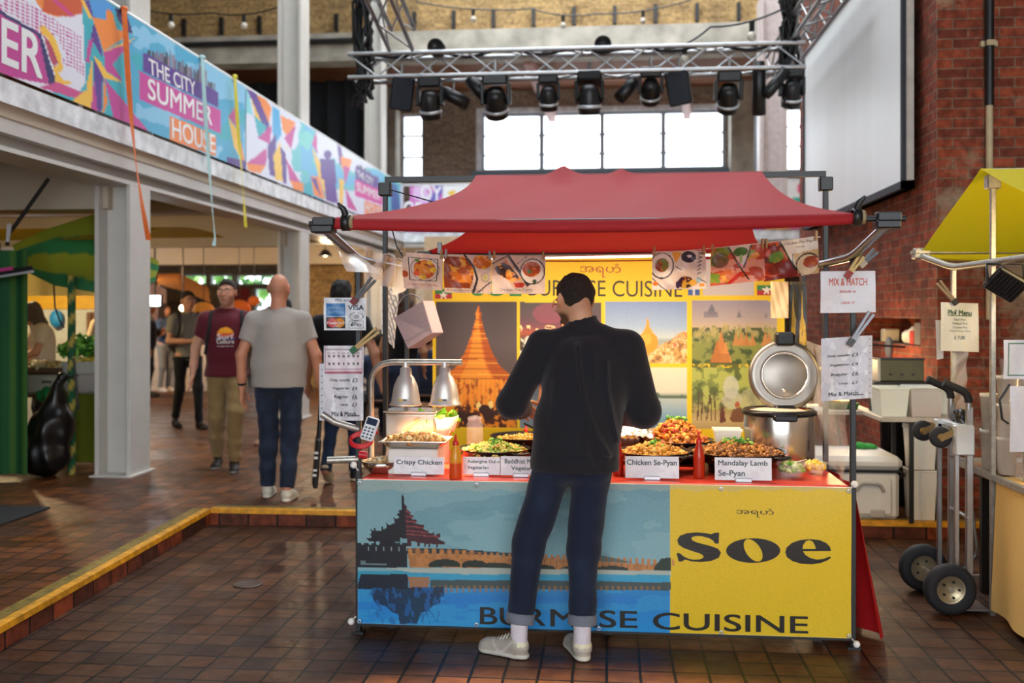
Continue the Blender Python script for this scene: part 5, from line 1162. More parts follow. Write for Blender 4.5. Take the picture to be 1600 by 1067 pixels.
mb = MB(); mb.col = C('#c43022')
for k in range(3): q = atY(690 + k * 4, 700 - k * 6, 5.42); mb.tube([q, q + Vector((.01, .0, .03)), q + Vector((.03, .01, .065))], [.007, .009, .003], 8)
mb.build('red_chilli', m_food, loc=atY(694, 690, 5.42), color=True, label='red chilli leaning against the lettuce bowl', cat='chilli')
c = atY(742, 690, 5.62); t = thing('glass_jar', (c.x, 5.62, ZT), 'empty clear glass jar in front of the golden stupa picture', 'jar')
MB().lathe([(0, ZT), (.045, ZT), (.048, ZT + .02), (.048, ZT + .2), (.04, ZT + .215), (.04, ZT + .235)], (c.x, 5.62, 0), 24).build('jar_body', m_glass, parent=t); MB().lathe([(.04, ZT + .225), (.043, ZT + .225), (.043, ZT + .24), (.01, ZT + .25), (0, ZT + .25)], (c.x, 5.62, 0), 20).build('lid', m_glass, parent=t)
mb = MB(); q = atY(852, 668, 5.6); mb.tube([(q.x - .11, 5.5, .99), (q.x - .02, 5.62, .93)], .006, 6); mb.ball((q.x - .0, 5.64, .918), .03, 8, (1, 1, .4)); mb.build('serving_spoon', m_pan, loc=q, label='black serving spoon resting in the pale curry', cat='spoon')
# sauce bottles
def bottle(px_, py_, H, liquid, empty, capc, label, fill=.45, r=.032):
    b = base(px_, py_); t = thing('sauce_bottle', (b.x, b.y, ZT), label, 'bottle', 'squeeze bottles on the counter'); s = H / .21; z = lambda q: ZT + q * s
    zf = .15 * fill; prof = [(0, z(0)), (r * .95, z(0)), (r, z(.005)), (r, z(.06)), (r * .98, z(.1)), (r * .62, z(.14)), (r * .42, z(.158)), (r * .42, z(.163)), (0, z(.163))]
    mb = MB(); n = len(prof)
    full = []
    for i in range(n - 1):
        for k in range(4): tt = k / 4; full.append((prof[i][0] + (prof[i + 1][0] - prof[i][0]) * tt, prof[i][1] + (prof[i + 1][1] - prof[i][1]) * tt))
    full.append(prof[-1]); mb.lathe(full, (b.x, b.y, 0), 24)
    for i, p in enumerate(mb.v): mb.c[i] = C(liquid) if p[2] < z(zf) else C(empty)
    mb.build('bottle_body', attr_mat('soft_plastic', .25, spec=.6, translucent=.3), parent=t, color=True)
    MB().lathe([(r * .5, z(.158)), (r * .52, z(.162)), (r * .5, z(.175)), (r * .28, z(.18)), (r * .14, z(.205)), (r * .1, z(.21)), (0, z(.21))], (b.x, b.y, 0), 18).build('nozzle_cap', mat('red_cap' if 'c' in capc[1:3] else 'cap' + capc[1:], C(capc), .35), parent=t)
bottle(712, 747, .222, '#d9551a', '#e6a72c', '#c8281e', 'amber squeeze bottle with red nozzle beside the Crispy Chicken card', .52)
bottle(822, 709, .175, '#d4571c', '#e3a22a', '#c8281e', 'amber squeeze bottle with red nozzle close to the customer, behind the name cards', .3, .028)
bottle(966, 742, .21, '#c22a14', '#c22a14', '#c41f18', 'full red sauce bottle beside the Chicken Se-Pyan card, half behind the customer', 1, .027)
bottle(1092, 746, .232, '#c63516', '#c83a1a', '#cc2018', 'full red sauce bottle standing between the two right name cards', 1, .029)
bottle(1247, 716, .19, '#a03018', '#c9a084', '#cc2018', 'slim pale bottle with red base behind the glass bowls', .4, .02)
b = base(1253, 718); t = thing('syrup_jar', (b.x + .02, b.y, ZT), 'clear round jar of amber sauce with red and white cap behind the glass bowls', 'jar'); x, y = b.x + .02, b.y
MB().lathe([(0, ZT), (.052, ZT), (.055, ZT + .01), (.055, ZT + .07), (.05, ZT + .11), (.024, ZT + .145), (.024, ZT + .155)], (x, y, 0), 26).build('jar_body', m_glass, parent=t); MB().lathe([(0, ZT + .004), (.05, ZT + .004), (.0515, ZT + .055), (0, ZT + .056)], (x, y, 0), 24).build('amber_sauce', mat('amber_sauce', C('#9a3a12'), .15), parent=t)
MB().lathe([(.027, ZT + .15), (.027, ZT + .168), (.02, ZT + .175), (.012, ZT + .2), (0, ZT + .2)], (x, y, 0), 18).build('cap', mat('cap_cream', C('#e0d6cc'), .35), parent=t)
# name cards in steel feet
def card(x0, y0, x1, y1, Y, lines, label, tilt=0):
    c0, c1 = atY(x0, y1, Y), atY(x1, y1, Y); ztop = atY(x0, y0, Y).z; zb = ZT + .006
    h = max(.085, ztop - zb); t = thing('name_card', ((c0.x + c1.x) / 2, Y, ZT), label, 'name card', 'name cards along the counter'); w = c1.x - c0.x
    tl = Vector((c0.x, Y + .012, zb + h)); tr = Vector((c1.x, Y + .012, zb + h)); bl = Vector((c0.x, Y, zb)); br = Vector((c1.x, Y, zb))
    sheet_obj('card', [tl, tr, br, bl], 12, 6, lambda s: s.fill(fbm(s.X, s.Y, .05, int(x0), 2) > .5, '#d9c6d4', .3), m_paper, layout=(w, h), g=.78, parent=t, thick=.0012,
              texts=[(tx, (u0 * w, v0 * h), (u1 * w, v0 * h), (u0 * w, v1 * h), '#1d1a1c', .018 if len(lines) > 1 else .026) for tx, u0, v0, u1, v1 in lines])
    xm = (c0.x + c1.x) / 2 + .0; MB().box((xm - .04, Y - .012, ZT), (xm + .04, Y - .003, ZT + .018), bev=.003).box((xm - .04, Y - .012, ZT), (xm + .04, Y + .02, ZT + .004), bev=.001).build('clip_foot', m_silver, parent=t)
card(615, 714, 694, 741, 5.03, [('Crispy Chicken', .05, .16, .95, .52)], 'name card reading Crispy Chicken')
card(723, 714, 781, 741, 5.045, [('Aubergine Oul-n', .12, .16, .99, .40), ('Vegetarian', .12, .50, .70, .74)], 'name card reading Aubergine above Vegetarian')
card(782, 713, 846, 741, 5.04, [('Buddhist Monk', .1, .14, .98, .38), ('Vegetarian', .26, .52, .94, .78)], 'name card reading Buddhist Monk, partly behind the customer')
card(977, 713, 1061, 741, 5.02, [('Chicken Se-Pyan', .03, .15, .96, .48)], 'name card reading Chicken Se-Pyan')
card(1117, 715, 1206, 744, 5.0, [('Mandalay Lamb', .06, .12, .93, .42), ('Se-Pyan', .06, .56, .53, .9)], 'name card reading Mandalay Lamb Se-Pyan')
# glass bowls
for px_, py_, r, cols, lab, fl in ((1239, 748, .075, ['#7fae3c', '#a9c65c', '#4f8a34', '#c7b68a', '#d8dfa8'], 'left glass bowl of chopped cucumber salad', 'green chopped salad'), (1276, 742, .062, ['#ecc63a', '#f0d868', '#e0b030', '#f4e08a'], 'right glass bowl of yellow lemon wedges', 'yellow lemon wedges')):
    b = base(px_, py_); y = b.y + r * .55; t = thing('glass_bowl', (b.x, y, ZT), lab, 'bowl', 'glass salad bowls at the right end of the counter')
    MB().lathe([(0, ZT), (r * .55, ZT), (r * .82, ZT + r * .35), (r, ZT + r * .95), (r * 1.03, ZT + r * .96), (r * .96, ZT + r * .9), (r * .78, ZT + r * .36), (r * .5, ZT + .006), (0, ZT + .006)], (b.x, y, 0), 30).build('bowl_body', m_glass, parent=t); f = heap('food', (b.x, y, ZT + r * .55), r * .8, r * .8, r * .4, 130, cols, .014, t, power=2.2); f['label'] = fl
    if r > .07: MB().tube([(b.x - .03, y, ZT + .06), (b.x + .07, y - .03, ZT + .095)], .004, 6).build('steel_tongs', m_steel, loc=(b.x, y, ZT + .07), label='thin steel tongs across the left glass bowl', cat='tongs')
# white tub, foil tray, small dark jar
def tapered(name, c, w0, w1, d0, d1, h, m, label, cat, lip=.006, group=None, parts=None):
    t = thing(name, c, label, cat, group); x, y, z = c; q = lambda w, d, zz: [(x - w, y - d, zz), (x + w, y - d, zz), (x + w, y + d, zz), (x - w, y + d, zz)]
    R_ = [q(w0, d0, z), q(w1, d1, z + h - .014), q(w1 + lip, d1 + lip, z + h - .014), q(w1 + lip, d1 + lip, z + h), q(w1 - .004, d1 - .004, z + h), q(w0 - .004, d0 - .004, z + .006)]
    mb = MB(); mb.add(sum(R_, []), [(i * 4 + j, i * 4 + (j + 1) % 4, (i + 1) * 4 + (j + 1) % 4, (i + 1) * 4 + j) for i in range(5) for j in range(4)] + [(3, 2, 1, 0), (20, 21, 22, 23)]); mb.build('tub_body', m, parent=t, bevel=.006); return t
c = atY(1136, 690, 5.6); st = MB().box((c.x - .1, 5.52, ZT), (c.x + .1, 5.68, .885), bev=.01).build('warmer_box', m_pan, loc=(c.x, 5.6, ZT), label='low black box under the small white tub', cat='box')
t = tapered('plastic_tub', (c.x, 5.6, .886), .062, .072, .05, .058, .08, clear_mat('milky_plastic', (.9, .92, .82), .75, .3), 'small milky plastic tub between the noodles and the rice cooker', 'tub'); heap('food', (c.x, 5.6, .935), .055, .045, .01, 60, ['#6f9a3c', '#a9b56a', '#8a6a3c'], .01, t)
c = atY(990, 690, 5.62); t = thing('foil_pack', (c.x, 5.62, ZT), 'silver foil covered dish beside the customer under the lake picture', 'dish')
MB().box((c.x - .12, 5.5, ZT), (c.x + .1, 5.74, .89), bev=.02).build('dish', m_steel, parent=t)
mb = MB(); mb.grid(lambda u, v: Vector((c.x - .125 + .23 * u, 5.5 + .24 * v, .895 + .1 * math.sin(PI * min(1, v * 1.1 + .05)) ** .6 * math.sin(PI * (u * .9 + .05)) ** .3 + .005 * math.sin(u * 40))), 30, 14); mb.build('foil_cover', mat('crumpled_foil', C('#d6d0c6'), .25, .8, bump=.5, bscale=30), parent=t)
# rice cooker with its lid open
c = atY(1217, 680, 5.62); x, y = c.x, 5.62; R = .19; zt = 1.07
t = thing('rice_cooker', (x, y, ZT), 'large steel rice cooker with its round lid standing open', 'rice cooker')
MB().lathe([(0, ZT), (R * .92, ZT), (R * .96, ZT + .02), (R, ZT + .05), (R, zt - .02), (R * .97, zt), (R * .93, zt), (R * .93, ZT + .1), (0, ZT + .1)], (x, y, 0), 44).build('body', m_steel, parent=t)
MB().lathe([(R * 1.0, zt - .028), (R * 1.06, zt - .024), (R * 1.07, zt - .004), (R * .98, zt + .006), (R * .95, zt + .002)], (x, y, 0), 44).build('rim', m_pan, parent=t)
mb = MB(); mb.col = C('#d9cfba'); mb.lathe([(R * .9, zt - .01), (R * .6, zt + .004), (0, zt + .008)], (x, y, 0), 24); mb.build('cooked_rice', m_food, parent=t, color=True)
lc = atY(1226, 586, 5.68); M = Matrix.Rotation(PI / 2 - .10, 4, 'X'); 
lid = MB().lathe([(0, -.03), (.19, -.03), (.197, -.02), (.197, .0), (.188, .012), (.165, .016), (.14, .008), (.126, .012), (.122, .004), (.118, .006), (0, .004)], lc, 48, M).build('lid', mat('lid_steel', C('#8d867e'), .36, .9, var=.1), parent=t)
MB().lathe([(.119, .006), (.123, .012), (.128, .012), (.131, .008)], lc, 40, M).build('lid_ring', mat('bright_ring', C('#e6e2da'), .12, .95, var=0), parent=lid); MB().ball(lc + Vector((-.005, -.014, -.085)), .013, 10, (1, .5, 1)).build('steam_knob', m_steel, parent=lid)
MB().box((lc.x - .055, lc.y - .05, lc.z + .165), (lc.x + .05, lc.y + .03, lc.z + .24), bev=.014).build('lid_handle', m_pan, parent=lid)
mb = MB().box((x - .062, y - .225, zt - .045), (x + .062, y - .16, zt - .01), bev=.008); mb.build('latch', m_pan, parent=t); MB().box((lc.x - .065, lc.y - .075, lc.z - .255), (lc.x + .055, lc.y - .0, lc.z - .165), bev=.016).build('hinge_block', m_pan, parent=t)
# card reader and red coil at the left post
p = atY(578, 670, 4.83); t = thing('card_reader', p, 'small white card reader held at the left corner post', 'card reader'); M = Matrix.Translation(p) @ Matrix.Rotation(.28, 4, 'Y') @ Matrix.Rotation(-.35, 4, 'X')
MB().box((-.034, -.01, -.06), (.034, .01, .06), M, .008).build('reader_body', mat('white_plastic', C('#dde0e2'), .35), parent=t); MB().box((-.026, -.0125, .018), (.026, -.01, .052), M, .001).build('screen', mat('reader_screen', C('#27324a'), .15), parent=t)
for i in range(3):
    for j in range(4): MB().box((-.024 + i * .018, -.0125, -.052 + j * .016), (-.012 + i * .018, -.01, -.042 + j * .016), M, .001).build('key', mat('reader_key', C('#4a5058'), .4), parent=t)
p = atY(566, 690, 4.86); mb = MB(); mb.tube([p + Vector((.055 * math.cos(a), .02 * math.sin(a * 1.0) - .02, .03 * math.sin(a) + .02 * (a / 20))) for a in [i * .35 for i in range(60)]], .007, 8)
mb.tube([p + Vector((.03, 0, .02)), p + Vector((.075, -.01, .05)), p + Vector((.05, -.01, .09))], .012, 8); mb.tube([p + Vector((-.01, -.02, -.06)), p + Vector((.03, -.02, -.065))], .02, 8); mb.build('coiled_strap', mat('red_plastic', C('#c01c22'), .35), loc=p, label='red coiled strap around the left corner post', cat='strap')
# --- signs clipped to the posts
def sign(name, x0, y0, x1, y1, Y, draw, texts, label, cat='sign', lay=(100, 100), group=None, slope=0, bow=.004, g=.8, yaw=0, m=None):
    tl, tr, br, bl = atY(x0, y0, Y), atY(x1, y0 + slope, Y), atY(x1, y1 + slope, Y), atY(x0, y1, Y)
    for q in (tr, br): q.y += yaw
    return sheet_obj(name, [tl, tr, br, bl], 80, 60, draw, m or m_paper, layout=lay, g=g, loc=(tl + br) / 2, texts=texts, label=label, cat=cat, group=group, bulge=lambda u, v: bow * np.sin(u * 5 + v * 4) + .3 * bow * np.sin(u * 17 - v * 9))
def d_accept(s):
    s.rect(0, 0, 100, 100, '#dfe2e6'); s.rect(6, 17, 50, 58, '#2f79b8'); s.rect(6, 60, 50, 94, '#2a2325'); s.ell(21, 77, 13, 14, '#c9292e'); s.ell(36, 77, 13, 14, '#e8962a'); s.fill((((s.X - 21) / 13) ** 2 + ((s.Y - 77) / 14) ** 2 < 1) & (((s.X - 36) / 13) ** 2 + ((s.Y - 77) / 14) ** 2 < 1), '#dd6a2a')
    s.ring(77, 58, 17, 13, .1, '#2b2f36'); s.rect(60, 71, 94, 72.5, '#5a5f66'); s.rect(60, 92, 94, 93.5, '#5a5f66'); s.rect(60, 71, 61.2, 93, '#5a5f66'); s.rect(92.8, 71, 94, 93, '#5a5f66'); s.ell(66.5, 83, 3.2, 5, '#2b2f36'); s.ell(68, 76.5, 1.4, 1.8, '#2b2f36')
    for k in range(4): s.line([(72 + k * 3.2, 54 - k), (73.5 + k * 3.2, 58), (72 + k * 3.2, 62 + k)], 1.6, '#2b2f36')
sign('payment_sign', 506, 465, 572, 516, 4.85, d_accept, [('We accept', (26, 3), (78, 3), (26, 14), '#2b4f86', .01), ('VISA', (57, 23), (95, 23), (57, 38), '#22324f', .03), ('Pay', (71, 76), (91, 76), (71, 90), '#2b2f36', .0), ('AMERICAN', (9, 27), (47, 27), (9, 36), '#9cc4e6', .01), ('EXPRESS', (12, 39), (47, 39), (12, 48), '#9cc4e6', .01), ('MasterCard', (8, 73), (49, 73), (8, 81), '#f0ece8', .02)], 'white payment sign reading We accept VISA on the left post', lay=(100, 100))
PR = [('Only noodle', '£3', .0), ('Vegetarian', '£4', .0), ('Regular', '£6', .0), ('Large', '£7', 0)]
def price_texts(y0, dy, xl=18, xr=74, sc=1.0):
    out = []
    for i, (a_, b_, _) in enumerate(PR):
        w = (50, 42, 36, 20)[i]; x = (xl, xl + 6, xl + 10, xl + 26)[i]; y = y0 + i * dy; h = (5, 4.5, 5.5, 4)[i] * sc; out += [(a_, (x, y), (x + w, y), (x, y + h), '#26262a', .012), (b_, (xr, y - .5), (xr + 13, y - .5), (xr, y + h), '#26262a', .015)]
    return out + [('Mix & Match', (xl + 4, y0 + 4 * dy), (xl + 66, y0 + 4 * dy), (xl + 4, y0 + 4 * dy + 6.5 * sc), '#1d1d22', .02)]
def d_price(s):
    s.rect(0, 0, 200, 200, '#dedce2'); s.fill(fbm(s.X, s.Y, 22, 3) > .56, '#c9c8d2', .6); s.fill(fbm(s.X, s.Y, 12, 9) > .66, '#f4f4f6', .8); s.rect(68, 93, 90, 94.5, '#3b3d48')
def d_price_l(s):
    d_price(s); s.rect(3, 2, 97, 37, '#e9dfe4'); 
    for (a, b, c_, d) in ((3, 2, 97, 3), (3, 36, 97, 37), (3, 2, 4.2, 37), (95.8, 2, 97, 37)): s.rect(a, b, c_, d, '#a5486a')
    s.rect(5, 3.5, 95, 6, '#8f8a90'); s.rect(5, 31, 95, 32.5, '#b78fa4'); s.rect(5, 33.5, 95, 35, '#c2687f')
    for i in range(7): s.ell(14 + i * 12, 14, 3.5, 1.6, '#6d6a70'); s.ell(14 + i * 12, 24, 2.6, 2.2, '#55525a'); s.rect(10 + i * 12, 9.5, 18 + i * 12, 10.4, '#a9a4aa')
sl = sign('price_list', 506, 540, 568, 657, 4.85, d_price_l, price_texts(44, 11, 16, 72), 'price list with red framed chart at its top on the left post', lay=(100, 100), group='price lists')
mb = MB(); mb.col = C('#d9d9df', .8); a, b = atY(499, 568, 4.853), atY(507, 657, 4.853); mb.box((a.x, a.y, b.z), (b.x, a.y + .0008, a.z)); mb.col = C('#44444a')
for i in range(9): mb.lathe([(0.001, 0), (.0035, 0)], ((a.x + b.x) / 2, a.y - .001, b.z + .03 + i * .032), 8, Matrix.Rotation(PI / 2, 4, 'X'))
mb.build('punched_strip', m_paper, parent=sl, color=True)
sign('mix_match_sign', 1282, 424, 1368, 489, 4.86, lambda s: (s.rect(0, 0, 200, 200, '#dfdce0'), s.fill(fbm(s.X, s.Y, 40, 2) > .55, '#ece8ea', .6)), [('MIX & MATCH', (15, 17), (85, 17), (15, 35), '#d2542c', .012), ('REGULAR  £6', (35, 46), (64, 46), (35, 52), '#d2542c', .012), ('LARGE  £7', (38, 73), (62, 73), (38, 79), '#d2542c', .012)], 'white sign reading MIX & MATCH in red on the right post', slope=-1, g=.85)
sr = sign('price_list', 1283, 529, 1356, 627, 4.86, d_price, price_texts(27, 15, 12, 66), 'crinkled price list in a punched sleeve on the right post', lay=(100, 100), slope=-5, group='price lists')
mb = MB(); mb.col = C('#dcd6d6', .8); a, b = atY(1355, 524, 4.862), atY(1363, 622, 4.862); mb.box((a.x, a.y, b.z), (b.x, a.y + .0008, a.z)); mb.col = C('#55505a')
for i in range(9): mb.lathe([(0.001, 0), (.003, 0)], ((a.x + b.x) / 2, a.y - .001, b.z + .025 + i * .032), 8, Matrix.Rotation(PI / 2, 4, 'X'))
mb.build('punched_strip', m_paper, parent=sr, color=True)
spring_clamp(atY(557, 466, 4.83), atY(585, 434, 4.83) - atY(557, 466, 4.83), 'long black clip holding the payment sign to the left post', m_blackclip, .13, grip='#6b1c1c')
spring_clamp(atY(557, 543, 4.83), atY(592, 514, 4.83) - atY(557, 543, 4.83), 'brass coloured clip with green tip above the left price list', m_goldclip, .14, grip='#1e5a36')
spring_clamp(atY(1329, 424, 4.84), atY(1346, 400, 4.84) - atY(1329, 424, 4.84), 'yellow and red clip above the MIX & MATCH sign', mat('yellow_clip', C('#b99a3c'), .4), .09, grip='#8a2a20')
spring_clamp(atY(1333, 530, 4.84), atY(1360, 491, 4.84) - atY(1333, 530, 4.84), 'grey steel clip above the right price list', m_steelclip, .15, grip='#4a4a4c')
spring_clamp(atY(1352, 408, 4.87), atY(1368, 392, 4.87) - atY(1352, 408, 4.87), 'small black and tan clip on the right awning arm', m_blackclip, .07, grip='#a89a80')
# --- dish photographs pegged on the line
YL = 5.47
ln = [atY(606, 385, YL), atY(640, 397, YL), atY(700, 399, YL), atY(850, 401, YL), atY(1020, 397, YL), atY(1110, 388, YL), atY(1200, 379, YL), atY(1282, 370, YL)]
MB().tube(ln, .0025, 6).build('picture_line', mat('white_cord', C('#e8dfd0'), .6), loc=ln[0], label='thin white line carrying the dish photographs', cat='line')
def food_tex(s, m, cols, sc, seed): 
    s.fill(m, cols[0])
    for i, h in enumerate(cols[1:]): s.fill(m & (fbm(s.X, s.Y, sc, seed + i * 7, 3) > .5 + .03 * (i % 3)), h)
def k1(s):
    s.rect(0, 0, 200, 200, '#e3c6b4'); s.rect(15, 12, 87, 76, '#2b2224'); s.rect(17, 14, 85, 74, '#d9c5ba'); s.ring(55, 44, 36, 32, .05, '#3a2c2c'); m = ((s.X - 54) / 27) ** 2 + ((s.Y - 44) / 26) ** 2 < 1; food_tex(s, m, ['#b54a22', '#c9602c', '#8a2f18', '#d98a3a'], 12, 3); s.ell(75, 44, 8, 8, '#e8b93a'); s.ell(48, 66, 9, 7, '#e6b440'); s.ell(66, 24, 7, 6, '#e8c04a'); s.ell(33, 56, 8, 7, '#d9542a'); s.ell(35, 20, 6, 4, '#5a8a3a'); s.ell(5, 60, 8, 9, '#b5502a')
def k2(s):
    s.rect(0, 0, 200, 200, '#d9bca8'); m = (s.X < 62 - (s.Y - 40) ** 2 * .003) & (s.Y > 5) & (s.Y < 88); food_tex(s, m, ['#c96a1e', '#e0852a', '#a84a14', '#d99a3a', '#8a3a18'], 20, 5); s.poly([(42, 0), (70, 0), (100, 30), (100, 48), (76, 48)], '#cdb8b0'); m = ((s.X - 80) / 20) ** 2 + ((s.Y - 18) / 18) ** 2 < 1; food_tex(s, m, ['#e08a1e', '#f0a632', '#c9661a'], 12, 9); s.line([(44, 2), (62, 30), (70, 62), (62, 98)], 5, '#2b2b33'); s.line([(72, 98), (98, 70)], 3, '#2b2b33'); s.ring(87, 58, 9, 12, .15, '#8a8a72'); s.ell(87, 58, 5, 6, '#c9c67a')
def k3(s):
    s.rect(0, 0, 200, 200, '#d6bfb2'); s.poly([(0, 20), (28, 0), (66, 80), (40, 84), (20, 48), (0, 55)], '#c9a48a'); m = in_poly(s.X, s.Y, [(4, 32), (26, 14), (54, 62), (38, 70), (10, 48)]); food_tex(s, m, ['#d9862a', '#e8a84a', '#3a1d1a', '#c9661e'], 16, 4); s.poly([(28, 0), (33, 0), (72, 76), (66, 82)], '#33262a'); s.poly([(40, 70), (62, 72), (58, 84), (44, 84)], '#b0321e'); s.ell(76, 42, 24, 34, '#2a2a30'); s.ell(76, 42, 21.5, 31, '#dccfc6'); m = (((s.X - 74) / 17) ** 2 + ((s.Y - 36) / 20) ** 2 < 1); food_tex(s, m, ['#c9662a', '#d98a4a', '#a84a20'], 14, 8); s.ell(70, 42, 5, 5, '#4a6a3a'); s.ell(80, 68, 4, 5, '#3a4a30'); s.line([(0, 22), (28, 2)], 2.5, '#33262a'); s.line([(40, 30), (66, 2)], 1.5, '#33262a')
def k4(s):
    s.rect(0, 0, 200, 200, '#dcccc2'); s.ell(18, 38, 23, 34, '#33343c'); s.ell(18, 37, 20.5, 31, '#e6dcd4'); m = ((s.X - 18) / 13) ** 2 + ((s.Y - 36) / 18) ** 2 < 1; food_tex(s, m, ['#b5562a', '#c9703a', '#8a3a1c', '#6a7a34'], 12, 6); s.poly([(36, 2), (56, 4), (44, 32)], '#e0a03a'); s.ell(68, 16, 14, 15, '#2e2038', ang=-.5); s.ell(70, 14, 5, 4, '#cfc0cc')
    for k in range(6): s.line([(86 + k * .6, 4 + k * 11), (94 - k, 7 + k * 10), (86 - k * .5, 12 + k * 10)], 2, '#33282a')
    s.line([(44, 40), (100, 84)], 2, '#3a2c30'); s.line([(0, 70), (24, 100)], 2, '#3a2c30'); s.poly([(34, 62), (72, 42), (88, 84), (60, 100), (46, 98)], '#d6c0b0'); m = ((s.X - 62) / 14) ** 2 + ((s.Y - 82) / 16) ** 2 < 1; food_tex(s, m, ['#7a3a2a', '#c9803a', '#d9a83a', '#3a2030'], 10, 2); s.ell(48, 88, 4, 10, '#3a2a48'); s.ell(76, 84, 8, 8, '#e0a83a'); s.ell(6, 84, 5, 6, '#d9702a'); s.ell(92, 90, 5, 5, '#e8902a'); s.ell(86, 78, 5, 8, '#7fb0b8', .7)
def k5(s):
    food_tex(s, s.X < 300, ['#c9642a', '#d98a3a', '#e0a84a', '#7a8a2e', '#b5462a', '#d98f7a'], 26, 12); s.fill(((s.X - 18) / 16) ** 2 + ((s.Y - 34) / 20) ** 2 < 1, '#4a3a1e', .8); s.line([(36, 96), (56, 74)], 9, '#c22a1e'); s.line([(2, 70), (14, 90)], 8, '#6a8a2a'); s.line([(32, 0), (70, 92)], 3, '#33262a'); s.poly([(34, 0), (76, 0), (62, 52), (58, 50)], '#d2c4bc'); s.ell(56, 16, 14, 12, '#3f6a2e'); s.rect(54, 24, 60, 44, '#9ab06a'); s.line([(76, 0), (62, 60)], 3, '#33262a')
def k6(s):
    food_tex(s, s.X < 300, ['#9a2a1a', '#b5402a', '#5a1f1a', '#c9562a', '#7a2018'], 24, 14); s.fill(((s.X - 22) / 14) ** 2 + ((s.Y - 40) / 14) ** 2 < 1, '#4f8a34', .8); s.poly([(28, 0), (100, 0), (100, 100), (66, 100)], '#d9cbbc'); s.line([(28, 0), (66, 98)], 3.5, '#26201f'); s.poly([(54, 38), (100, 34), (100, 100), (62, 92)], '#c9a878'); s.ell(80, 70, 21, 30, '#4a342a'); s.ell(80, 72, 19, 27, '#d9c09a'); m = ((s.X - 86) / 14) ** 2 + ((s.Y - 66) / 16) ** 2 < 1; food_tex(s, m, ['#a84a28', '#c9703a', '#8a3a20'], 10, 3); s.line([(54, 38), (54, 80)], 2, '#3a4038')
PH = [(630, 394, 692, 450, k1, 'leftmost dish photo, framed plate, curling on the line', 4, [('Crispy Chicken with Rice', (12, 84), (90, 84), (12, 91), '#b5563c', .0)], .02), (694, 397, 768, 457, k2, 'second dish photo from the left, orange fried pieces', 2, [('Crispy Chicken & Curry', (6, 90), (84, 90), (6, 97), '#5a4038', 0)], .012), (769, 399, 852, 459, k3, 'third dish photo, round bowl of orange curry next to the customer', 0, [('Chicken Thai Curry', (14, 86), (76, 86), (14, 95), '#5a4038', 0)], .01),
      (1019, 393, 1103, 453, k4, 'dish photo right of the customer with plate and aubergine', -2, [], .014), (1110, 389, 1195, 447, k5, 'dish photo of vegetables with a broccoli wedge, second from the right', -9, [], .012), (1194, 381, 1279, 440, k6, 'rightmost dish photo headed Chicken Par-Ngel', -13, [('Chicken Par-Ngel', (36, 6), (94, 6), (36, 15), '#2e2828', 0), ('with egg', (58, 19), (76, 19), (58, 24), '#4a4040', 0)], .014)]
for i, (x0, y0, x1, y1, dr, lab, sl_, tx, bw) in enumerate(PH):
    o = sign('dish_photo', x0, y0, x1, y1, YL - .012, dr, tx, lab, 'photo', slope=sl_, bow=bw, g=1.0, group='dish photos pegged on the line')
    for u in (.04, .96):
        q = atY(x0 + (x1 - x0) * u, y0 + sl_ * u + 1, YL - .02); mb = MB(); mb.box((q.x - .005, q.y - .012, q.z - .02), (q.x + .005, q.y + .02, q.z + .03), bev=.002); mb.build('peg', mat('wood_peg', C('#b09264'), .6) if i not in (1,) else m_steelclip, parent=o)
q = atY(687, 388, YL); MB().box((q.x - .012, q.y - .01, q.z - .03), (q.x + .012, q.y + .014, q.z + .035), bev=.003).build('line_clip', m_steelclip, loc=q, label='steel clip standing above the first two dish photos', cat='clip')
# cream paper, patterned strip, paper bag, pouches
sign('cream_paper', 1204, 440, 1232, 497, 5.9, lambda s: (s.rect(0, 0, 200, 200, '#d9bd94'), s.fill(fbm(s.X, s.Y, 30, 3) > .55, '#c9ab80', .5)), [], 'blank cream paper hanging above the rice cooker', 'paper')
def d_strip(s):
    s.rect(0, 0, 200, 200, '#2b2414'); s.poly([(55, 100), (58, 70), (66, 55), (72, 10), (78, 55), (92, 68), (98, 100)], '#c9a01e'); s.poly([(8, 85), (14, 40), (20, 8), (24, 40), (38, 60), (30, 90)], '#b8921c'); s.fill((fbm(s.X, s.Y, 8, 4) > .58) & (s.X > 55) & (s.Y > 60), '#8a6a14', .8); s.rect(0, 0, 100, 4, '#4a3a18')
sign('patterned_scarf', 1234, 440, 1261, 540, 5.95, d_strip, [], 'dark strip of cloth with yellow pattern hanging behind the rice cooker', 'cloth')
t = thing('paper_bag', atY(640, 505, 5.8), 'pale lilac carrier bag hanging from the left rear post', 'bag')
A = [atY(615, 497, 5.8), atY(661, 470, 5.75), atY(676, 520, 5.78), atY(637, 545, 5.8)]
mb = MB(); mb.col = C('#94868f'); n_ = Vector((.05, .09, 0)); mb.add([*A, *[p + n_ for p in A]], [(0, 3, 2, 1), (4, 5, 6, 7), (1, 2, 6, 5), (0, 4, 7, 3), (2, 3, 7, 6)]); mb.build('bag_body', attr_mat('lilac_paper', .7, .1), parent=t, color=True, bevel=.004)
MB().tube(bez(A[0], atY(628, 440, 5.8), A[1], 12), .004, 6).build('bag_handle', mat('grey_cord', C('#8a8590'), .8), parent=t); MB().tube([A[0].lerp(A[3], .78) + Vector((.0, -.004, 0)), A[1].lerp(A[2], .78) + Vector((0, -.004, 0))], .002, 5).build('seam', mat('grey_cord', (0, 0, 0)), parent=t)
m_pouch = clear_mat('shiny_pouch', (.95, .9, .84), .5, .1)
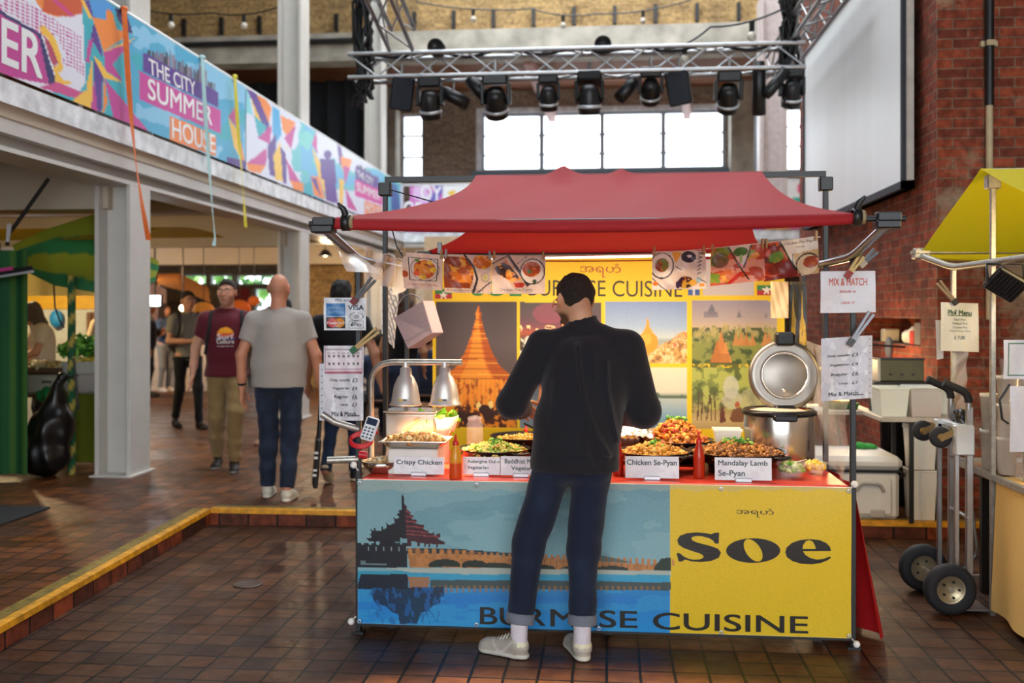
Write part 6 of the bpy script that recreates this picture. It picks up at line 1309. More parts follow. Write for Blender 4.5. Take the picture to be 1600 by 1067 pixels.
for k, (a, b, c_, d, lab) in enumerate((((512, 372), (548, 392), (600, 428), (545, 424), 'clear plastic pouch at the front end of the left awning arm'), ((566, 384), (592, 394), (600, 436), (572, 440), 'clear plastic pouch hanging at the bend of the left awning arm'), ((597, 398), (617, 402), (616, 452), (596, 446), 'clear plastic pouch behind the tall left post'), ((612, 404), (636, 410), (642, 448), (616, 462), 'clear plastic pouch beside the first dish photo'))):
    Y = (4.5, 5.0, 5.35, 5.6)[k]; Q = [atY(*p, Y + (i in (1, 2)) * .25) for i, p in enumerate((a, b, c_, d))]; mb = MB(); mb.grid(lambda u, v: (Q[0].lerp(Q[1], u)).lerp(Q[3].lerp(Q[2], u), v) + Vector((.012, -.01, 0)) * math.sin(u * 6 + v * 5), 12, 12)
    o = mb.build('plastic_pouch', m_pouch, loc=Q[0], label=lab, cat='pouch', group='clear pouches along the left awning arm'); MB().tube([Q[0], Q[0].lerp(Q[1], .5) + Vector((0, 0, .01)), Q[1]], .004, 6).build('pouch_rim', m_silver, parent=o)
mb = MB(); Q = [atY(597, 446, 6.0), atY(624, 450, 6.0), atY(616, 545, 6.0), atY(596, 520, 6.0)]; mb.grid(lambda u, v: (Q[0].lerp(Q[1], u)).lerp(Q[3].lerp(Q[2], u), v) + Vector((.0, -.012, 0)) * math.sin(u * 22) * math.sin(v * 40), 24, 50); mb.build('bubble_sheet', clear_mat('bubble_wrap', (.9, .88, .86), .55, .2), loc=Q[0], label='strip of bubble wrap hanging left of the lilac carrier bag', cat='bubble wrap')
# cables of the stall
for pts, Y, lab in (([(608, 296), (640, 305), (700, 322), (740, 330)], 5.46, 'thin black cable sagging from the left bracket under the canopy'), ([(612, 356), (620, 385), (632, 405)], 5.46, 'black cable tail beside the tall left post')):
    MB().tube([atY(*p, Y) for p in pts], .004, 6).build('cable', m_lampblack, loc=atY(*pts[0], Y), label=lab, cat='cable')
# warm LED tube under the ridge
a, b = atY(690, 406, 5.56), atY(1192, 397, 5.56); t = thing('led_tube', (a + b) / 2, 'thin glowing warm LED tube between the dish photos', 'light')
MB().tube([a, b], .006, 8).build('glowing_tube', emit_mat('led_glow', (1, .82, .6), 6), parent=t); MB().tube([a + Vector((0, 0, .009)), b + Vector((0, 0, .009))], .007, 6).build('backing', mat('white_cord', (1, 1, 1)), parent=t)
ld = bpy.data.lights.new('led_tube_light', 'AREA'); ld.shape = 'RECTANGLE'; ld.size = 1.6; ld.size_y = .05; ld.energy = 34; ld.color = (1, .78, .50); lo = bpy.data.objects.new('led_tube_light', ld); COL.objects.link(lo); lo.location = (-.02, 5.6, 1.9); lo.rotation_euler = (.35, 0, 0)
# ------------------------------------------------------------------ people
m_skin = attr_mat('skin', 0.5, 0.03, 90, spec=0.35)
m_cloth = attr_mat('dyed_cloth', 0.85, 0.25, 130, spec=0.2, sheen=0.15)
m_denim = attr_mat('denim', 0.8, 0.3, 220, spec=0.2, sheen=0.1)
m_shoe = attr_mat('shoe_leather', 0.6, 0.1, 120)
m_hair = attr_mat('hair', 0.6, 0.8, 140, spec=0.4)
V3 = lambda *a: np.array(a, float)
def rotm(yaw=0, pitch=0, roll=0):
    return np.array((Matrix.Rotation(yaw, 3, 'Z') @ Matrix.Rotation(pitch, 3, 'X') @ Matrix.Rotation(roll, 3, 'Y')))
def folds(seed, amp, f=(14, 14, 4)):
    r = np.random.RandomState(seed); W_ = [(r.normal(size=3) * np.array(f), r.rand() * 6.28, r.rand() * .6 + .4) for _ in range(7)]
    def d(P):
        t = 0
        for k, ph, a in W_: t = t + a * np.sin(k[0] * P[0] + k[1] * P[1] + k[2] * P[2] + ph)
        return amp * t / 2.2
    return d
def skel(h=1.75, female=False, **kw):
    """joints of a person facing +y, feet at z 0"""
    J = dict(pelvis=V3(0, 0, .95), waist=V3(0, 0, 1.08), chest=V3(0, .0, 1.3), neck=V3(0, -.02, 1.46), head=V3(0, .01, 1.63))
    sw = .165 if female else .19
    for s, n in ((-1, 'l'), (1, 'r')):
        J['sh' + n] = V3(s * sw, -.015, 1.385); J['el' + n] = V3(s * (sw + .07), -.04, 1.13); J['wr' + n] = V3(s * (sw + .075), .04, .88)
        J['hp' + n] = V3(s * .09, 0, .93); J['kn' + n] = V3(s * .10, .02, .50); J['an' + n] = V3(s * .10, -.03, .09); J['toe' + n] = V3(s * .12, .16, .03)
        J['pn' + n] = V3(-s * .3, .9, 0)     # palm side of the hand: thumb direction
    for k, v in kw.items():
        if k in J: J[k] = V3(*v)
    g = h / 1.75
    return {k: (v * g if not k.startswith('pn') else v) for k, v in J.items()}
def hand(wr, el, thumb, curl=.5, g=1.0, spread=.0):
    """palm, four unequal bent fingers and a thumb that leaves the side of the palm"""
    d = wr - el; d /= np.linalg.norm(d); th = thumb - d * (thumb @ d); th /= np.linalg.norm(th) + 1e-9; n = np.cross(d, th)
    if n @ V3(0, 0, 0) > 0: n = -n
    out = []; kn = wr + d * .092 * g
    out.append((Cone(wr - d * .01, kn - d * .005, .024 * g, .03 * g, (n, 1.9)), .012))
    for q in (-.024, .024): out.append((Cone(wr + d * .02, kn + th * q * g - d * .012, .02 * g, .017 * g, (n, 1.35)), .01))
    for i, (off, L) in enumerate(((.031, .073), (.0105, .083), (-.0105, .076), (-.031, .06))):
        b = kn + th * off * g - d * (.004 if i in (1, 2) else .012); a = curl * (.8 + .15 * i)
        dirs = [d * math.cos(t) + n * math.sin(t) + th * spread * off * 10 for t in (a * .5, a * 1.15, a * 1.8)]
        p = b; rr = (.0098 if i < 3 else .0085) * g
        for dd, l in zip(dirs, (.44, .32, .24)): q = p + dd * L * l * g; out.append((Cone(p, q, rr, rr * .9), .004)); p = q; rr *= .9
    b = wr + d * .03 * g + th * .028 * g; m1 = b + (d * .6 + th * .7 + n * .25) * .035 * g; m2 = m1 + (d * .85 + th * .25 + n * .35) * .035 * g; m3 = m2 + (d * .9 + n * .45) * .024 * g
    out += [(Cone(b - d * .01, m1, .016 * g, .0125 * g), .012), (Cone(m1, m2, .0118 * g, .0105 * g), .004), (Cone(m2, m3, .0105 * g, .009 * g), .004)]
    return out
SKIN = C('#c98f70'); 
def person(label, at_, heading, J, h=1.75, skin='#c98f70', res=.008, top=None, legs=None, shoes=None, hair=None, head=(0, 0, 0), female=False, hands=(.5, .5), group=None,
           beard=None, hemz=.93, sleeve=.55, build=1.0, extra=None, legfit=1.0, seed=1, glasses=None, waist_z=None, body_z=None, name='person'):
    g = h / 1.75; R = rotm(*head); hc = J['head']; sk = np.array(C(skin)); dark = sk * .45
    HP = lambda x, y, z: hc + R @ (V3(x, y, z) * g)
    def he(c, r, k=.02, s=None):
        e = Ell(HP(*c), np.array(r) * g, R.T); return (e, k) if s is None else (e, k, s)
    P = [he((0, -.012, .02), (.076, .094, .098)), he((0, .03, -.045), (.06, .066, .075), .03), he((0, .06, -.095), (.032, .03, .022), .025), he((0, .072, .035), (.058, .03, .016), .02),
         (Cone(HP(0, .088, .018), HP(0, .108, -.022), .010 * g, .0145 * g), .012), he((0, .092, -.058), (.024, .013, .007), .008), he((0, .090, -.071), (.021, .012, .007), .008),
         he((-.033, .095, .014), (.017, .014, .011), .008, -1), he((.033, .095, .014), (.017, .014, .011), .008, -1), he((-.033, .078, .013), (.0125, .0125, .0125), .002), he((.033, .078, .013), (.0125, .0125, .0125), .002)]
    for s in (-1, 1): P += [he((s * .082, -.012, .0), (.013, .028, .036), .006), he((s * .092, -.006, .004), (.006, .014, .02), .004, -1), he((s * .045, .05, -.02), (.026, .03, .025), .02)]
    nb = J['neck']; P.append((Cone(nb - V3(0, .0, .04) * g, HP(0, -.025, -.07), .062 * g * build ** .5, .056 * g * build ** .3), .03))
    for n in 'lr':
        P += [(Cone(J['sh' + n], J['el' + n], .05 * g, .041 * g), .03), (Cone(J['el' + n], J['el' + n] * .35 + J['wr' + n] * .65, .043 * g, .036 * g), .02), (Cone(J['el' + n] * .4 + J['wr' + n] * .6, J['wr' + n], .036 * g, .026 * g), .02)]
        P += hand(J['wr' + n], J['el' + n], J['pn' + n], hands[0 if n == 'l' else 1], g)
        P += [(Cone(J['hp' + n], J['kn' + n], .072 * g, .05 * g), .04), (Cone(J['kn' + n], J['an' + n], .05 * g, .036 * g), .03), (Cone(J['sh' + n], nb - V3(0, 0, .03) * g, .042 * g, .042 * g), .03)]
    P += [(Cone(J['chest'], J['waist'], .1 * g, .095 * g, ((1, 0, 0), .78)), .05), (Cone(J['waist'], J['pelvis'], .095 * g, .1 * g, ((1, 0, 0), .78)), .05), (Cone(J['chest'], nb - V3(0, 0, .05) * g, .1 * g, .055 * g, ((1, 0, 0), .8)), .03)]
    def bcol(V):
        c = np.tile(sk, (len(V), 1)); Q = (V - hc) @ R / g
        def spot(p, r, col, a=1.0):
            d = np.sqrt((((Q - np.array(p)) / np.array(r)) ** 2).sum(1)); m = np.clip((1.25 - d) * 4, 0, 1)[:, None] * a; c[:] = c * (1 - m) + np.array(col) * m
        for s in (-1, 1):
            spot((s * .033, .093, .013), (.013, .012, .006), (.55, .53, .5)); spot((s * .033, .096, .013), (.0055, .01, .006), (.02, .015, .01))
            spot((s * .034, .094, .035), (.02, .022, .0055), np.array(C(hair[1])) if hair else dark, .85); spot((s * .04, .08, -.02), (.03, .04, .03), sk * V3(1.1, .85, .8), .5)
            spot((s * .085, -.01, 0), (.02, .03, .035), sk * V3(1.08, .8, .75), .6)
        spot((0, .1, -.064), (.024, .02, .011), sk * V3(.85, .5, .48)); spot((0, .11, -.02), (.016, .02, .015), sk * V3(1.08, .82, .78), .5)
        if hair and hair[0] in ('stubble', 'short', 'fade', 'bald'): spot((0, -.045, .03 if hair[0] != 'bald' else .0), (.095, .09, .115 if hair[0] != 'bald' else .03), sk * .55 + np.array(C(hair[1])) * .3, .35 if hair[0] == 'bald' else .4)
        if beard: spot((0, .06, -.075), (.074, .085, .056), np.array(C(beard)), .3 if heading > 1 else .92)
        return c
    body = solid_obj(name, solid(P, res), m_skin, local=True, col=bcol, label=label, cat='person', group=group)
    body.location = at_; body.rotation_euler = (0, 0, heading); ORG[body.name] = Vector((0, 0, 0))
    def part(nm, prims, m, color, cuts=(), disp=None, r=None):
        return solid_obj(nm, solid(prims, r or res, cuts, disp), m, parent=body, col=color if callable(color) else (lambda V: np.tile(np.array(C(color)), (len(V), 1))), smooth=2)
    if legs:
        L = []
        wz = (waist_z or min(1.0, hemz + .055)) * g
        bz = legs.get('cuff', .075) * g
        for s, n in ((-1, 'l'), (1, 'r')):
            kn, an, hp = J['kn' + n], J['an' + n], J['hp' + n]; t = legs.get('len', 1.0); e = kn + (an - kn) * t; f = legs.get('fit', 1.0)
            L += [(Cone(hp + V3(0, -.01, .03), kn, .095 * g * build, .064 * g * f), .03), (Cone(kn, e, .064 * g * f, .05 * g * f, None, None, True), .03), (Ell(hp + V3(s * -.005, -.055, -.02) * g, V3(.085, .07, .09) * g * build), .03)]
        L.append((Cone(J['pelvis'] + V3(0, -.005, .07), J['pelvis'] + V3(0, 0, -.02), .115 * g * build, .12 * g * build, ((1, 0, 0), .76)), .04))
        tz = J['pelvis'] + V3(0, 0, wz - .95 * g)
        o = part(legs.get('name', 'trousers'), L, m_denim if legs.get('denim') else m_cloth, legs['col'], [(tz, (0, 0, 1))], folds(seed, .0045 * legs.get('crumple', 1), (6, 6, 34)))
        if legs.get('turnup'):
            for n in 'lr':
                kn, an = J['kn' + n], J['an' + n]; e = kn + (an - kn) * legs.get('len', 1.0); dd = (an - kn) / np.linalg.norm(an - kn); f = legs.get('fit', 1.0)
                solid_obj('turn_up', solid([(Cone(e - dd * .048, e + dd * .002, .0575 * g * f, .0565 * g * f, None, True, True), 0)], .005), m_denim, parent=o, col=lambda V: np.tile(np.array(C(legs['turnup'])), (len(V), 1)))
    if shoes:
        for s, n in ((-1, 'l'), (1, 'r')):
            an, toe = J['an' + n], J['toe' + n]; d = toe - an; d = d - V3(0, 0, d[2]); d /= np.linalg.norm(d); zl = J.get('lift' + n, 0.0); pz = J.get('tip' + n, 0.0)
            up = V3(0, 0, 1); dd = d * math.cos(pz) - up * math.sin(pz); uu = up * math.cos(pz) + d * math.sin(pz)
            heel = an - V3(0, 0, an[2]) + up * zl - d * .045 * g; sd = np.cross(dd, uu)
            F = lambda a, b, z: heel + (dd * a + sd * b + uu * z) * g
            Pm = [(Cone(F(.045, 0, .012), F(.205, 0, .012), .035 * g, .043 * g, (uu, 2.2)), .03), (Cone(F(.035, 0, .05), F(.05, 0, .088), .036 * g, .034 * g), .02), (Cone(F(.05, 0, .055), F(.19, 0, .035), .042 * g, .036 * g, (uu, 1.1)), .03), (Cone(F(.02, 0, .012), F(.06, 0, .012), .03 * g, .035 * g, (uu, 2.0)), .02), (Ell(F(.215, 0, .032), V3(.036, .036, .024) * g), .03)]
            def scol(V, heel=heel, uu=uu, dd=dd):
                z = (V - heel) @ uu / g; x = (V - heel) @ dd / g; c = np.tile(np.array(C(shoes[0])), (len(V), 1)); c[z < .024] = C(shoes[1]); c[z < .004] = C(shoes[2] if len(shoes) > 2 else shoes[1])
                if len(shoes) > 3: c[(z > .024) & (np.abs(z - .055 - .03 * np.sin(x * 40)) < .008)] = C(shoes[3]); c[(x < .03) & (z > .06)] = C(shoes[4])
                return c
            so = part('shoe', Pm, m_shoe, scol, [(heel - uu * .008, -uu)], None, min(res, .006))
            if shoes[0] != 'x' and len(shoes) > 3:
                mb = MB()
                for k in range(5): c = F(.095 + k * .018, 0, .098 - k * .008); a, b = c - sd * .024, c + sd * .024; mb.tube([a - uu * .012, c + uu * .004, b - uu * .012 + dd * .006], .0035, 6)
                mb.build('laces', mat('cream_laces', C('#d9d4c4'), 0.8), parent=so)
                sock = part('sock', [(Cone(F(.042, 0, .06), F(.04, 0, .16), .038 * g, .04 * g), 0)], m_cloth, '#cfc9d2')
    if top:
        Tn = []; sl = top.get('sleeve', sleeve); b = build; thick = top.get('thick', 0.0)
        for s, n in ((-1, 'l'), (1, 'r')):
            sh, el, wr = J['sh' + n], J['el' + n], J['wr' + n]
            if sl <= 1:
                Tn.append((Cone(sh, sh + (el - sh) * sl, .066 * g * b ** .6 + thick, .063 * g * b ** .4 + thick, None, None, True), .035))
            else:
                Tn.append((Cone(sh, el, .07 * g * b ** .5 + thick, .058 * g + thick), top.get('k', .04))); e = el + (wr - el) * (sl - 1); Tn.append((Cone(el, e, .058 * g + thick, .046 * g + thick * .6, None, None, True), .03))
                if top.get('cuff'): dd = (e - el) / np.linalg.norm(e - el); Tn.append((Cone(e - dd * .05, e + dd * .004, .04 * g, .038 * g, None, None, True), .008))
            Tn.append((Cone(sh + V3(0, 0, .0) * g, nb + V3(s * .03, 0, -.005) * g, .058 * g, .052 * g), .035))
        w = top.get('w', 1.0)
        Tn += [(Cone(J['chest'] + V3(0, 0, .03) * g, J['chest'] - V3(0, 0, .08) * g, .112 * g * b * w + thick, .112 * g * b * w + thick, ((1, 0, 0), .72)), .05), (Cone(J['chest'] - V3(0, 0, .06) * g, J['waist'], .112 * g * b * w + thick, .109 * g * b * top.get('belly', 1) * w + thick, ((1, 0, 0), .76)), .05),
               (Cone(J['waist'], J['pelvis'] - V3(0, 0, .06) * g, .109 * g * b * top.get('belly', 1) * w + thick, .116 * g * b * w * top.get('hem', 1) + thick, ((1, 0, 0), .76)), .05)]
        if female: Tn += [(Ell(J['chest'] + V3(s * .07, .085, -.03) * g, V3(.06, .06, .06) * g), .04) for s in (-1, 1)]
        if top.get('band'):
            Tn.append((Cone(J['pelvis'] + V3(0, 0, .0) * g, J['pelvis'] - V3(0, 0, .06) * g, .122 * g * b * w, .12 * g * b * w, ((1, 0, 0), .74)), .02))
        Tn.append((Cone(nb + V3(0, 0, -.02) * g, nb + (HP(0, -.025, -.07) - nb) * top.get('neck', .35), .079 * g, .073 * g, None, None, True), .02)) if not top.get('collar') else None
        Tn.append((Cone(nb + (HP(0, -.025, -.07) - nb) * (top.get('neck', .35) + .25), nb + (HP(0, -.025, -.07) - nb) * 1.9, .056 * g, .056 * g), .002, -1))
        if top.get('collar'): Tn.append((Cone(nb + V3(0, 0, -.01) * g, nb + V3(0, .003, .028) * g, .074 * g, .068 * g), .01)); Tn.append((Cone(nb + V3(0, .006, .022) * g, nb + V3(0, .01, .2) * g, .062 * g, .062 * g), .002, -1))
        hz = J['pelvis'] + V3(0, 0, (hemz - .95) * g)
        part(top.get('name', 'shirt'), Tn, m_cloth, top['col'], [(hz, top.get('hemn', (0, 0, -1)))], top.get('disp') or folds(seed + 5, .006 * top.get('crumple', 1), top.get('ff', (16, 10, 9))))
    if hair and hair[0] not in ('bald',):
        st = hair[0]; H = []
        gr = {'stubble': .004, 'short': .011, 'fade': .008, 'crop': .018, 'long': .018, 'bun': .014, 'wavy': .024}.get(st, .012)
        H = [(Ell(HP(0, -.014, .024), (V3(.076, .094, .098) + gr) * g, R.T), .02)]
        if st in ('fade', 'short', 'crop'): H.append((Ell(HP(0, .0, .065), V3(.066, .08, .065) * g, R.T), .02))
        if st == 'bun': H.append((Ell(HP(0, -.11, .04), V3(.045, .045, .045) * g, R.T), .02))
        if st in ('long', 'wavy'):
            for s in (-1, 0, 1): H.append((Cone(HP(s * .05, -.07, .02), HP(s * .075, -.085, hair[2] if len(hair) > 2 else -.25), .05 * g, .04 * g), .03))
            for s in (-1, 1): H.append((Cone(HP(s * .074, .0, .03), HP(s * .082, .0, -.16), .03 * g, .03 * g), .03))
        H += [(Ell(HP(s * .092, -.006, -.008), V3(.03, .03, .034) * g, R.T), .004, -1) for s in (-1, 1) if st not in ('long', 'wavy')]
        H.append((Ell(HP(0, .105, -.02), V3(.062, .075, .098) * g, R.T), .01, -1))
        cut = []
        if st in ('stubble', 'fade', 'short', 'crop', 'bun'):
            
            def hc_(P):
                q = [(P[i] - hc[i]) / g for i in range(3)]; y = R[0, 1] * q[0] + R[1, 1] * q[1] + R[2, 1] * q[2]; z = R[0, 2] * q[0] + R[1, 2] * q[1] + R[2, 2] * q[2]
                return (np.maximum(-.088, np.minimum(-.088 + 2.4 * (y + .05), .005 + .95 * (y + .012))) - z) * .6 * g
            cut.append(hc_) 
        dp = folds(seed + 9, .004 if st in ('fade', 'stubble') else .009, (60, 60, 60) if st != 'wavy' else (30, 30, 30))
        part('hair', H, m_hair, hair[1], cut, dp)
    if beard and not beard.endswith('x'):
        part('beard', [(Ell(HP(0, .036, -.062), V3(.066, .072, .072) * g, R.T), .01), (Ell(HP(0, .06, -.1), V3(.04, .04, .035) * g, R.T), .02), (Ell(HP(0, .12, -.045), V3(.03, .03, .03) * g, R.T), .006, -1), (Ell(HP(0, .1, .02), V3(.075, .07, .06) * g, R.T), .01, -1)], m_hair, beard, (), folds(seed, .003, (60, 60, 60)))
    if glasses:
        mb = MB(); w_ = lambda *a: Vector(HP(*a))
        for s in (-1, 1):
            mb.tube([w_(s * (.033 + .024 * math.cos(t)), .108, .012 + .02 * math.sin(t)) for t in [i * PI / 7 for i in range(14)]], .0028, 6, closed=True)
            mb.tube([w_(s * .058, .106, .016), w_(s * .083, .05, .018), w_(s * .088, -.01, .012)], .0028, 6)
        mb.tube([w_(-.011, .108, .016), w_(.011, .108, .016)], .0028, 6); mb.build('glasses', mat('spectacle_metal', C(glasses), 0.3, 0.6), parent=body)
    return body

# --- the customer at the counter, seen from behind
G = 1.0
J = skel(1.80, headx=0)
J.update(pelvis=V3(.0, .0, .96), waist=V3(.015, .03, 1.10), chest=V3(.045, .07, 1.35), neck=V3(.03, .09, 1.53), head=V3(-.01, .15, 1.66),
         shl=V3(-.16, .085, 1.455), shr=V3(.235, .075, 1.435), ell=V3(-.315, .15, 1.165), elr=V3(.315, .14, 1.135), wrl=V3(-.285, .37, 1.12), wrr=V3(.21, .36, 1.10),
         hpl=V3(-.085, .0, .93), hpr=V3(.085, .0, .93), knl=V3(-.225, .03, .50), knr=V3(.035, .03, .50), anl=V3(-.265, -.045, .10), anr=V3(.03, -.035, .10),
         toel=V3(-.42, .03, .03), toer=V3(-.03, .16, .03), pnl=V3(.6, .3, .7), pnr=V3(-.6, .3, .7))
_base = folds(9, .009, (13, 8, 7))
RID = [([(902, 540), (907, 590), (918, 640), (934, 680), (952, 712)], .013, .013), ([(925, 548), (930, 590)], .007, .01), ([(948, 565), (949, 610), (958, 655), (966, 690)], .010, .011), ([(911, 665), (915, 700), (925, 722)], .009, .011), ([(868, 600), (864, 660)], .005, .02), ([(850, 705), (955, 716)], -.007, .010)]
RID = [([(atY(*p, 4.56) - Vector((-.15, 0, 0))) for p in L], a, w) for L, a, w in RID]
def sw_fold(P):
    d = _base(P); 
    for L, a, w in RID:
        m = 9.
        for p, q in zip(L[:-1], L[1:]):
            dx, dz = q.x - p.x, q.z - p.z; t = np.clip(((P[0] - p.x) * dx + (P[2] - p.z) * dz) / (dx * dx + dz * dz), 0, 1); m = np.minimum(m, (P[0] - p.x - t * dx) ** 2 + (P[2] - p.z - t * dz) ** 2)
        d = d - 1.5 * a * np.exp(-m / w ** 2) * np.clip((.14 - P[1]) * 20, 0, 1)
    return d
def denim(base, fade):
    def f(V):
        c = np.tile(np.array(C(base)), (len(V), 1)); n = fbm(V[:, 0] + V[:, 1] * .5, V[:, 2], .09, 3); m = np.clip((n - .45) * 3, 0, 1)[:, None] * .5
        return c * (1 - m) + np.array(C(fade)) * m
    return f
cust = person('person in black sweatshirt, dark jeans and pale trainers standing at the food counter', (-.15, 4.66, 0), 0, J, 1.80, skin='#c2906f', res=.0065,
    top=dict(col='#1c1c21', k=.075, neck=.75, disp=sw_fold, name='sweatshirt', sleeve=1.9, cuff=True, thick=.014, w=1.12, hem=1.08, crumple=1.8, ff=(13, 8, 7), belly=1.06), legs=dict(col=denim('#172034', '#243148'), name='jeans', denim=True, fit=1.15, len=.86, turnup='#6d7480', crumple=.8),
    shoes=('#a79f94', '#c9c4b8', '#55555a', '#bcb5aa', '#d6d2b4'), hair=('fade', '#1d1712'), head=(.62, -.42, .05), beard='#1c1510x', hands=(.9, .9), hemz=.865, build=1.0, seed=4, glasses='#caa77c')

# --- passers-by on the upper floor
Z2 = .12
walk = lambda h, f=1, **k: skel(h, **{**dict(knl=(-.085, .12 * f, .52), anl=(-.085, .16 * f, .09), toel=(-.10, .35 * f if f > 0 else .02, .05), knr=(.09, -.05 * f, .50), anr=(.09, -.22 * f, .12), toer=(.10, -.05, .03), elr=(.265, .03, 1.13), wrr=(.27, .14, .90), ell=(-.265, -.08, 1.13), wrl=(-.28, -.06, .88)), **k})
J = skel(1.80, knl=(-.09, .04, .5), anl=(-.10, .06, .09), toel=(-.11, .25, .03), knr=(.09, .0, .5), anr=(.085, -.12, .1), toer=(.10, .06, .03), ell=(-.285, -.03, 1.12), wrl=(-.29, .02, .85), elr=(.29, -.02, 1.12), wrr=(.315, .06, .86), pnl=(.2, .9, 0), pnr=(-.2, .9, 0), shl=(-.185, -.01, 1.385), shr=(.185, -.01, 1.385))
bald = person('bald person in pale grey polo shirt and blue jeans walking away along the passage', (-2.62, 7.75, Z2), .12, J, 1.79, skin='#c08468', res=.008, top=dict(col='#a19a93', name='polo_shirt', sleeve=.62, w=1.1, thick=.008, belly=1.1, crumple=1.2, collar=True),
    legs=dict(col=denim('#1d2638', '#32425a'), name='jeans', denim=True, fit=1.2, crumple=1.3), shoes=('#cfc8b6', '#d8d2c2', '#b7b0a2'), hair=('bald', '#8a7766'), hands=(.45, .8), hemz=.87, build=1.12, seed=11, head=(-.1, .05, 0))
o = solid_obj('wristband', solid([(Cone(J['wrl'] + (J['ell'] - J['wrl']) * .12, J['wrl'] + (J['ell'] - J['wrl']) * .2, .034, .035, None, True, True), 0)], .006), m_cloth, parent=bald, col=lambda V: np.tile([.01, .01, .012], (len(V), 1)))

def surf(V):
    c = np.tile(np.array(C('#5a1a24')), (len(V), 1)); x, z = V[:, 0], V[:, 2]; fr = V[:, 1] > .03
    d = np.hypot(x + .0, z - 1.275); m = fr & (d < .078) & (z > 1.255); c[m] = np.array(C('#f0a02c')); c[m & (z < 1.30)] = C('#e0552a'); c[m & (z < 1.275)] = C('#c53a2a')
    c[fr & (np.abs(x) < .088) & (z < 1.255) & (z > 1.242)] = C('#3a5aa0'); return c
J = walk(1.80, 1, knl=(-.09, .16, .53), anl=(-.07, .07, .09), toel=(-.09, .27, .04), knr=(.09, .02, .5), anr=(.1, -.18, .12), toer=(.11, .0, .03), ell=(-.29, -.02, 1.12), wrl=(-.31, .08, .88), elr=(.28, -.03, 1.12), wrr=(.30, .05, .88))
mar = person('person in maroon T-shirt with sunset print and khaki trousers walking towards the viewer', (-3.60, 9.15, Z2), PI + .28, J, 1.81, skin='#c08a70', res=.008, top=dict(col=surf, name='t_shirt', sleeve=.6, w=1.1, hem=1.08, thick=.006), legs=dict(col='#8a7048', name='trousers', fit=1.22, crumple=1.5),
    shoes=('#26221f', '#8f8a80', '#4a4540'), hair=('fade', '#2a211b'), hands=(.45, .45), hemz=.86, build=1.05, seed=21, beard='#6b4a3ax', head=(-.22, 0, 0))
mb = MB(); fr = .112
def tf(x, z): return (x, .098 + .02 * (1 - abs(x) * 4) + (.012 if z > 1.2 else .0), z)
for t, z0, z1, w in (('Surf', 1.205, 1.255, .075), ('Culture', 1.165, 1.205, .08), ('longboards', 1.135, 1.147, .075)):
    s_ = 1.03
    put_text(mb, t, (w, .158, z1 * s_), (-w, .158, z1 * s_), (w, .158, z0 * s_), C('#dcd4cc'), .02)
mb.mi = 0; o = mb.build('shirt_print', m_cloth, parent=mar, color=True)
mb = MB()
for s in (-1, 1): mb.tube(rounded([(s * .13, -.14, 1.2), (s * .14, -.1, 1.5), (s * .14, .06, 1.5), (s * .15, .13, 1.33), (s * .19, .06, 1.1)], .06), .017, 6)
mb.build('backpack_straps', mat('black_webbing', C('#15161a'), 0.8), parent=mar)
solid_obj('backpack', solid([(Cone((0, -.22, 1.38), (0, -.22, 1.08), .12, .13, ((1, 0, 0), .75)), .03)], .012), m_cloth, parent=mar, col=lambda V: np.tile(C('#17181c'), (len(V), 1)))

J = walk(1.76, 1, ell=(-.25, .02, 1.12), wrl=(-.08, .24, 1.10), elr=(.25, .02, 1.12), wrr=(.05, .26, 1.12), pnl=(.3, .2, .9), pnr=(-.3, .2, .9))
bp = person('person with glasses in grey T-shirt and black trousers carrying a backpack, walking towards the viewer', (-5.42, 12.45, Z2), PI + .75, J, 1.77, skin='#b3836a', res=.011, top=dict(col='#7d7a70', name='t_shirt', sleeve=.6, w=1.02), legs=dict(col='#17181c', name='trousers'), shoes=('#15130f', '#2a2622', '#15130f'), hair=('short', '#241c16'), hands=(.7, .7), hemz=.87, seed=31, glasses='#222222')
mb = MB()
for s in (-1, 1): mb.tube(rounded([(s * .13, -.14, 1.2), (s * .14, -.1, 1.48), (s * .14, .06, 1.48), (s * .15, .135, 1.3), (s * .19, .06, 1.08)], .06), .022, 6)
mb.build('backpack_straps', mat('black_webbing', (0, 0, 0)), parent=bp)
solid_obj('backpack', solid([(Cone((0, -.22, 1.38), (0, -.22, 1.08), .12, .14, ((1, 0, 0), .75)), .03)], .014), m_cloth, parent=bp, col=lambda V: np.tile(C('#1a1b1f'), (len(V), 1)))

J = walk(1.66, 1); person('person with dark hair partly hidden behind the bald person, in dark clothes', (-3.55, 10.9, Z2), PI - .9, J, 1.70, skin='#b98a72', res=.013, top=dict(col='#20303c', name='shirt', sleeve=.6), legs=dict(col='#26324a', name='jeans', denim=True), shoes=('#b0836a', '#8a7060', '#555'), hair=('crop', '#15130f'), seed=41, female=True, hemz=.86) if False else \
 person('dark haired person mostly hidden behind the bald person, in dark shirt and jeans', (-3.72, 11.1, Z2), PI - .9, J, 1.72, skin='#b98a72', res=.013, top=dict(col='#20303c', name='shirt', sleeve=.6), legs=dict(col='#26324a', name='jeans', denim=True), shoes=('#a5806a', '#8a7060', '#555555'), hair=('crop', '#15130f'), seed=41, hemz=.86)
J = walk(1.76, -1, toel=(-.1, -.02, .03), anl=(-.1, -.16, .12), knl=(-.09, .05, .5), anr=(.1, .1, .09), toer=(.1, .28, .03), knr=(.09, .1, .52), elr=(.3, -.05, 1.13), wrr=(.34, .0, .88))
J['tipl'] = .7; J['liftl'] = .16
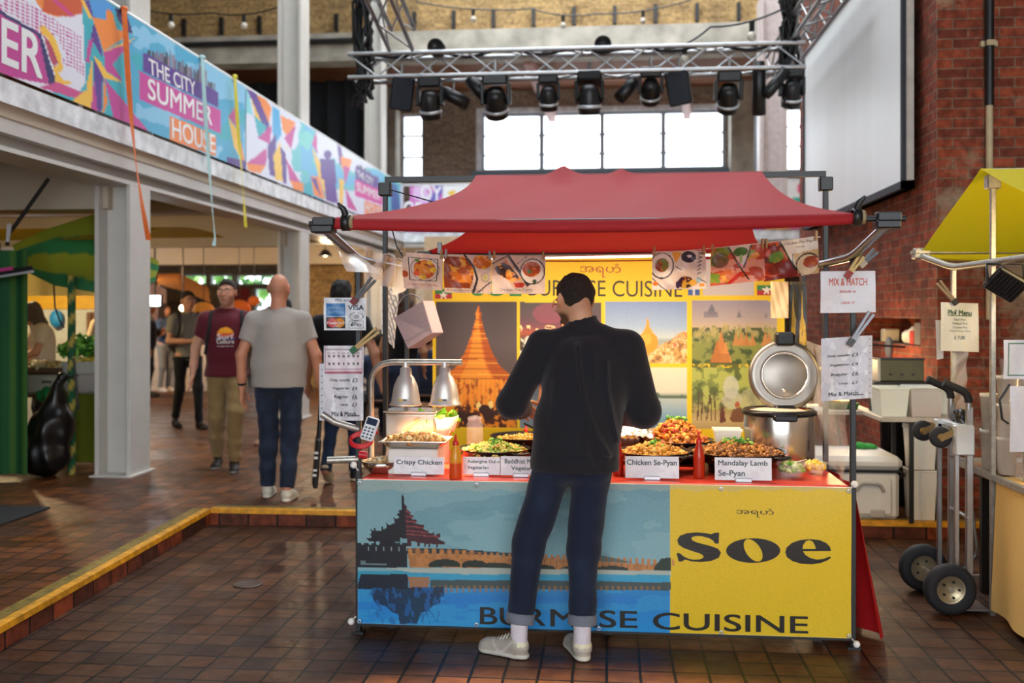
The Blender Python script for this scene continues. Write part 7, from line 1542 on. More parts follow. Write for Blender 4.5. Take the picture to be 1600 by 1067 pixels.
person('dark haired person in black T-shirt and jeans walking away behind the price list sign', (-2.33, 8.55, Z2), .05, J, 1.76, skin='#b07c62', res=.009, top=dict(col='#101216', name='t_shirt', sleeve=.62, w=1.08, thick=.008), legs=dict(col=denim('#1c2a44', '#30415f'), name='jeans', denim=True, fit=.95), shoes=('#1b1c20', '#cbbf9d', '#b9ad8c'), hair=('crop', '#120f0d'), seed=51, build=1.06, hemz=.86)
J = skel(1.68, True, elr=(.24, -.02, 1.13), wrr=(.2, .1, .95))
person('long haired person in black top behind the hanging paper bag', (-2.12, 10.2, Z2), -.15, J, 1.70, skin='#b5805f', res=.011, top=dict(col='#111318', name='top', sleeve=.4), legs=dict(col='#33415c', name='jeans', denim=True), shoes=('#222222', '#444444', '#222222'), hair=('long', '#4a3222', -.2), seed=61, female=True, hemz=.97)
J = skel(1.66, True, ell=(-.22, .06, 1.14), wrl=(-.08, .25, 1.28), elr=(.22, .06, 1.14), wrr=(.07, .25, 1.28))
person('long haired person in blue top and grey trousers near the bright flood lamp', atZ(258, 612, Z2), -1.9, J, 1.66, skin='#b98468', res=.014, top=dict(col='#41567a', name='top', sleeve=.6), legs=dict(col='#8d939b', name='trousers'), shoes=('#d8d5cf', '#d8d5cf', '#aaaaaa'), hair=('long', '#2a1d16', -.25), seed=71, female=True, hemz=.9)
J = skel(1.7, ell=(-.24, .06, 1.14), wrl=(-.1, .2, 1.2))
person('person in dark navy clothes standing at the edge of the white column', atZ(232, 620, Z2), -1.3, J, 1.7, skin='#b98468', res=.015, top=dict(col='#1b2030', name='jacket', sleeve=1.9, thick=.02), legs=dict(col='#151823', name='trousers'), shoes=('#1b1b1b', '#333333', '#222222'), hair=('crop', '#1c1512'), seed=81)
# seated group behind the counter lamps
J = skel(1.7, knl=(-.12, .42, .5), knr=(.12, .42, .5), anl=(-.12, .40, .08), anr=(.12, .40, .08), toel=(-.13, .6, .03), toer=(.13, .6, .03), ell=(-.25, .1, 1.13), wrl=(-.12, .33, 1.08), elr=(.25, .1, 1.13), wrr=(.12, .33, 1.08))
for k in list(J):
    if k[:2] not in ('kn', 'an', 'to', 'pn'): J[k] = J[k] - V3(0, 0, .43)
JS = J
for (px_, Yp, rz, tc, hr, lab) in ((592, 11.6, .4, '#33415c', '#2a1c14', 'seated person in denim blue shirt between the sign and the paper bag'), (668, 12.4, -.3, '#26324e', '#1b1512', 'seated person in navy jacket beside the yellow backdrop edge')):
    p = atY(px_, 560, Yp); person(lab, (p.x, Yp, Z2), rz, JS, 1.7, skin='#c08d72', res=.014, top=dict(col=tc, name='shirt', sleeve=1.6), legs=dict(col='#1d2433', name='trousers'), shoes=('#222222', '#555555', '#222222'), hair=('crop', hr), seed=91 + px_, hemz=.98)
    t = thing('stool', (p.x, Yp, Z2), 'plain wooden stool under the ' + lab.split(' between')[0].split(' beside')[0], 'stool')
    MB().lathe([(0, .47), (.17, .47), (.18, .455), (.17, .44), (0, .44)], (p.x, Yp, Z2), 20).build('seat', mat('stool_wood', C('#5b3c26'), 0.6), parent=t)
    for sx in (-1, 1):
        for sy in (-1, 1): MB().tube([(p.x + sx * .1, Yp + sy * .1, Z2 + .44), (p.x + sx * .15, Yp + sy * .15, Z2)], .014, 8).build('leg', mat('stool_wood', (0, 0, 0)), parent=t)
# vendor behind the counter, bending over the pans
J = skel(1.68, neck=(0, .06, 1.44), head=(0, .13, 1.58), chest=(0, .03, 1.28), ell=(-.2, .04, 1.10), wrl=(-.08, .2, .92), elr=(.2, .04, 1.10), wrr=(.08, .2, .92), pnl=(.5, .2, .8), pnr=(-.5, .2, .8), shl=(-.18, .03, 1.39), shr=(.18, .03, 1.39))
person('vendor in dark top behind the counter, hidden by the customer', (-.20, 6.2, 0), PI, J, 1.66, skin='#a8745a', res=.012, top=dict(col='#1c1c20', name='top', sleeve=.6), legs=dict(col='#20242c', name='trousers'), shoes=('#222222', '#444444', '#222222'), hair=('crop', '#0d0b0a'), seed=101, head=(0, -.3, 0), hemz=.9)
# the two in the green stall
J = skel(1.64, True, neck=(0, .04, 1.44), head=(0, .1, 1.58), ell=(-.23, .08, 1.14), wrl=(-.1, .3, 1.05), elr=(.23, .08, 1.14), wrr=(.1, .3, 1.05))
person('grey haired person in cream T-shirt bending over the salad trays in the green stall', (-6.15, 10.3, Z2), PI - .9, J, 1.62, skin='#d09a74', res=.011, top=dict(col='#e0d3b4', name='t_shirt', sleeve=.62, w=1.12, thick=.01), legs=dict(col='#2a2d33', name='trousers'), shoes=('#222222', '#444444', '#222222'), hair=('wavy', '#6a5f54', -.16), seed=111, female=True, head=(-.2, -.4, 0), build=1.1)
J = skel(1.72, neck=(0, .03, 1.45), head=(0, .08, 1.60), ell=(-.25, .06, 1.13), wrl=(-.12, .3, 1.08), elr=(.25, .06, 1.13), wrr=(.12, .3, 1.08))
person('bearded dark haired person in cream shirt behind the herbs in the green stall', (-5.95, 11.4, Z2), 1.2, J, 1.70, skin='#9a6448', res=.011, top=dict(col='#cdbb9c', name='shirt', sleeve=.9, w=1.06), legs=dict(col='#2a2d33', name='trousers'), shoes=('#222222', '#444444', '#222222'), hair=('crop', '#17110d'), beard='#17110d', seed=121, head=(.1, -.25, 0))
# black instrument-like flat bag in the bald person's hand
hp_ = Vector((-2.62, 7.75, Z2)) + Matrix.Rotation(.12, 3, 'Z') @ Vector((.325, .085, .80))
t = thing('carry_case', hp_, "long flat black case with white print held in the bald person's right hand", 'bag')
Mx = Matrix.Translation(hp_) @ Matrix.Rotation(.08, 4, 'Y') @ Matrix.Rotation(.35, 4, 'Z')
MB().box((-.02, -.11, -.72), (.02, .1, -.32), Mx, .012).build('case_body', m_lampblack, parent=t); MB().box((-.016, -.045, -.34), (.016, .04, .02), Mx, .01).build('case_neck', m_lampblack, parent=t)
mb = MB(); 
for k, (z, w) in enumerate(((-.44, .05), (-.48, .06), (-.58, .05), (-.62, .07))): mb.box((-.03, -.113, z), (.0, -.11, z + .018), Mx)
mb.build('white_print', mat('white_print', C('#d8d8d8'), 0.5), parent=t)
# ------------------------------------------------------------------ green stall and far stalls on the left
m_green = attr_mat('green_canvas', .8, .2, 180, translucent=.2)
U = lambda pts: [atY(*p) for p in pts]
def strip(top, bot, f=14, colfn=None, wav=.0, nv=24):
    mb = MB(); T_, B_ = top, bot; n = len(T_) - 1
    def at_(L, u): k = u * n; i = min(int(k), n - 1); return L[i].lerp(L[i + 1], k - i)
    mb.grid(lambda u, v: at_(T_, u).lerp(at_(B_, u), v) + Vector((0, wav * math.sin(v * 9 + u * 5), -wav * 1.2 * math.sin(PI * v))), f * n, nv, True, colfn); return mb
top = U([(18, 383, 8.5), (70, 358, 9.0), (150, 333, 9.5), (208, 385, 9.5), (249, 408, 9.7)]); bot = U([(40, 424, 8.3), (85, 446, 8.6), (150, 457, 9.0), (208, 459, 9.3), (243, 438, 9.5)])
def gcol(u, v):
    w = v + .05 * math.sin(u * 9)
    return C('#8f9a2a') if w < .22 or .46 < w < .80 else C('#2f7a4a')
t = thing('green_awning', top[0], 'green and lime striped awning of the left stall', 'awning'); strip(top, bot, 14, gcol, .012).build('awning_cloth', m_green, parent=t, color=True)
mb = MB(); mb.col = C('#b89a2c'); mb.grid(lambda u, v: Vector((-9.5 + 5.0 * u, 9.0 + 2.4 * v, 2.30 + .12 * math.sin(PI * v) + .2 * v)), 12, 10); mb.build('awning_roof', attr_mat('yellow_canvas', .8, .1, translucent=.35), parent=t, color=True)
mb = MB(); mb.col = C('#e3cf86'); a, b = atY(40, 428, 9.6), atY(146, 462, 9.6); mb.grid(lambda u, v: Vector((a.x - .3 + (b.x - a.x + .35) * u, 9.6 + .02 * math.sin(u * 20), a.z + .04 + (b.z - a.z - .04) * v)), 30, 4); mb.build('inner_valance', attr_mat('yellow_canvas', .8), parent=t, color=True)
mb = MB(); x0, x1 = atY(-60, 600, 8.35).x, atY(45, 600, 8.35).x
def ccol(u, v): return C('#1f5a36') if (u * 5) % 1 < .55 else C('#3f6a2c')
mb.grid(lambda u, v: Vector((x0 + (x1 - x0) * u, 8.35 + .025 * math.sin(u * 18), 2.16 - 1.98 * v)), 40, 10, True, ccol); mb.build('stall_curtain', m_green, loc=(x1, 8.35, .15), color=True, label='dark green side curtain of the left stall reaching the floor', cat='curtain')
p = atY(112, 440, 8.75); mb = MB(); 
def pcol(u, v): return C('#1f5a3a') if (v * 9 + u) % 1 < .6 else C('#b5a24a')
mb.grid(lambda u, v: Vector((p.x + .035 * math.cos(u * 6.2832), 8.75 + .035 * math.sin(u * 6.2832), 1.95 - 1.83 * v)), 12, 60, True, pcol); mb.build('stall_post', m_green, loc=(p.x, 8.75, .12), color=True, label='post wrapped in green and gold ribbon', cat='post')
mb = MB(); mb.tube(U([(76, 279, 8.3), (40, 330, 8.3), (12, 368, 8.3)]), .018, 8); mb.build('tie_cable', m_lampblack, loc=atY(40, 330, 8.3), label='thick black cable slanting above the green curtain', cat='cable')
mb = MB(); mb.bar(atY(-30, 431, 8.1), atY(50, 420, 8.1), .03, .05); t = thing('curtain_bar', atY(20, 426, 8.1), 'dark bar with pale edge sticking out over the green curtain', 'bar'); mb.build('bar_body', m_black, parent=t); MB().bar(atY(-30, 437, 8.09), atY(52, 424, 8.09), .02, .02).build('pale_edge', m_silver, parent=t); MB().bar(atY(-10, 424, 8.08), atY(20, 419, 8.08), .02, .03).build('pink_tag', mat('pink_cloth', C('#c03a80'), .8), parent=t)
m_whiteclip = mat('white_clip', C('#c9ccce'), .4)
spring_clamp(atY(12, 378, 8.25), (.1, 0, 1), 'white clamp on top of the green curtain', m_whiteclip, .16); spring_clamp(atY(229, 402, 9.4), (.05, 0, 1), 'white clamp holding the awning tip right of the column', m_whiteclip, .14)
# counter
TX0, TX1, TYF, TYB, TZ = -7.4, -4.85, 9.35, 10.0, .80
t = thing('stall_table', ((TX0 + TX1) / 2, 9.7, .12), 'long trestle table of the green stall', 'table'); MB().box((TX0, TYF, TZ - .03), (TX1, TYB, TZ)).build('table_top', mat('table_wood', (0, 0, 0)), parent=t)
for x in (TX0 + .1, TX1 - .1):
    for y in (TYF + .08, TYB - .08): MB().box((x - .02, y - .02, .12), (x + .02, y + .02, TZ - .03)).build('leg', m_black, parent=t)
mb = MB(); mb.col = C('#6f7a1e'); xa = atY(99, 690, 9.33).x; mb.grid(lambda u, v: Vector((xa + (TX1 - xa + .02) * u, 9.33 + .015 * math.sin(u * 16) - .02 * v, TZ + .004 - .66 * v)), 24, 8); mb.add([(xa, 9.33, TZ + .004), (TX1 + .02, 9.33, TZ + .004), (TX1 + .02, TYB, TZ + .004), (xa, TYB, TZ + .004)], [(0, 1, 2, 3)]); mb.build('stall_cloth', m_green, loc=(xa, 9.33, TZ), color=True, label='olive green cloth over the right end of the left stall table', cat='tablecloth')
bx = lambda x0, y0, x1, y1, Y: (atY(x0, y1, Y), atY(x1, y0, Y))
a, b = bx(44, 586, 96, 648, 9.4); t = thing('cool_box', (a.x, 9.5, TZ), 'white cool box with a slot handle on the left stall table', 'cool box'); MB().box((a.x - .2, 9.4, TZ), (b.x, 9.75, b.z), bev=.02).build('box_body', mat('cool_white', C('#b9bdae'), .5), parent=t); MB().box((a.x + .14, 9.39, b.z - .08), (b.x - .1, 9.41, b.z - .055), bev=.006).build('slot_handle', mat('slot_grey', C('#6a5f58'), .6), parent=t)
zb = b.z + .002
def trayf(name, x0, x1, y0, y1, z, h, m, cols, lab, fl, n=160, r=.03, hh=.06):
    t = thing(name, ((x0 + x1) / 2, (y0 + y1) / 2, z), lab, 'tray'); mb = MB().box((x0, y0, z), (x1, y1, z + .01)); 
    for l, g_ in (((x0, y0), (x1, y0 + .01)), ((x0, y1 - .01), (x1, y1)), ((x0, y0), (x0 + .01, y1)), ((x1 - .01, y0), (x1, y1))): mb.box((*l, z), (*g_, z + h))
    mb.build('tray_body', m, parent=t); f = heap('food', ((x0 + x1) / 2, (y0 + y1) / 2, z + h * .6), (x1 - x0) * .47, (y1 - y0) * .47, hh, n, cols, r, t, power=4); f['label'] = fl
trayf('salad_tray', a.x - .2, b.x, 9.42, 9.75, zb, .07, m_steel, ['#d8c78a', '#e6dcb4', '#7fa23c', '#b5823a'], 'steel tray of pale salads on top of the white cool box', 'pale mixed salad')
a2, b2 = bx(100, 545, 146, 592, 9.42); 
MB().box((a2.x - .02, 9.42, TZ + .006), (TX1 - .02, 9.85, 1.0), bev=.01).build('grey_crate', clear_mat('smoky_plastic', (.45, .45, .5), .7, .2), loc=(a2.x, 9.6, TZ), label='smoky plastic box on the olive cloth under the herb tray', cat='box')
trayf('herb_tray', a2.x - .02, TX1 - .02, 9.42, 9.9, 1.003, .12, clear_mat('tray_plastic', (.7, .72, .7), .5, .15), ['#d9c04a', '#e0cf70', '#c9a83a'], 'clear tray heaped with yellow grain under the parsley', 'yellow grain', 150, .03, .08)
mb = MB(); c = atY(128, 525, 9.65)
for i in range(420):
    a = random.random() * 6.28; q = random.random() ** .5; z = random.random(); mb.col = C(random.choice(['#4f9a2a', '#6fb83a', '#3a7a22', '#8fcb50', '#2f6a1e'])); mb.chunk((c.x + .03 + math.cos(a) * q * .26, 9.65 + math.sin(a) * q * .2, 1.18 + z * .24 * (1 - q * .6)), random.uniform(.02, .045), (1, 1, .25), .3)
for i in range(20): x = c.x + random.uniform(-.2, .2); mb.col = C('#6fa03a'); mb.tube([(x, 9.65, 1.14), (x + random.uniform(-.08, .08), 9.62, 1.3)], .005, 5)
mb.build('parsley', m_food, loc=c, color=True, label='big bunch of green parsley standing in the herb tray', cat='herbs')
mb = MB(); mb.col = C('#0f8a4a'); c = atY(80, 618, 9.3)
VF = solid([(Ell((c.x, 9.28, c.z), (.13, .06, .09)), .02), (Ell((c.x + .05, 9.27, c.z + .06), (.05, .04, .05)), .03)], .014, (), folds(3, .015, (40, 40, 40)) if 'folds' in globals() else None)
solid_obj('green_bag', VF, mat('green_plastic', C('#0c7a44'), .35), loc=c, label='bright green plastic bag hanging at the front of the cool box', cat='bag')
# black bin bag
c = atY(77, 690, 8.62)
fold = lambda P: .014 * np.sin(P[0] * 30 + 3 * np.sin(P[2] * 5)) * np.sin(P[2] * 7 + P[1] * 12) + .007 * np.sin(P[0] * 44 + P[2] * 10)
VF = solid([(Cone((c.x + .08, 8.62, .95), (c.x + .03, 8.62, .55), .05, .17), .06), (Cone((c.x + .02, 8.62, .6), (c.x - .03, 8.6, .34), .17, .19), .08), (Ell((c.x - .03, 8.6, .30), (.22, .19, .175)), .05), (Cone((c.x + .08, 8.62, .95), (c.x + .1, 8.66, 1.02), .03, .055), .02)], .014, (), fold)
t = thing('bin_bag', (c.x, 8.62, .12), 'shiny black bin bag tied to the ribbon wrapped post', 'bin bag'); solid_obj('bag_body', VF, mat('black_polythene', C('#0b0b0d'), .36, spec=.45), parent=t); MB().tube([(c.x + .09, 8.62, 1.0), (p.x + .04, 8.74, 1.03), (p.x + .04, 8.78, 1.03)], .01, 6).build('tie', m_lampblack, parent=t)
# stall back wall and signs
t = thing('stall_back_panel', (-7.2, 12.4, .12), 'pale back panel of the green stall with yellow name strip', 'panel'); x0, x1 = atY(40, 500, 12.4).x, atY(150, 500, 12.4).x; MB().box((x0 - .5, 12.4, .12), (x1 + .1, 12.44, 2.0)).build('panel', mat('pale_panel', C('#b9bdb8'), .7), parent=t); MB().box((x0 - .5, 12.38, 1.66), (x1 + .1, 12.4, 1.84)).build('name_strip', mat('yellow_strip', C('#c79a24'), .6), parent=t)
for k, (px_, w) in enumerate(((137, .1), (146, .1))): q = atY(px_, 500, 12.37); MB().box((q.x, 12.34, .9), (q.x + .06, 12.38, 1.62)).build('shelf_upright', mat('brown_upright', C('#6a4a34'), .7), parent=t)
mb = MB(); c = atY(88, 498, 12.33); VF = solid([(Ell((c.x, 12.33, c.z), (.09, .06, .12)), .02)], .014); solid_obj('blue_bag', VF, mat('blue_cloth', C('#1f7fc0'), .6), loc=c, label='bright blue bag hanging behind the ribbon wrapped post', cat='bag')
MB().tube(U([(84, 445, 9.0), (86, 480, 9.0), (93, 500, 9.0), (100, 512, 9.0)]), .008, 6).build('hanging_lead', m_lampblack, loc=atY(86, 480, 9), label='thin black lead looping down beside the wrapped post', cat='cable')
MB().tube(U([(115, 560, 8.7), (118, 590, 8.7), (122, 640, 8.7)]), .010, 6).build('hanging_lead', m_lampblack, loc=atY(118, 590, 8.7), label='black lead hanging over the smoky plastic box', cat='cable')
# --- far stalls under the gallery
m_or = attr_mat('orange_canvas', .8, translucent=.3)
t = thing('orange_awning', atY(290, 445, 16), 'orange awning of the far stall behind the column', 'awning'); mb = MB(); mb.col = C('#c9803a'); strip(U([(246, 428, 18), (280, 427, 18), (325, 448, 18)]), U([(246, 446, 15.6), (290, 455, 15.8), (330, 474, 16)]), 8, lambda u, v: C('#cf8a48'), .02, 8).build('awning_cloth', m_or, parent=t, color=True)
MB().tube(U([(250, 447, 15.6), (331, 475, 16)]), .02, 6).build('awning_bar', m_black, parent=t)
a, b = bx(222, 548, 276, 612, 17); t = thing('far_counter', (a.x, 18.5, .12), 'white and orange counter of the far stall', 'counter'); MB().box((a.x - 1, 18.4, .12), (b.x + .3, 18.9, 1.05)).build('white_front', mat('white_front', C('#d9cfc4'), .7), parent=t); MB().box((b.x + .0, 18.38, .12), (b.x + .32, 18.4, 1.03)).build('orange_front', mat('orange_front', C('#d9861c'), .7), parent=t)
p = atY(240, 470, 16.5); t = thing('flood_lamp', p, 'dazzling white flood lamp of the far stall', 'lamp'); MB().box((p.x - .13, 16.5, p.z - .1), (p.x + .13, 16.58, p.z + .1), bev=.01).build('housing', m_lampblack, parent=t); MB().box((p.x - .115, 16.49, p.z - .08), (p.x + .115, 16.5, p.z + .08)).build('led_panel', emit_mat('flood_glow', (.8, .92, 1), 30), parent=t); MB().tube([(p.x, 16.55, p.z + .1), (p.x, 16.55, 2.9)], .015, 6).build('stem', m_lampblack, parent=t)
p = atY(286, 481, 15.5); t = thing('warm_bulb', p, 'small warm bulb glowing beside the far orange awning', 'lamp'); MB().ball(p, .055, 10).build('bulb', emit_mat('warm_bulb_glow', (1, .78, .45), 14), parent=t); MB().tube([p + Vector((0, 0, .05)), Vector((p.x, p.y, 3.0))], .01, 6).build('flex', m_lampblack, parent=t)
for px_, py_, r, lab in ((318, 486, .17, 'orange paper lantern left of the maroon shirted person'), (374, 484, .18, 'red orange paper lantern between the maroon shirt and the bald head'), (397, 470, .09, 'small orange lantern close to the bald head')):
    p = atY(px_, py_, 15.0); t = thing('paper_lantern', p, lab, 'lantern', 'orange lanterns of the far stall'); MB().ball(p, r, 14, (1, 1, .85)).build('lantern_globe', mat('lantern_paper' + str(px_), C('#e8641c') if px_ > 330 else C('#ee8a2a'), .7, emit=(1, .22, .03) if px_ > 330 else (1, .4, .06), estr=.12), parent=t); MB().tube([p + Vector((0, 0, r * .8)), p + Vector((0, 0, 3.0 - p.z))], .008, 5).build('cord', m_lampblack, parent=t)
a, b = bx(344, 450, 388, 478, 23.9); MB().box((a.x, 23.94, a.z), (b.x, 23.99, b.z)).build('red_sign', mat('red_board', C('#a8363a'), .6), loc=(a.x, 23.95, a.z), label='dull red board under the far windows', cat='sign')
t = thing('far_stall_back', (-12.0, 19.6, .12), 'pinkish poster board behind the far stall', 'board'); MB().box((-13.5, 19.6, .12), (-9.0, 19.65, 2.2)).build('board', mat('pink_board', C('#a88478'), .7), parent=t)
for k, (x, z, w, h, c_) in enumerate(((-11.9, 1.5, .5, .35, '#b8504a'), (-11.2, 1.4, .4, .5, '#d3c4b4'), (-10.5, 1.55, .4, .3, '#8a9a5a'), (-10.0, 1.3, .35, .4, '#c98a3a'), (-12.6, 1.2, .5, .5, '#8f6a80'))): MB().box((x, 19.57, z), (x + w, 19.6, z + h)).build('poster', mat('poster' + str(k), C(c_), .7), parent=t)
mb = MB(); mb.tube([(-11, 15.2, 2.72), (-4.7, 15.2, 2.72)], .03, 8); [mb.box((-10.8 + i * .28, 15.16, 2.66), (-10.66 + i * .28, 15.24, 2.72)) for i in range(22)]; mb.build('cable_tray', m_lampblack, loc=(-7, 15.2, 2.7), label='dark cable tray running across under the gallery ceiling', cat='cable tray')
for k, (x, y, z, e, cc) in enumerate(((-7.0, 10.9, 2.15, 120, (1, .74, .38)), (-8.5, 16.6, 2.4, 110, (1, .62, .3)), (-9.8, 16.2, 2.0, 60, (.8, .9, 1)), (-5.0, 17.3, 2.6, 70, (1, .72, .42)))):
    ld = bpy.data.lights.new('stall_light', 'POINT'); ld.energy = e; ld.color = cc; ld.shadow_soft_size = .08; lo = bpy.data.objects.new('stall_light', ld); COL.objects.link(lo); lo.location = (x, y, z)
for nm, (x, y, z), lab in (('pendant_lamp', (-7.0, 10.9, 2.15), 'warm pendant lamp inside the green stall'), ('pendant_lamp', (-8.5, 16.6, 2.4), 'warm pendant lamp under the far orange awning'), ('pendant_lamp', (-5.0, 17.3, 2.6), 'warm pendant lamp hanging beyond the seated people')):
    t = thing(nm, (x, y, z), lab, 'lamp'); MB().lathe([(.03, .14), (.05, .12), (.13, .02), (.135, .02), (.055, .13)], (x, y, z), 18).build('lamp_shade', m_lampblack, parent=t); MB().ball((x, y, z + .05), .035, 8).build('bulb', emit_mat('warm_bulb_glow', (1, 1, 1), 1), parent=t); MB().tube([(x, y, z + .13), (x, y, 3.0 if y > 11 else 2.42)], .008, 5).build('flex', m_lampblack, parent=t)
# ------------------------------------------------------------------ right side: yellow stall, trolley, boxes by the pier
XS0, XS1 = 2.03, 4.4
ft2 = stall_frame(XS0, XS1, 'galvanised frame of the yellow canopied stall at the right edge', m_galv, m_galv)
m_yelcan = attr_mat('yellow_canvas_bright', .75, .15, 200, translucent=.25)
canopy('canopy', XS0 - .06, XS1 + .06, XS0 + .0, XS1 + .0, m_yelcan, '#d9c814', 'bright yellow canvas canopy of the stall at the right edge', ze=2.0, zr=2.37)
mb = MB(); mb.col = C('#d9b46a')
def tc(u, v):
    y = 5.46 - 2.4 * u; f = .02 * math.sin(u * 30) * v; return Vector((2.035 + f - .03 * v, y, .74 - .70 * v))
mb.grid(tc, 60, 12); mb.add([(2.035, 5.46, .742), (2.035, 3.06, .742), (3.9, 3.06, .742), (3.9, 5.46, .742)], [(0, 1, 2, 3)]); mb.grid(lambda u, v: Vector((2.035 + 1.86 * u, 5.47 + .015 * math.sin(u * 40) * v, .74 - .7 * v)), 40, 8)
mb.grid(lambda u, v: Vector((2.035 + 1.86 * u, 3.055 - .015 * math.sin(u * 40) * v, .74 - .7 * v)), 40, 8); mb.build('stall_cloth', attr_mat('yellow_cotton', .85, .15, 150), loc=(2.03, 4.6, .04), color=True, label='pale yellow tablecloth of the right stall hanging to the floor', cat='tablecloth')
t = thing('stall_table', (2.9, 4.3, 0), 'table under the pale yellow cloth at the right edge', 'table'); MB().box((2.05, 3.1, .70), (3.85, 6.05, .735)).build('table_top', mat('table_wood', (0, 0, 0)), parent=t)
for x in (2.15, 3.75):
    for y in (3.2, 5.95): MB().box((x - .02, y - .02, 0), (x + .02, y + .02, .70)).build('leg', m_black, parent=t)
mb = MB(); mb.grid(lambda u, v: Vector((2.06 + .015 * math.sin(u * 10 + v * 6), 5.5 - 1.4 * u, 1.36 - .60 * v)), 30, 20); mb.build('plastic_sheet', clear_mat('clear_wrap', (0, 0, 0)), loc=(2.06, 5, .76), label='clear plastic screen along the right stall table', cat='plastic sheet')
mb = MB(); Q = U([(1488, 545, 6.08), (1512, 545, 6.08), (1508, 640, 6.08), (1486, 640, 6.08)]); mb.grid(lambda u, v: (Q[0].lerp(Q[1], u)).lerp(Q[3].lerp(Q[2], u), v) + Vector((0, .015 * math.sin(v * 14 + u * 4), 0)), 8, 20); mb.build('plastic_sheet', clear_mat('clear_wrap', (0, 0, 0)), loc=Q[0], label='twisted strip of clear plastic below the Pho menu', cat='plastic sheet')
# pho menu with its clip
sign('pho_menu', 1470, 472, 1529, 548, 6.05, lambda s: (s.rect(0, 0, 200, 200, '#e2dfcf'), s.rect(20, 26, 82, 27.6, '#2f5a36')), [('Phở Menu', (18, 14), (82, 14), (18, 26), '#2f5a36', .03), ('Beef Phở', (36, 32), (66, 32), (36, 37), '#5a6058', .0), ('Fishball Phở', (31, 40), (71, 40), (31, 45), '#5a6058', .0), ('Chicken Phở', (31, 48), (71, 48), (31, 53), '#5a6058', 0), ('King Prawn Phở', (24, 56), (78, 56), (24, 61), '#5a6058', 0), ('£ 7.00', (36, 68), (64, 68), (36, 75), '#3a4a6a', .01)], 'cream Pho Menu sign clipped to the galvanised post', slope=2, g=.85)
spring_clamp(atY(1489, 468, 6.03), atY(1469, 444, 6.03) - atY(1489, 468, 6.03), 'tan wooden clip with black jaw holding the Pho menu', mat('tan_wood', C('#8f7d62'), .7), .13)
mb = MB(); Q = U([(1462, 500, 6.2), (1474, 500, 6.2), (1474, 560, 6.2), (1464, 562, 6.2)]); mb.add(Q, [(0, 1, 2, 3)]); mb.add([q + Vector((0, .004, 0)) for q in Q], [(3, 2, 1, 0)]); mb.build('spare_menu', m_foam, loc=Q[0], label='white paper tucked behind the Pho menu', cat='paper')
for (x0, y0, x1, y1, Y, lab, fr) in ((1568, 531, 1640, 592, 4.95, 'white sign with green border at the right edge', True), (1578, 603, 1650, 706, 4.9, 'blank white sheet hanging below the green bordered sign', False)):
    sign('blank_sign', x0, y0, x1, y1, Y, (lambda s: (s.rect(0, 0, 200, 200, '#d6d5da'), s.rect(9, 8, 100, 92, '#2f6a46'), s.rect(11.5, 11, 100, 89, '#d6d5da'))) if fr else (lambda s: s.rect(0, 0, 200, 200, '#cfcfd8')), [], lab, g=.85)
# flood lamp under the yellow canopy
p = atY(1572, 442, 5.35); t = thing('flood_light', p, 'black finned flood light under the yellow canopy', 'flood light'); M = Matrix.Translation(p) @ Matrix.Rotation(.55, 4, 'Y') @ Matrix.Rotation(.7, 4, 'X')
MB().box((-.085, -.03, -.075), (.085, .0, .075), M, .008).build('housing', m_lampblack, parent=t)
for i in range(9): MB().box((-.08 + i * .019, -.042, -.06), (-.077 + i * .019, -.03, .06), M).build('cooling_fin', mat('fin_black', C('#22252a'), .35), parent=t)
MB().box((-.075, .0, -.065), (.075, .004, .065), M).build('lamp_glass', mat('lamp_glass', C('#b9c0c4'), .15), parent=t); MB().tube([p + Vector((-.09, 0, 0)), p + Vector((-.09, .02, .1)), p + Vector((.09, .02, .1)), p + Vector((.09, 0, 0))], .008, 6).build('bracket', m_lampblack, parent=t)
# urn, buckets, small tray on the right table
p = atY(1549, 556, 5.93); t = thing('steel_urn', (p.x, 5.93, .742), 'tall steel urn with white cap on the right stall table', 'urn'); R = .075
MB().lathe([(0, .742), (R, .742), (R, 1.37), (R * 1.06, 1.375), (R * 1.06, 1.395), (R * .9, 1.41), (R * .5, 1.42), (0, 1.42)], (p.x, 5.3, 0), 32).build('urn_body', m_steel, parent=t); MB().lathe([(.04, 1.42), (.052, 1.425), (.056, 1.47), (.05, 1.51), (.03, 1.52), (0, 1.52)], (p.x, 5.3, 0), 24).build('cap', mat('white_cap', C('#dcd8d0'), .4), parent=t); MB().tube([(p.x + .07, 5.3, 1.42), (p.x + .07, 5.3, 1.5)], .012, 8).build('spout', mat('white_cap', (0, 0, 0)), parent=t)
def bucket(x, y, z, r, h, lab):
    t = thing('white_bucket', (x, y, z), lab, 'tub', 'white tubs behind the plastic screen'); MB().lathe([(0, z), (r * .82, z), (r, z + h - .02), (r * 1.06, z + h - .02), (r * 1.06, z + h), (r * .96, z + h), (r * .8, z + .006), (0, z + .006)], (x, y, 0), 30).build('tub_body', mat('cream_plastic', C('#ddd5c4'), .45), parent=t)
bucket(2.10, 5.72, .743, .052, .22, 'lowest white tub at the left behind the plastic screen'); bucket(2.10, 5.72, .94, .052, .22, 'second white tub stacked on the lowest left one'); bucket(2.12, 5.55, .743, .052, .2, 'tall white tub beside the left stack'); bucket(2.12, 5.55, .92, .052, .2, 'white tub stacked on the tall one'); bucket(2.12, 5.55, 1.09, .048, .18, 'topmost smaller white cup of the right stack')
MB().box((2.10, 4.9, .743), (2.14, 5.15, .90), bev=.005).build('smoky_caddy', clear_mat('smoky_plastic', (0, 0, 0)), loc=(2.1, 5, .74), label='smoky plastic caddy leaning on the screen of the right stall', cat='caddy')
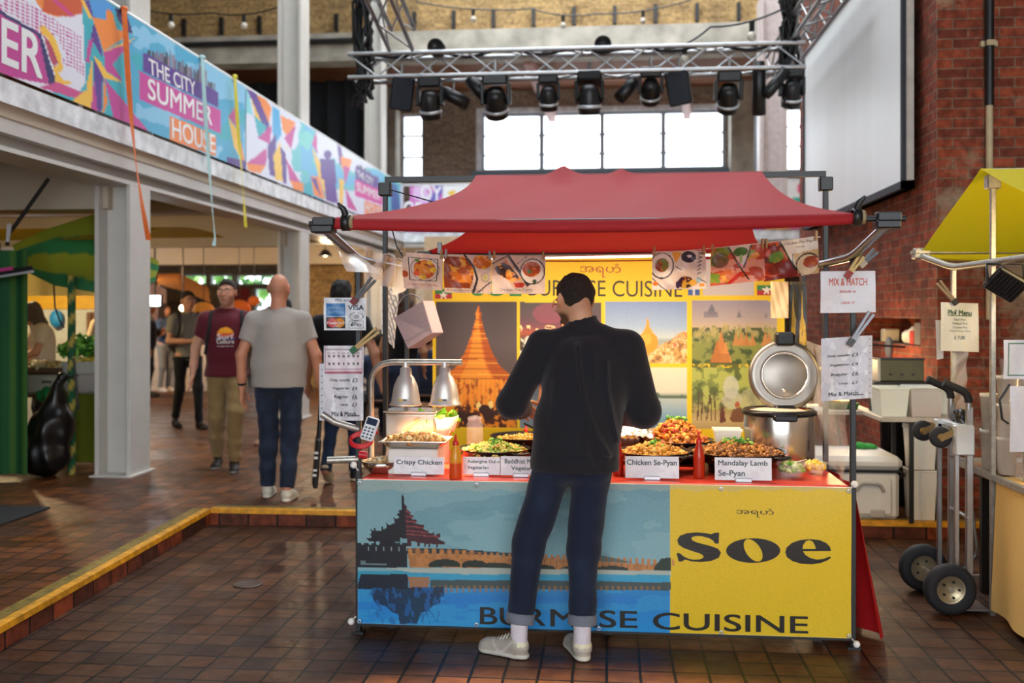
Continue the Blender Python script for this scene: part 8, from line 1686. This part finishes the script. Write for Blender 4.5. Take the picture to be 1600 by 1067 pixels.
MB().tube(U([(1578, 600, 4.9), (1562, 625, 4.9), (1566, 655, 4.9), (1576, 662, 4.9)]), .006, 6).build('black_cable', m_lampblack, loc=atY(1565, 630, 4.9), label='black cable loop beside the blank white sheet', cat='cable')
# --- hand truck
xc = 1.83; xu = 1.935; t = thing('hand_truck', (xc, 5.72, 0), 'folded aluminium hand truck with pneumatic wheels by the yellow tablecloth', 'hand truck'); m_tyre = mat('tyre_rubber', C('#16161a'), .75, var=.2)
def wheel(x, y, r, w, nm, parent, hubc='#a89a7c'):
    M = Matrix.Rotation(PI / 2, 4, 'X'); o = MB().lathe([(r * .55, -w * .35), (r * .8, -w * .5), (r * .95, -w * .38), (r, -w * .12), (r, w * .12), (r * .95, w * .38), (r * .8, w * .5), (r * .55, w * .35)], (x, y, r), 36, M).build(nm, m_tyre, parent=parent)
    MB().lathe([(0, -w * .42), (r * .18, -w * .45), (r * .2, -w * .2), (r * .5, -w * .18), (r * .57, -w * .36), (r * .57, w * .36), (r * .5, w * .18), (0, w * .2)], (x, y, r), 28, M).build('hub', mat('hub_metal', C(hubc), .35, .7), parent=o)
    for k in range(5): a = k * 1.2566; MB().cyl((x + math.cos(a) * r * .32, y - w * .3, r + math.sin(a) * r * .32), (x + math.cos(a) * r * .32, y - w * .15, r + math.sin(a) * r * .32), .007, 8).build('bolt', m_lampblack, parent=o)
wheel(xc - .02, 5.50, .135, .085, 'wheel', t); wheel(xc - .02, 5.95, .135, .085, 'wheel', t)
MB().tube([(xc - .02, 5.46, .135), (xc - .02, 6.0, .135)], .012, 8).build('axle', m_galv, parent=t)
for y in (5.58, 5.86):
    MB().box((xu - .015, y - .014, .05), (xu + .022, y + .014, 1.10), bev=.004).build('upright', m_alu, parent=t); MB().box((xu - .075, y - .01, .1), (xu - .05, y + .01, .98), bev=.003).build('inner_rail', m_alu, parent=t)
    pts = rounded([(xu, y, 1.08), (xu, y, 1.17), (xu - .12, y, 1.225)], .05); MB().tube(pts, .016, 10).build('handle_tube', m_alu, parent=t); MB().tube(rounded([(xu, y, 1.12), (xu, y, 1.17), (xu - .13, y, 1.228)], .045), [.021] * 9, 12).build('grip', m_tyre, parent=t)
for z in (.18, .5, .8): MB().tube([(xu, 5.56, z), (xu, 5.88, z)], .011, 8).build('cross_bar', m_alu, parent=t)
MB().tube(rounded([(xu + .01, 5.58, .62), (xu + .06, 5.62, .30), (xu + .05, 5.86, .14)], .05), .009, 8).build('folding_brace', m_alu, parent=t)
[MB().box((xu - .08, y, .84), (xu + .02, y + .06, 1.0), bev=.006).build('caster_bracket', m_silver, parent=t) for y in (5.54, 5.85)]; MB().box((xu - .05, 5.6, .97), (xu + .02, 5.86, 1.0), bev=.004).build('caster_plate', m_silver, parent=t)
for y in (5.60, 5.90):
    M = Matrix.Rotation(PI / 2, 4, 'X'); c = (xu - .14, y, .93); o = MB().lathe([(.02, -.016), (.05, -.017), (.058, -.01), (.058, .01), (.05, .017), (.02, .016)], c, 28, M).build('caster_wheel', m_tyre, parent=t); MB().lathe([(0, -.018), (.022, -.018), (.022, .018), (0, .018)], c, 16, M).build('caster_hub', m_goldclip, parent=o)
    MB().bar((xu - .15, y - .022, .925), (xu - .06, y - .022, .965), .004, .035).bar((xu - .15, y + .022, .925), (xu - .06, y + .022, .965), .004, .035).build('caster_fork', m_goldclip, parent=t)
MB().box((xc + .0, 5.5, .02), (xc + .18, 5.95, .03)).build('toe_plate', m_alu, parent=t); MB().ball((xu, 5.70, 1.03), .03, 10, (1, 1.6, 1.6)).build('latch_block', m_lampblack, parent=t); MB().tube([(xu, 5.62, .98), (xu - .02, 5.72, 1.06), (xu, 5.82, .98)], .014, 8).build('latch_strap', m_lampblack, parent=t)
# --- cooler, tall white box, water bottle
m_cool = mat('cooler_white', C('#d6d3cc'), .5, var=.04, bump=.1, bscale=80)
x0, x1, y0, y1 = 1.37, 2.10, 7.34, 7.95
t = thing('cooler', ((x0 + x1) / 2, 7.5, .12), 'big white picnic cooler on the raised floor behind the stall', 'cooler')
MB().box((x0, y0 + .02, .12), (x1 - .02, y1, .47), bev=.03).build('cooler_body', m_cool, parent=t); MB().box((x0 - .01, y0, .475), (x1, y1 + .01, .575), bev=.035).build('cooler_lid', m_cool, parent=t); MB().box((x0, y0 + .008, .462), (x1 - .01, y1, .478)).build('seal', m_lampblack, parent=t)
MB().box((x0 + .35, y0 + .0, .16), (x1 - .08, y0 + .022, .42), bev=.012).build('front_panel', m_cool, parent=t); MB().tube(rounded([(x0 + .40, y0 - .005, .33), (x0 + .43, y0 - .03, .39), (x1 - .17, y0 - .03, .39), (x1 - .14, y0 - .005, .33)], .03), .012, 8).build('handle', mat('cooler_grey', C('#a8a39a'), .5), parent=t); MB().box((x0 + .50, y0 - .012, .14), (x0 + .6, y0 + .01, .2), bev=.008).build('latch', mat('cooler_grey', (0, 0, 0)), parent=t); MB().tube(rounded([(x1 - .03, y0 + .06, .47), (x1 + .03, y0 + .08, .44), (x1 + .03, y0 + .3, .36), (x1 - .01, y0 + .34, .34)], .03), .014, 8).build('side_handle', m_lampblack, parent=t)
t = tapered('storage_box', (2.245, 7.45, .12), .075, .09, .09, .10, .36, m_foam, 'lower white storage box standing beside the cooler', 'box', group='white storage boxes'); t = tapered('storage_box', (2.245, 7.45, .483), .075, .09, .09, .10, .30, m_foam, 'upper white storage box with a water bottle on it', 'box', group='white storage boxes'); MB().box((2.15, 7.345, .785), (2.34, 7.555, .80), bev=.005).build('lid', m_foam, parent=t)
b = (2.245, 7.42, .801); t = thing('water_bottle', b, 'small clear water bottle with blue label and cap on the white box', 'bottle'); MB().lathe([(0, 0), (.03, 0), (.032, .01), (.032, .12), (.028, .14), (.012, .165), (.012, .175)], b, 20).build('bottle_body', clear_mat('bottle_plastic', (.7, .82, .95), .4, .06), parent=t); MB().lathe([(.0325, .05), (.0325, .11)], b, 20).build('blue_label', mat('blue_label', C('#3f78b8'), .4), parent=t); MB().lathe([(.014, .17), (.014, .19), (0, .19)], b, 14).build('cap', mat('blue_cap', C('#1f4fa0'), .35), parent=t)
# --- tables by the pier
m_lam = mat('grey_laminate', C('#b9b0a2'), .5)
t = thing('side_table', (2.2, 7.4, .12), 'pale table carrying the white tubs in front of the brick pier', 'table'); MB().box((1.92, 7.25, .835), (2.47, 7.75, .868), bev=.004).build('table_top', m_lam, parent=t)
for x, y in ((2.135, 7.28), (2.44, 7.28), (2.135, 7.72), (2.44, 7.72)): MB().box((x - .014, y - .014, .12), (x + .014, y + .014, .835)).build('leg', m_black, parent=t)
m_milk = clear_mat('milky_plastic', (0, 0, 0))
t = tapered('clear_tub', (2.02, 7.42, .869), .085, .10, .13, .15, .205, m_milk, 'white plastic tub at the left on the side table', 'tub', group='plastic tubs on the side table')
t = tapered('clear_tub', (2.235, 7.38, .869), .098, .11, .11, .125, .20, clear_mat('milky_clear', (.92, .88, .82), .45, .25), 'milky tub half full of pink liquid on the side table', 'tub', group='plastic tubs on the side table'); MB().box((2.14, 7.275, .876), (2.33, 7.485, .945), bev=.004).build('pink_liquid', mat('pink_liquid', C('#b5453c'), .2), parent=t); MB().box((2.122, 7.25, 1.07), (2.348, 7.51, 1.085), bev=.004).build('lid', m_milk, parent=t)
t = tapered('clear_tub', (2.40, 7.62, .869), .06, .07, .11, .125, .20, m_milk, 'white tub at the right end of the side table', 'tub', group='plastic tubs on the side table')
c = thing('grill_box', (2.12, 7.66, .869), 'dark olive metal grill box standing on a crate behind the white tubs', 'grill'); MB().box((1.99, 7.60, 1.1), (2.32, 7.74, 1.265), bev=.006).build('grill_body', mat('olive_metal', C('#57543c'), .5, .4), parent=c); MB().box((1.985, 7.595, 1.255), (2.325, 7.745, 1.27), bev=.003).build('grill_lid', m_lampblack, parent=c); MB().box((1.985, 7.59, 1.1), (2.005, 7.745, 1.27)).build('pale_side', m_lam, parent=c)
for x in (2.08, 2.16, 2.24): MB().cyl((x, 7.60, 1.15), (x, 7.585, 1.15), .010, 10).build('knob', m_lampblack, parent=c)
MB().box((1.96, 7.58, .869), (2.36, 7.745, 1.097), bev=.004).build('dark_crate', mat('dark_crate', C('#2b2a28'), .7), loc=(2.1, 7.66, .869), label='dark crate under the olive grill box', cat='crate')
t = thing('low_table', (1.72, 8.4, .12), 'low table with black legs behind the price list', 'table'); MB().box((1.35, 8.1, .80), (2.1, 8.7, .83)).build('table_top', m_lam, parent=t)
for x, y, dx in ((1.42, 8.15, .08), (2.0, 8.15, -.08), (1.42, 8.65, .08), (2.0, 8.65, -.08)): MB().bar((x, y, .12), (x + dx, y, .80), .025, .025).build('leg', m_black, parent=t)
t = tapered('green_tray', (1.88, 8.3, .831), .11, .12, .09, .1, .05, mat('green_plastic_tray', C('#2f6a34'), .5), 'dark green tray holding a yellow bowl on the low table', 'tray')
c = (1.88, 8.28, .84); MB().lathe([(0, 0), (.05, 0), (.085, .06), (.08, .06), (.048, .006), (0, .006)], c, 24).build('yellow_bowl', mat('yellow_plastic', C('#d3b01e'), .4), loc=c, label='small yellow bowl in the dark green tray', cat='bowl')
c = (1.80, 8.48, .831); t = thing('sauce_tub', c, 'red tub with green lid on the low table', 'tub'); MB().lathe([(0, 0), (.06, 0), (.07, .2), (0, .2)], c, 20).build('tub_body', mat('red_tub', C('#8a3026'), .5), parent=t); MB().lathe([(.073, .19), (.073, .215), (0, .215)], c, 20).build('lid', mat('green_plastic_tray', (0, 0, 0)), parent=t)
MB().box((1.74, 8.42, 1.048), (1.87, 8.54, 1.15), bev=.01).build('yellow_packet', mat('yellow_plastic', (0, 0, 0)), loc=(1.8, 8.48, 1.05), label='yellow packet on top of the red tub', cat='packet')
mb = MB(); mb.col = C('#2f8a3a'); solid_obj('green_cloth', solid([(Ell((1.95, 7.8, .59), (.10, .06, .022)), .02), (Ell((1.90, 7.78, .60), (.05, .05, .022)), .02)], .01, (), lambda P: .006 * np.sin(P[0] * 70 + P[1] * 40)), mat('green_rag', C('#2f8a3a'), .9), loc=(1.95, 7.8, .58), label='green cloth lying on the cooler lid', cat='cloth')
t = thing('orange_crate', (1.6, 8.5, .12), 'orange crate under the low table', 'crate'); MB().box((1.45, 8.3, .12), (1.85, 8.62, .42), bev=.01).build('crate_body', mat('orange_crate', C('#b5702a'), .6), parent=t)
t = thing('black_bin', (2.08, 8.25, .12), 'tall black bin behind the cooler', 'bin'); MB().lathe([(0, .12), (.12, .12), (.14, .78), (.148, .78), (.148, .8), (.13, .8), (.11, .14), (0, .14)], (2.25, 8.0, 0), 24).build('bin_body', m_lampblack, parent=t)
# things in the shelf hole of the pier
z = NZ0 + .001
for nm, (ya, yb), h, col, lab, cat_ in (('grey_speaker_box', (8.25, 8.42), .19, '#6a6460', 'grey box standing in the shelf hole of the brick pier', 'box'), ('red_packet', (8.45, 8.55), .12, '#b5382c', 'red packet beside the grey box in the shelf hole', 'packet'), ('card_box', (9.3, 9.42), .12, '#c2b79a', 'small cream card box at the far end of the shelf hole', 'box')):
    MB().box((XR + .02, ya, z), (XR + .16, yb, z + h), bev=.01).build(nm, mat(nm, C(col), .6), loc=(XR + .1, ya, z), label=lab, cat=cat_)
solid_obj('plastic_wrap', solid([(Ell((XR + .1, 8.75, z + .06), (.07, .14, .06)), .02), (Ell((XR + .1, 8.62, z + .1), (.06, .08, .06)), .03)], .012, (), lambda P: .012 * np.sin(P[1] * 60 + P[2] * 50)), clear_mat('white_wrap', (.9, .92, .92), .7, .2), loc=(XR + .1, 8.7, z), label='crumpled white plastic bag in the shelf hole', cat='bag')
VF = solid([(Ell((XR - .02, 9.0, z - .04), (.035, .05, .10)), .02)], .01); solid_obj('grey_glove', VF, mat('grey_glove', C('#5a6070'), .8), loc=(XR, 9, z), label='grey glove hanging over the edge of the shelf hole', cat='glove')
# added warm lights: brick corner, and one without a fixture at the near right
for k, (x, y, z_, e, cc, sz) in enumerate(((1.9, 8.6, 1.22, 28, (1, .66, .3), .1), (2.6, 4.6, 1.95, 30, (1, .74, .42), .15))):
    ld = bpy.data.lights.new('added_light', 'POINT'); ld.energy = e; ld.color = cc; ld.shadow_soft_size = sz; lo = bpy.data.objects.new('added_light', ld); COL.objects.link(lo); lo.location = (x, y, z_)
t = thing('added_lamp', (1.9, 8.6, 1.26), 'small added lamp hidden behind the price list to light the brick corner', 'lamp'); MB().ball((1.9, 8.6, 1.27), .03, 8).build('bulb', emit_mat('warm_bulb_glow', (1, 1, 1), 1), parent=t); MB().lathe([(.035, .09), (.09, .03), (.095, .03), (.04, .1), (.0, .1)], (1.9, 8.6, 1.27), 18).build('lamp_shade', m_lampblack, parent=t); MB().tube([(1.9, 8.6, 1.36), (2.47, 8.6, 1.32)], .01, 6).build('wall_arm', m_lampblack, parent=t)  # lamp added out of sight to warm the brick corner
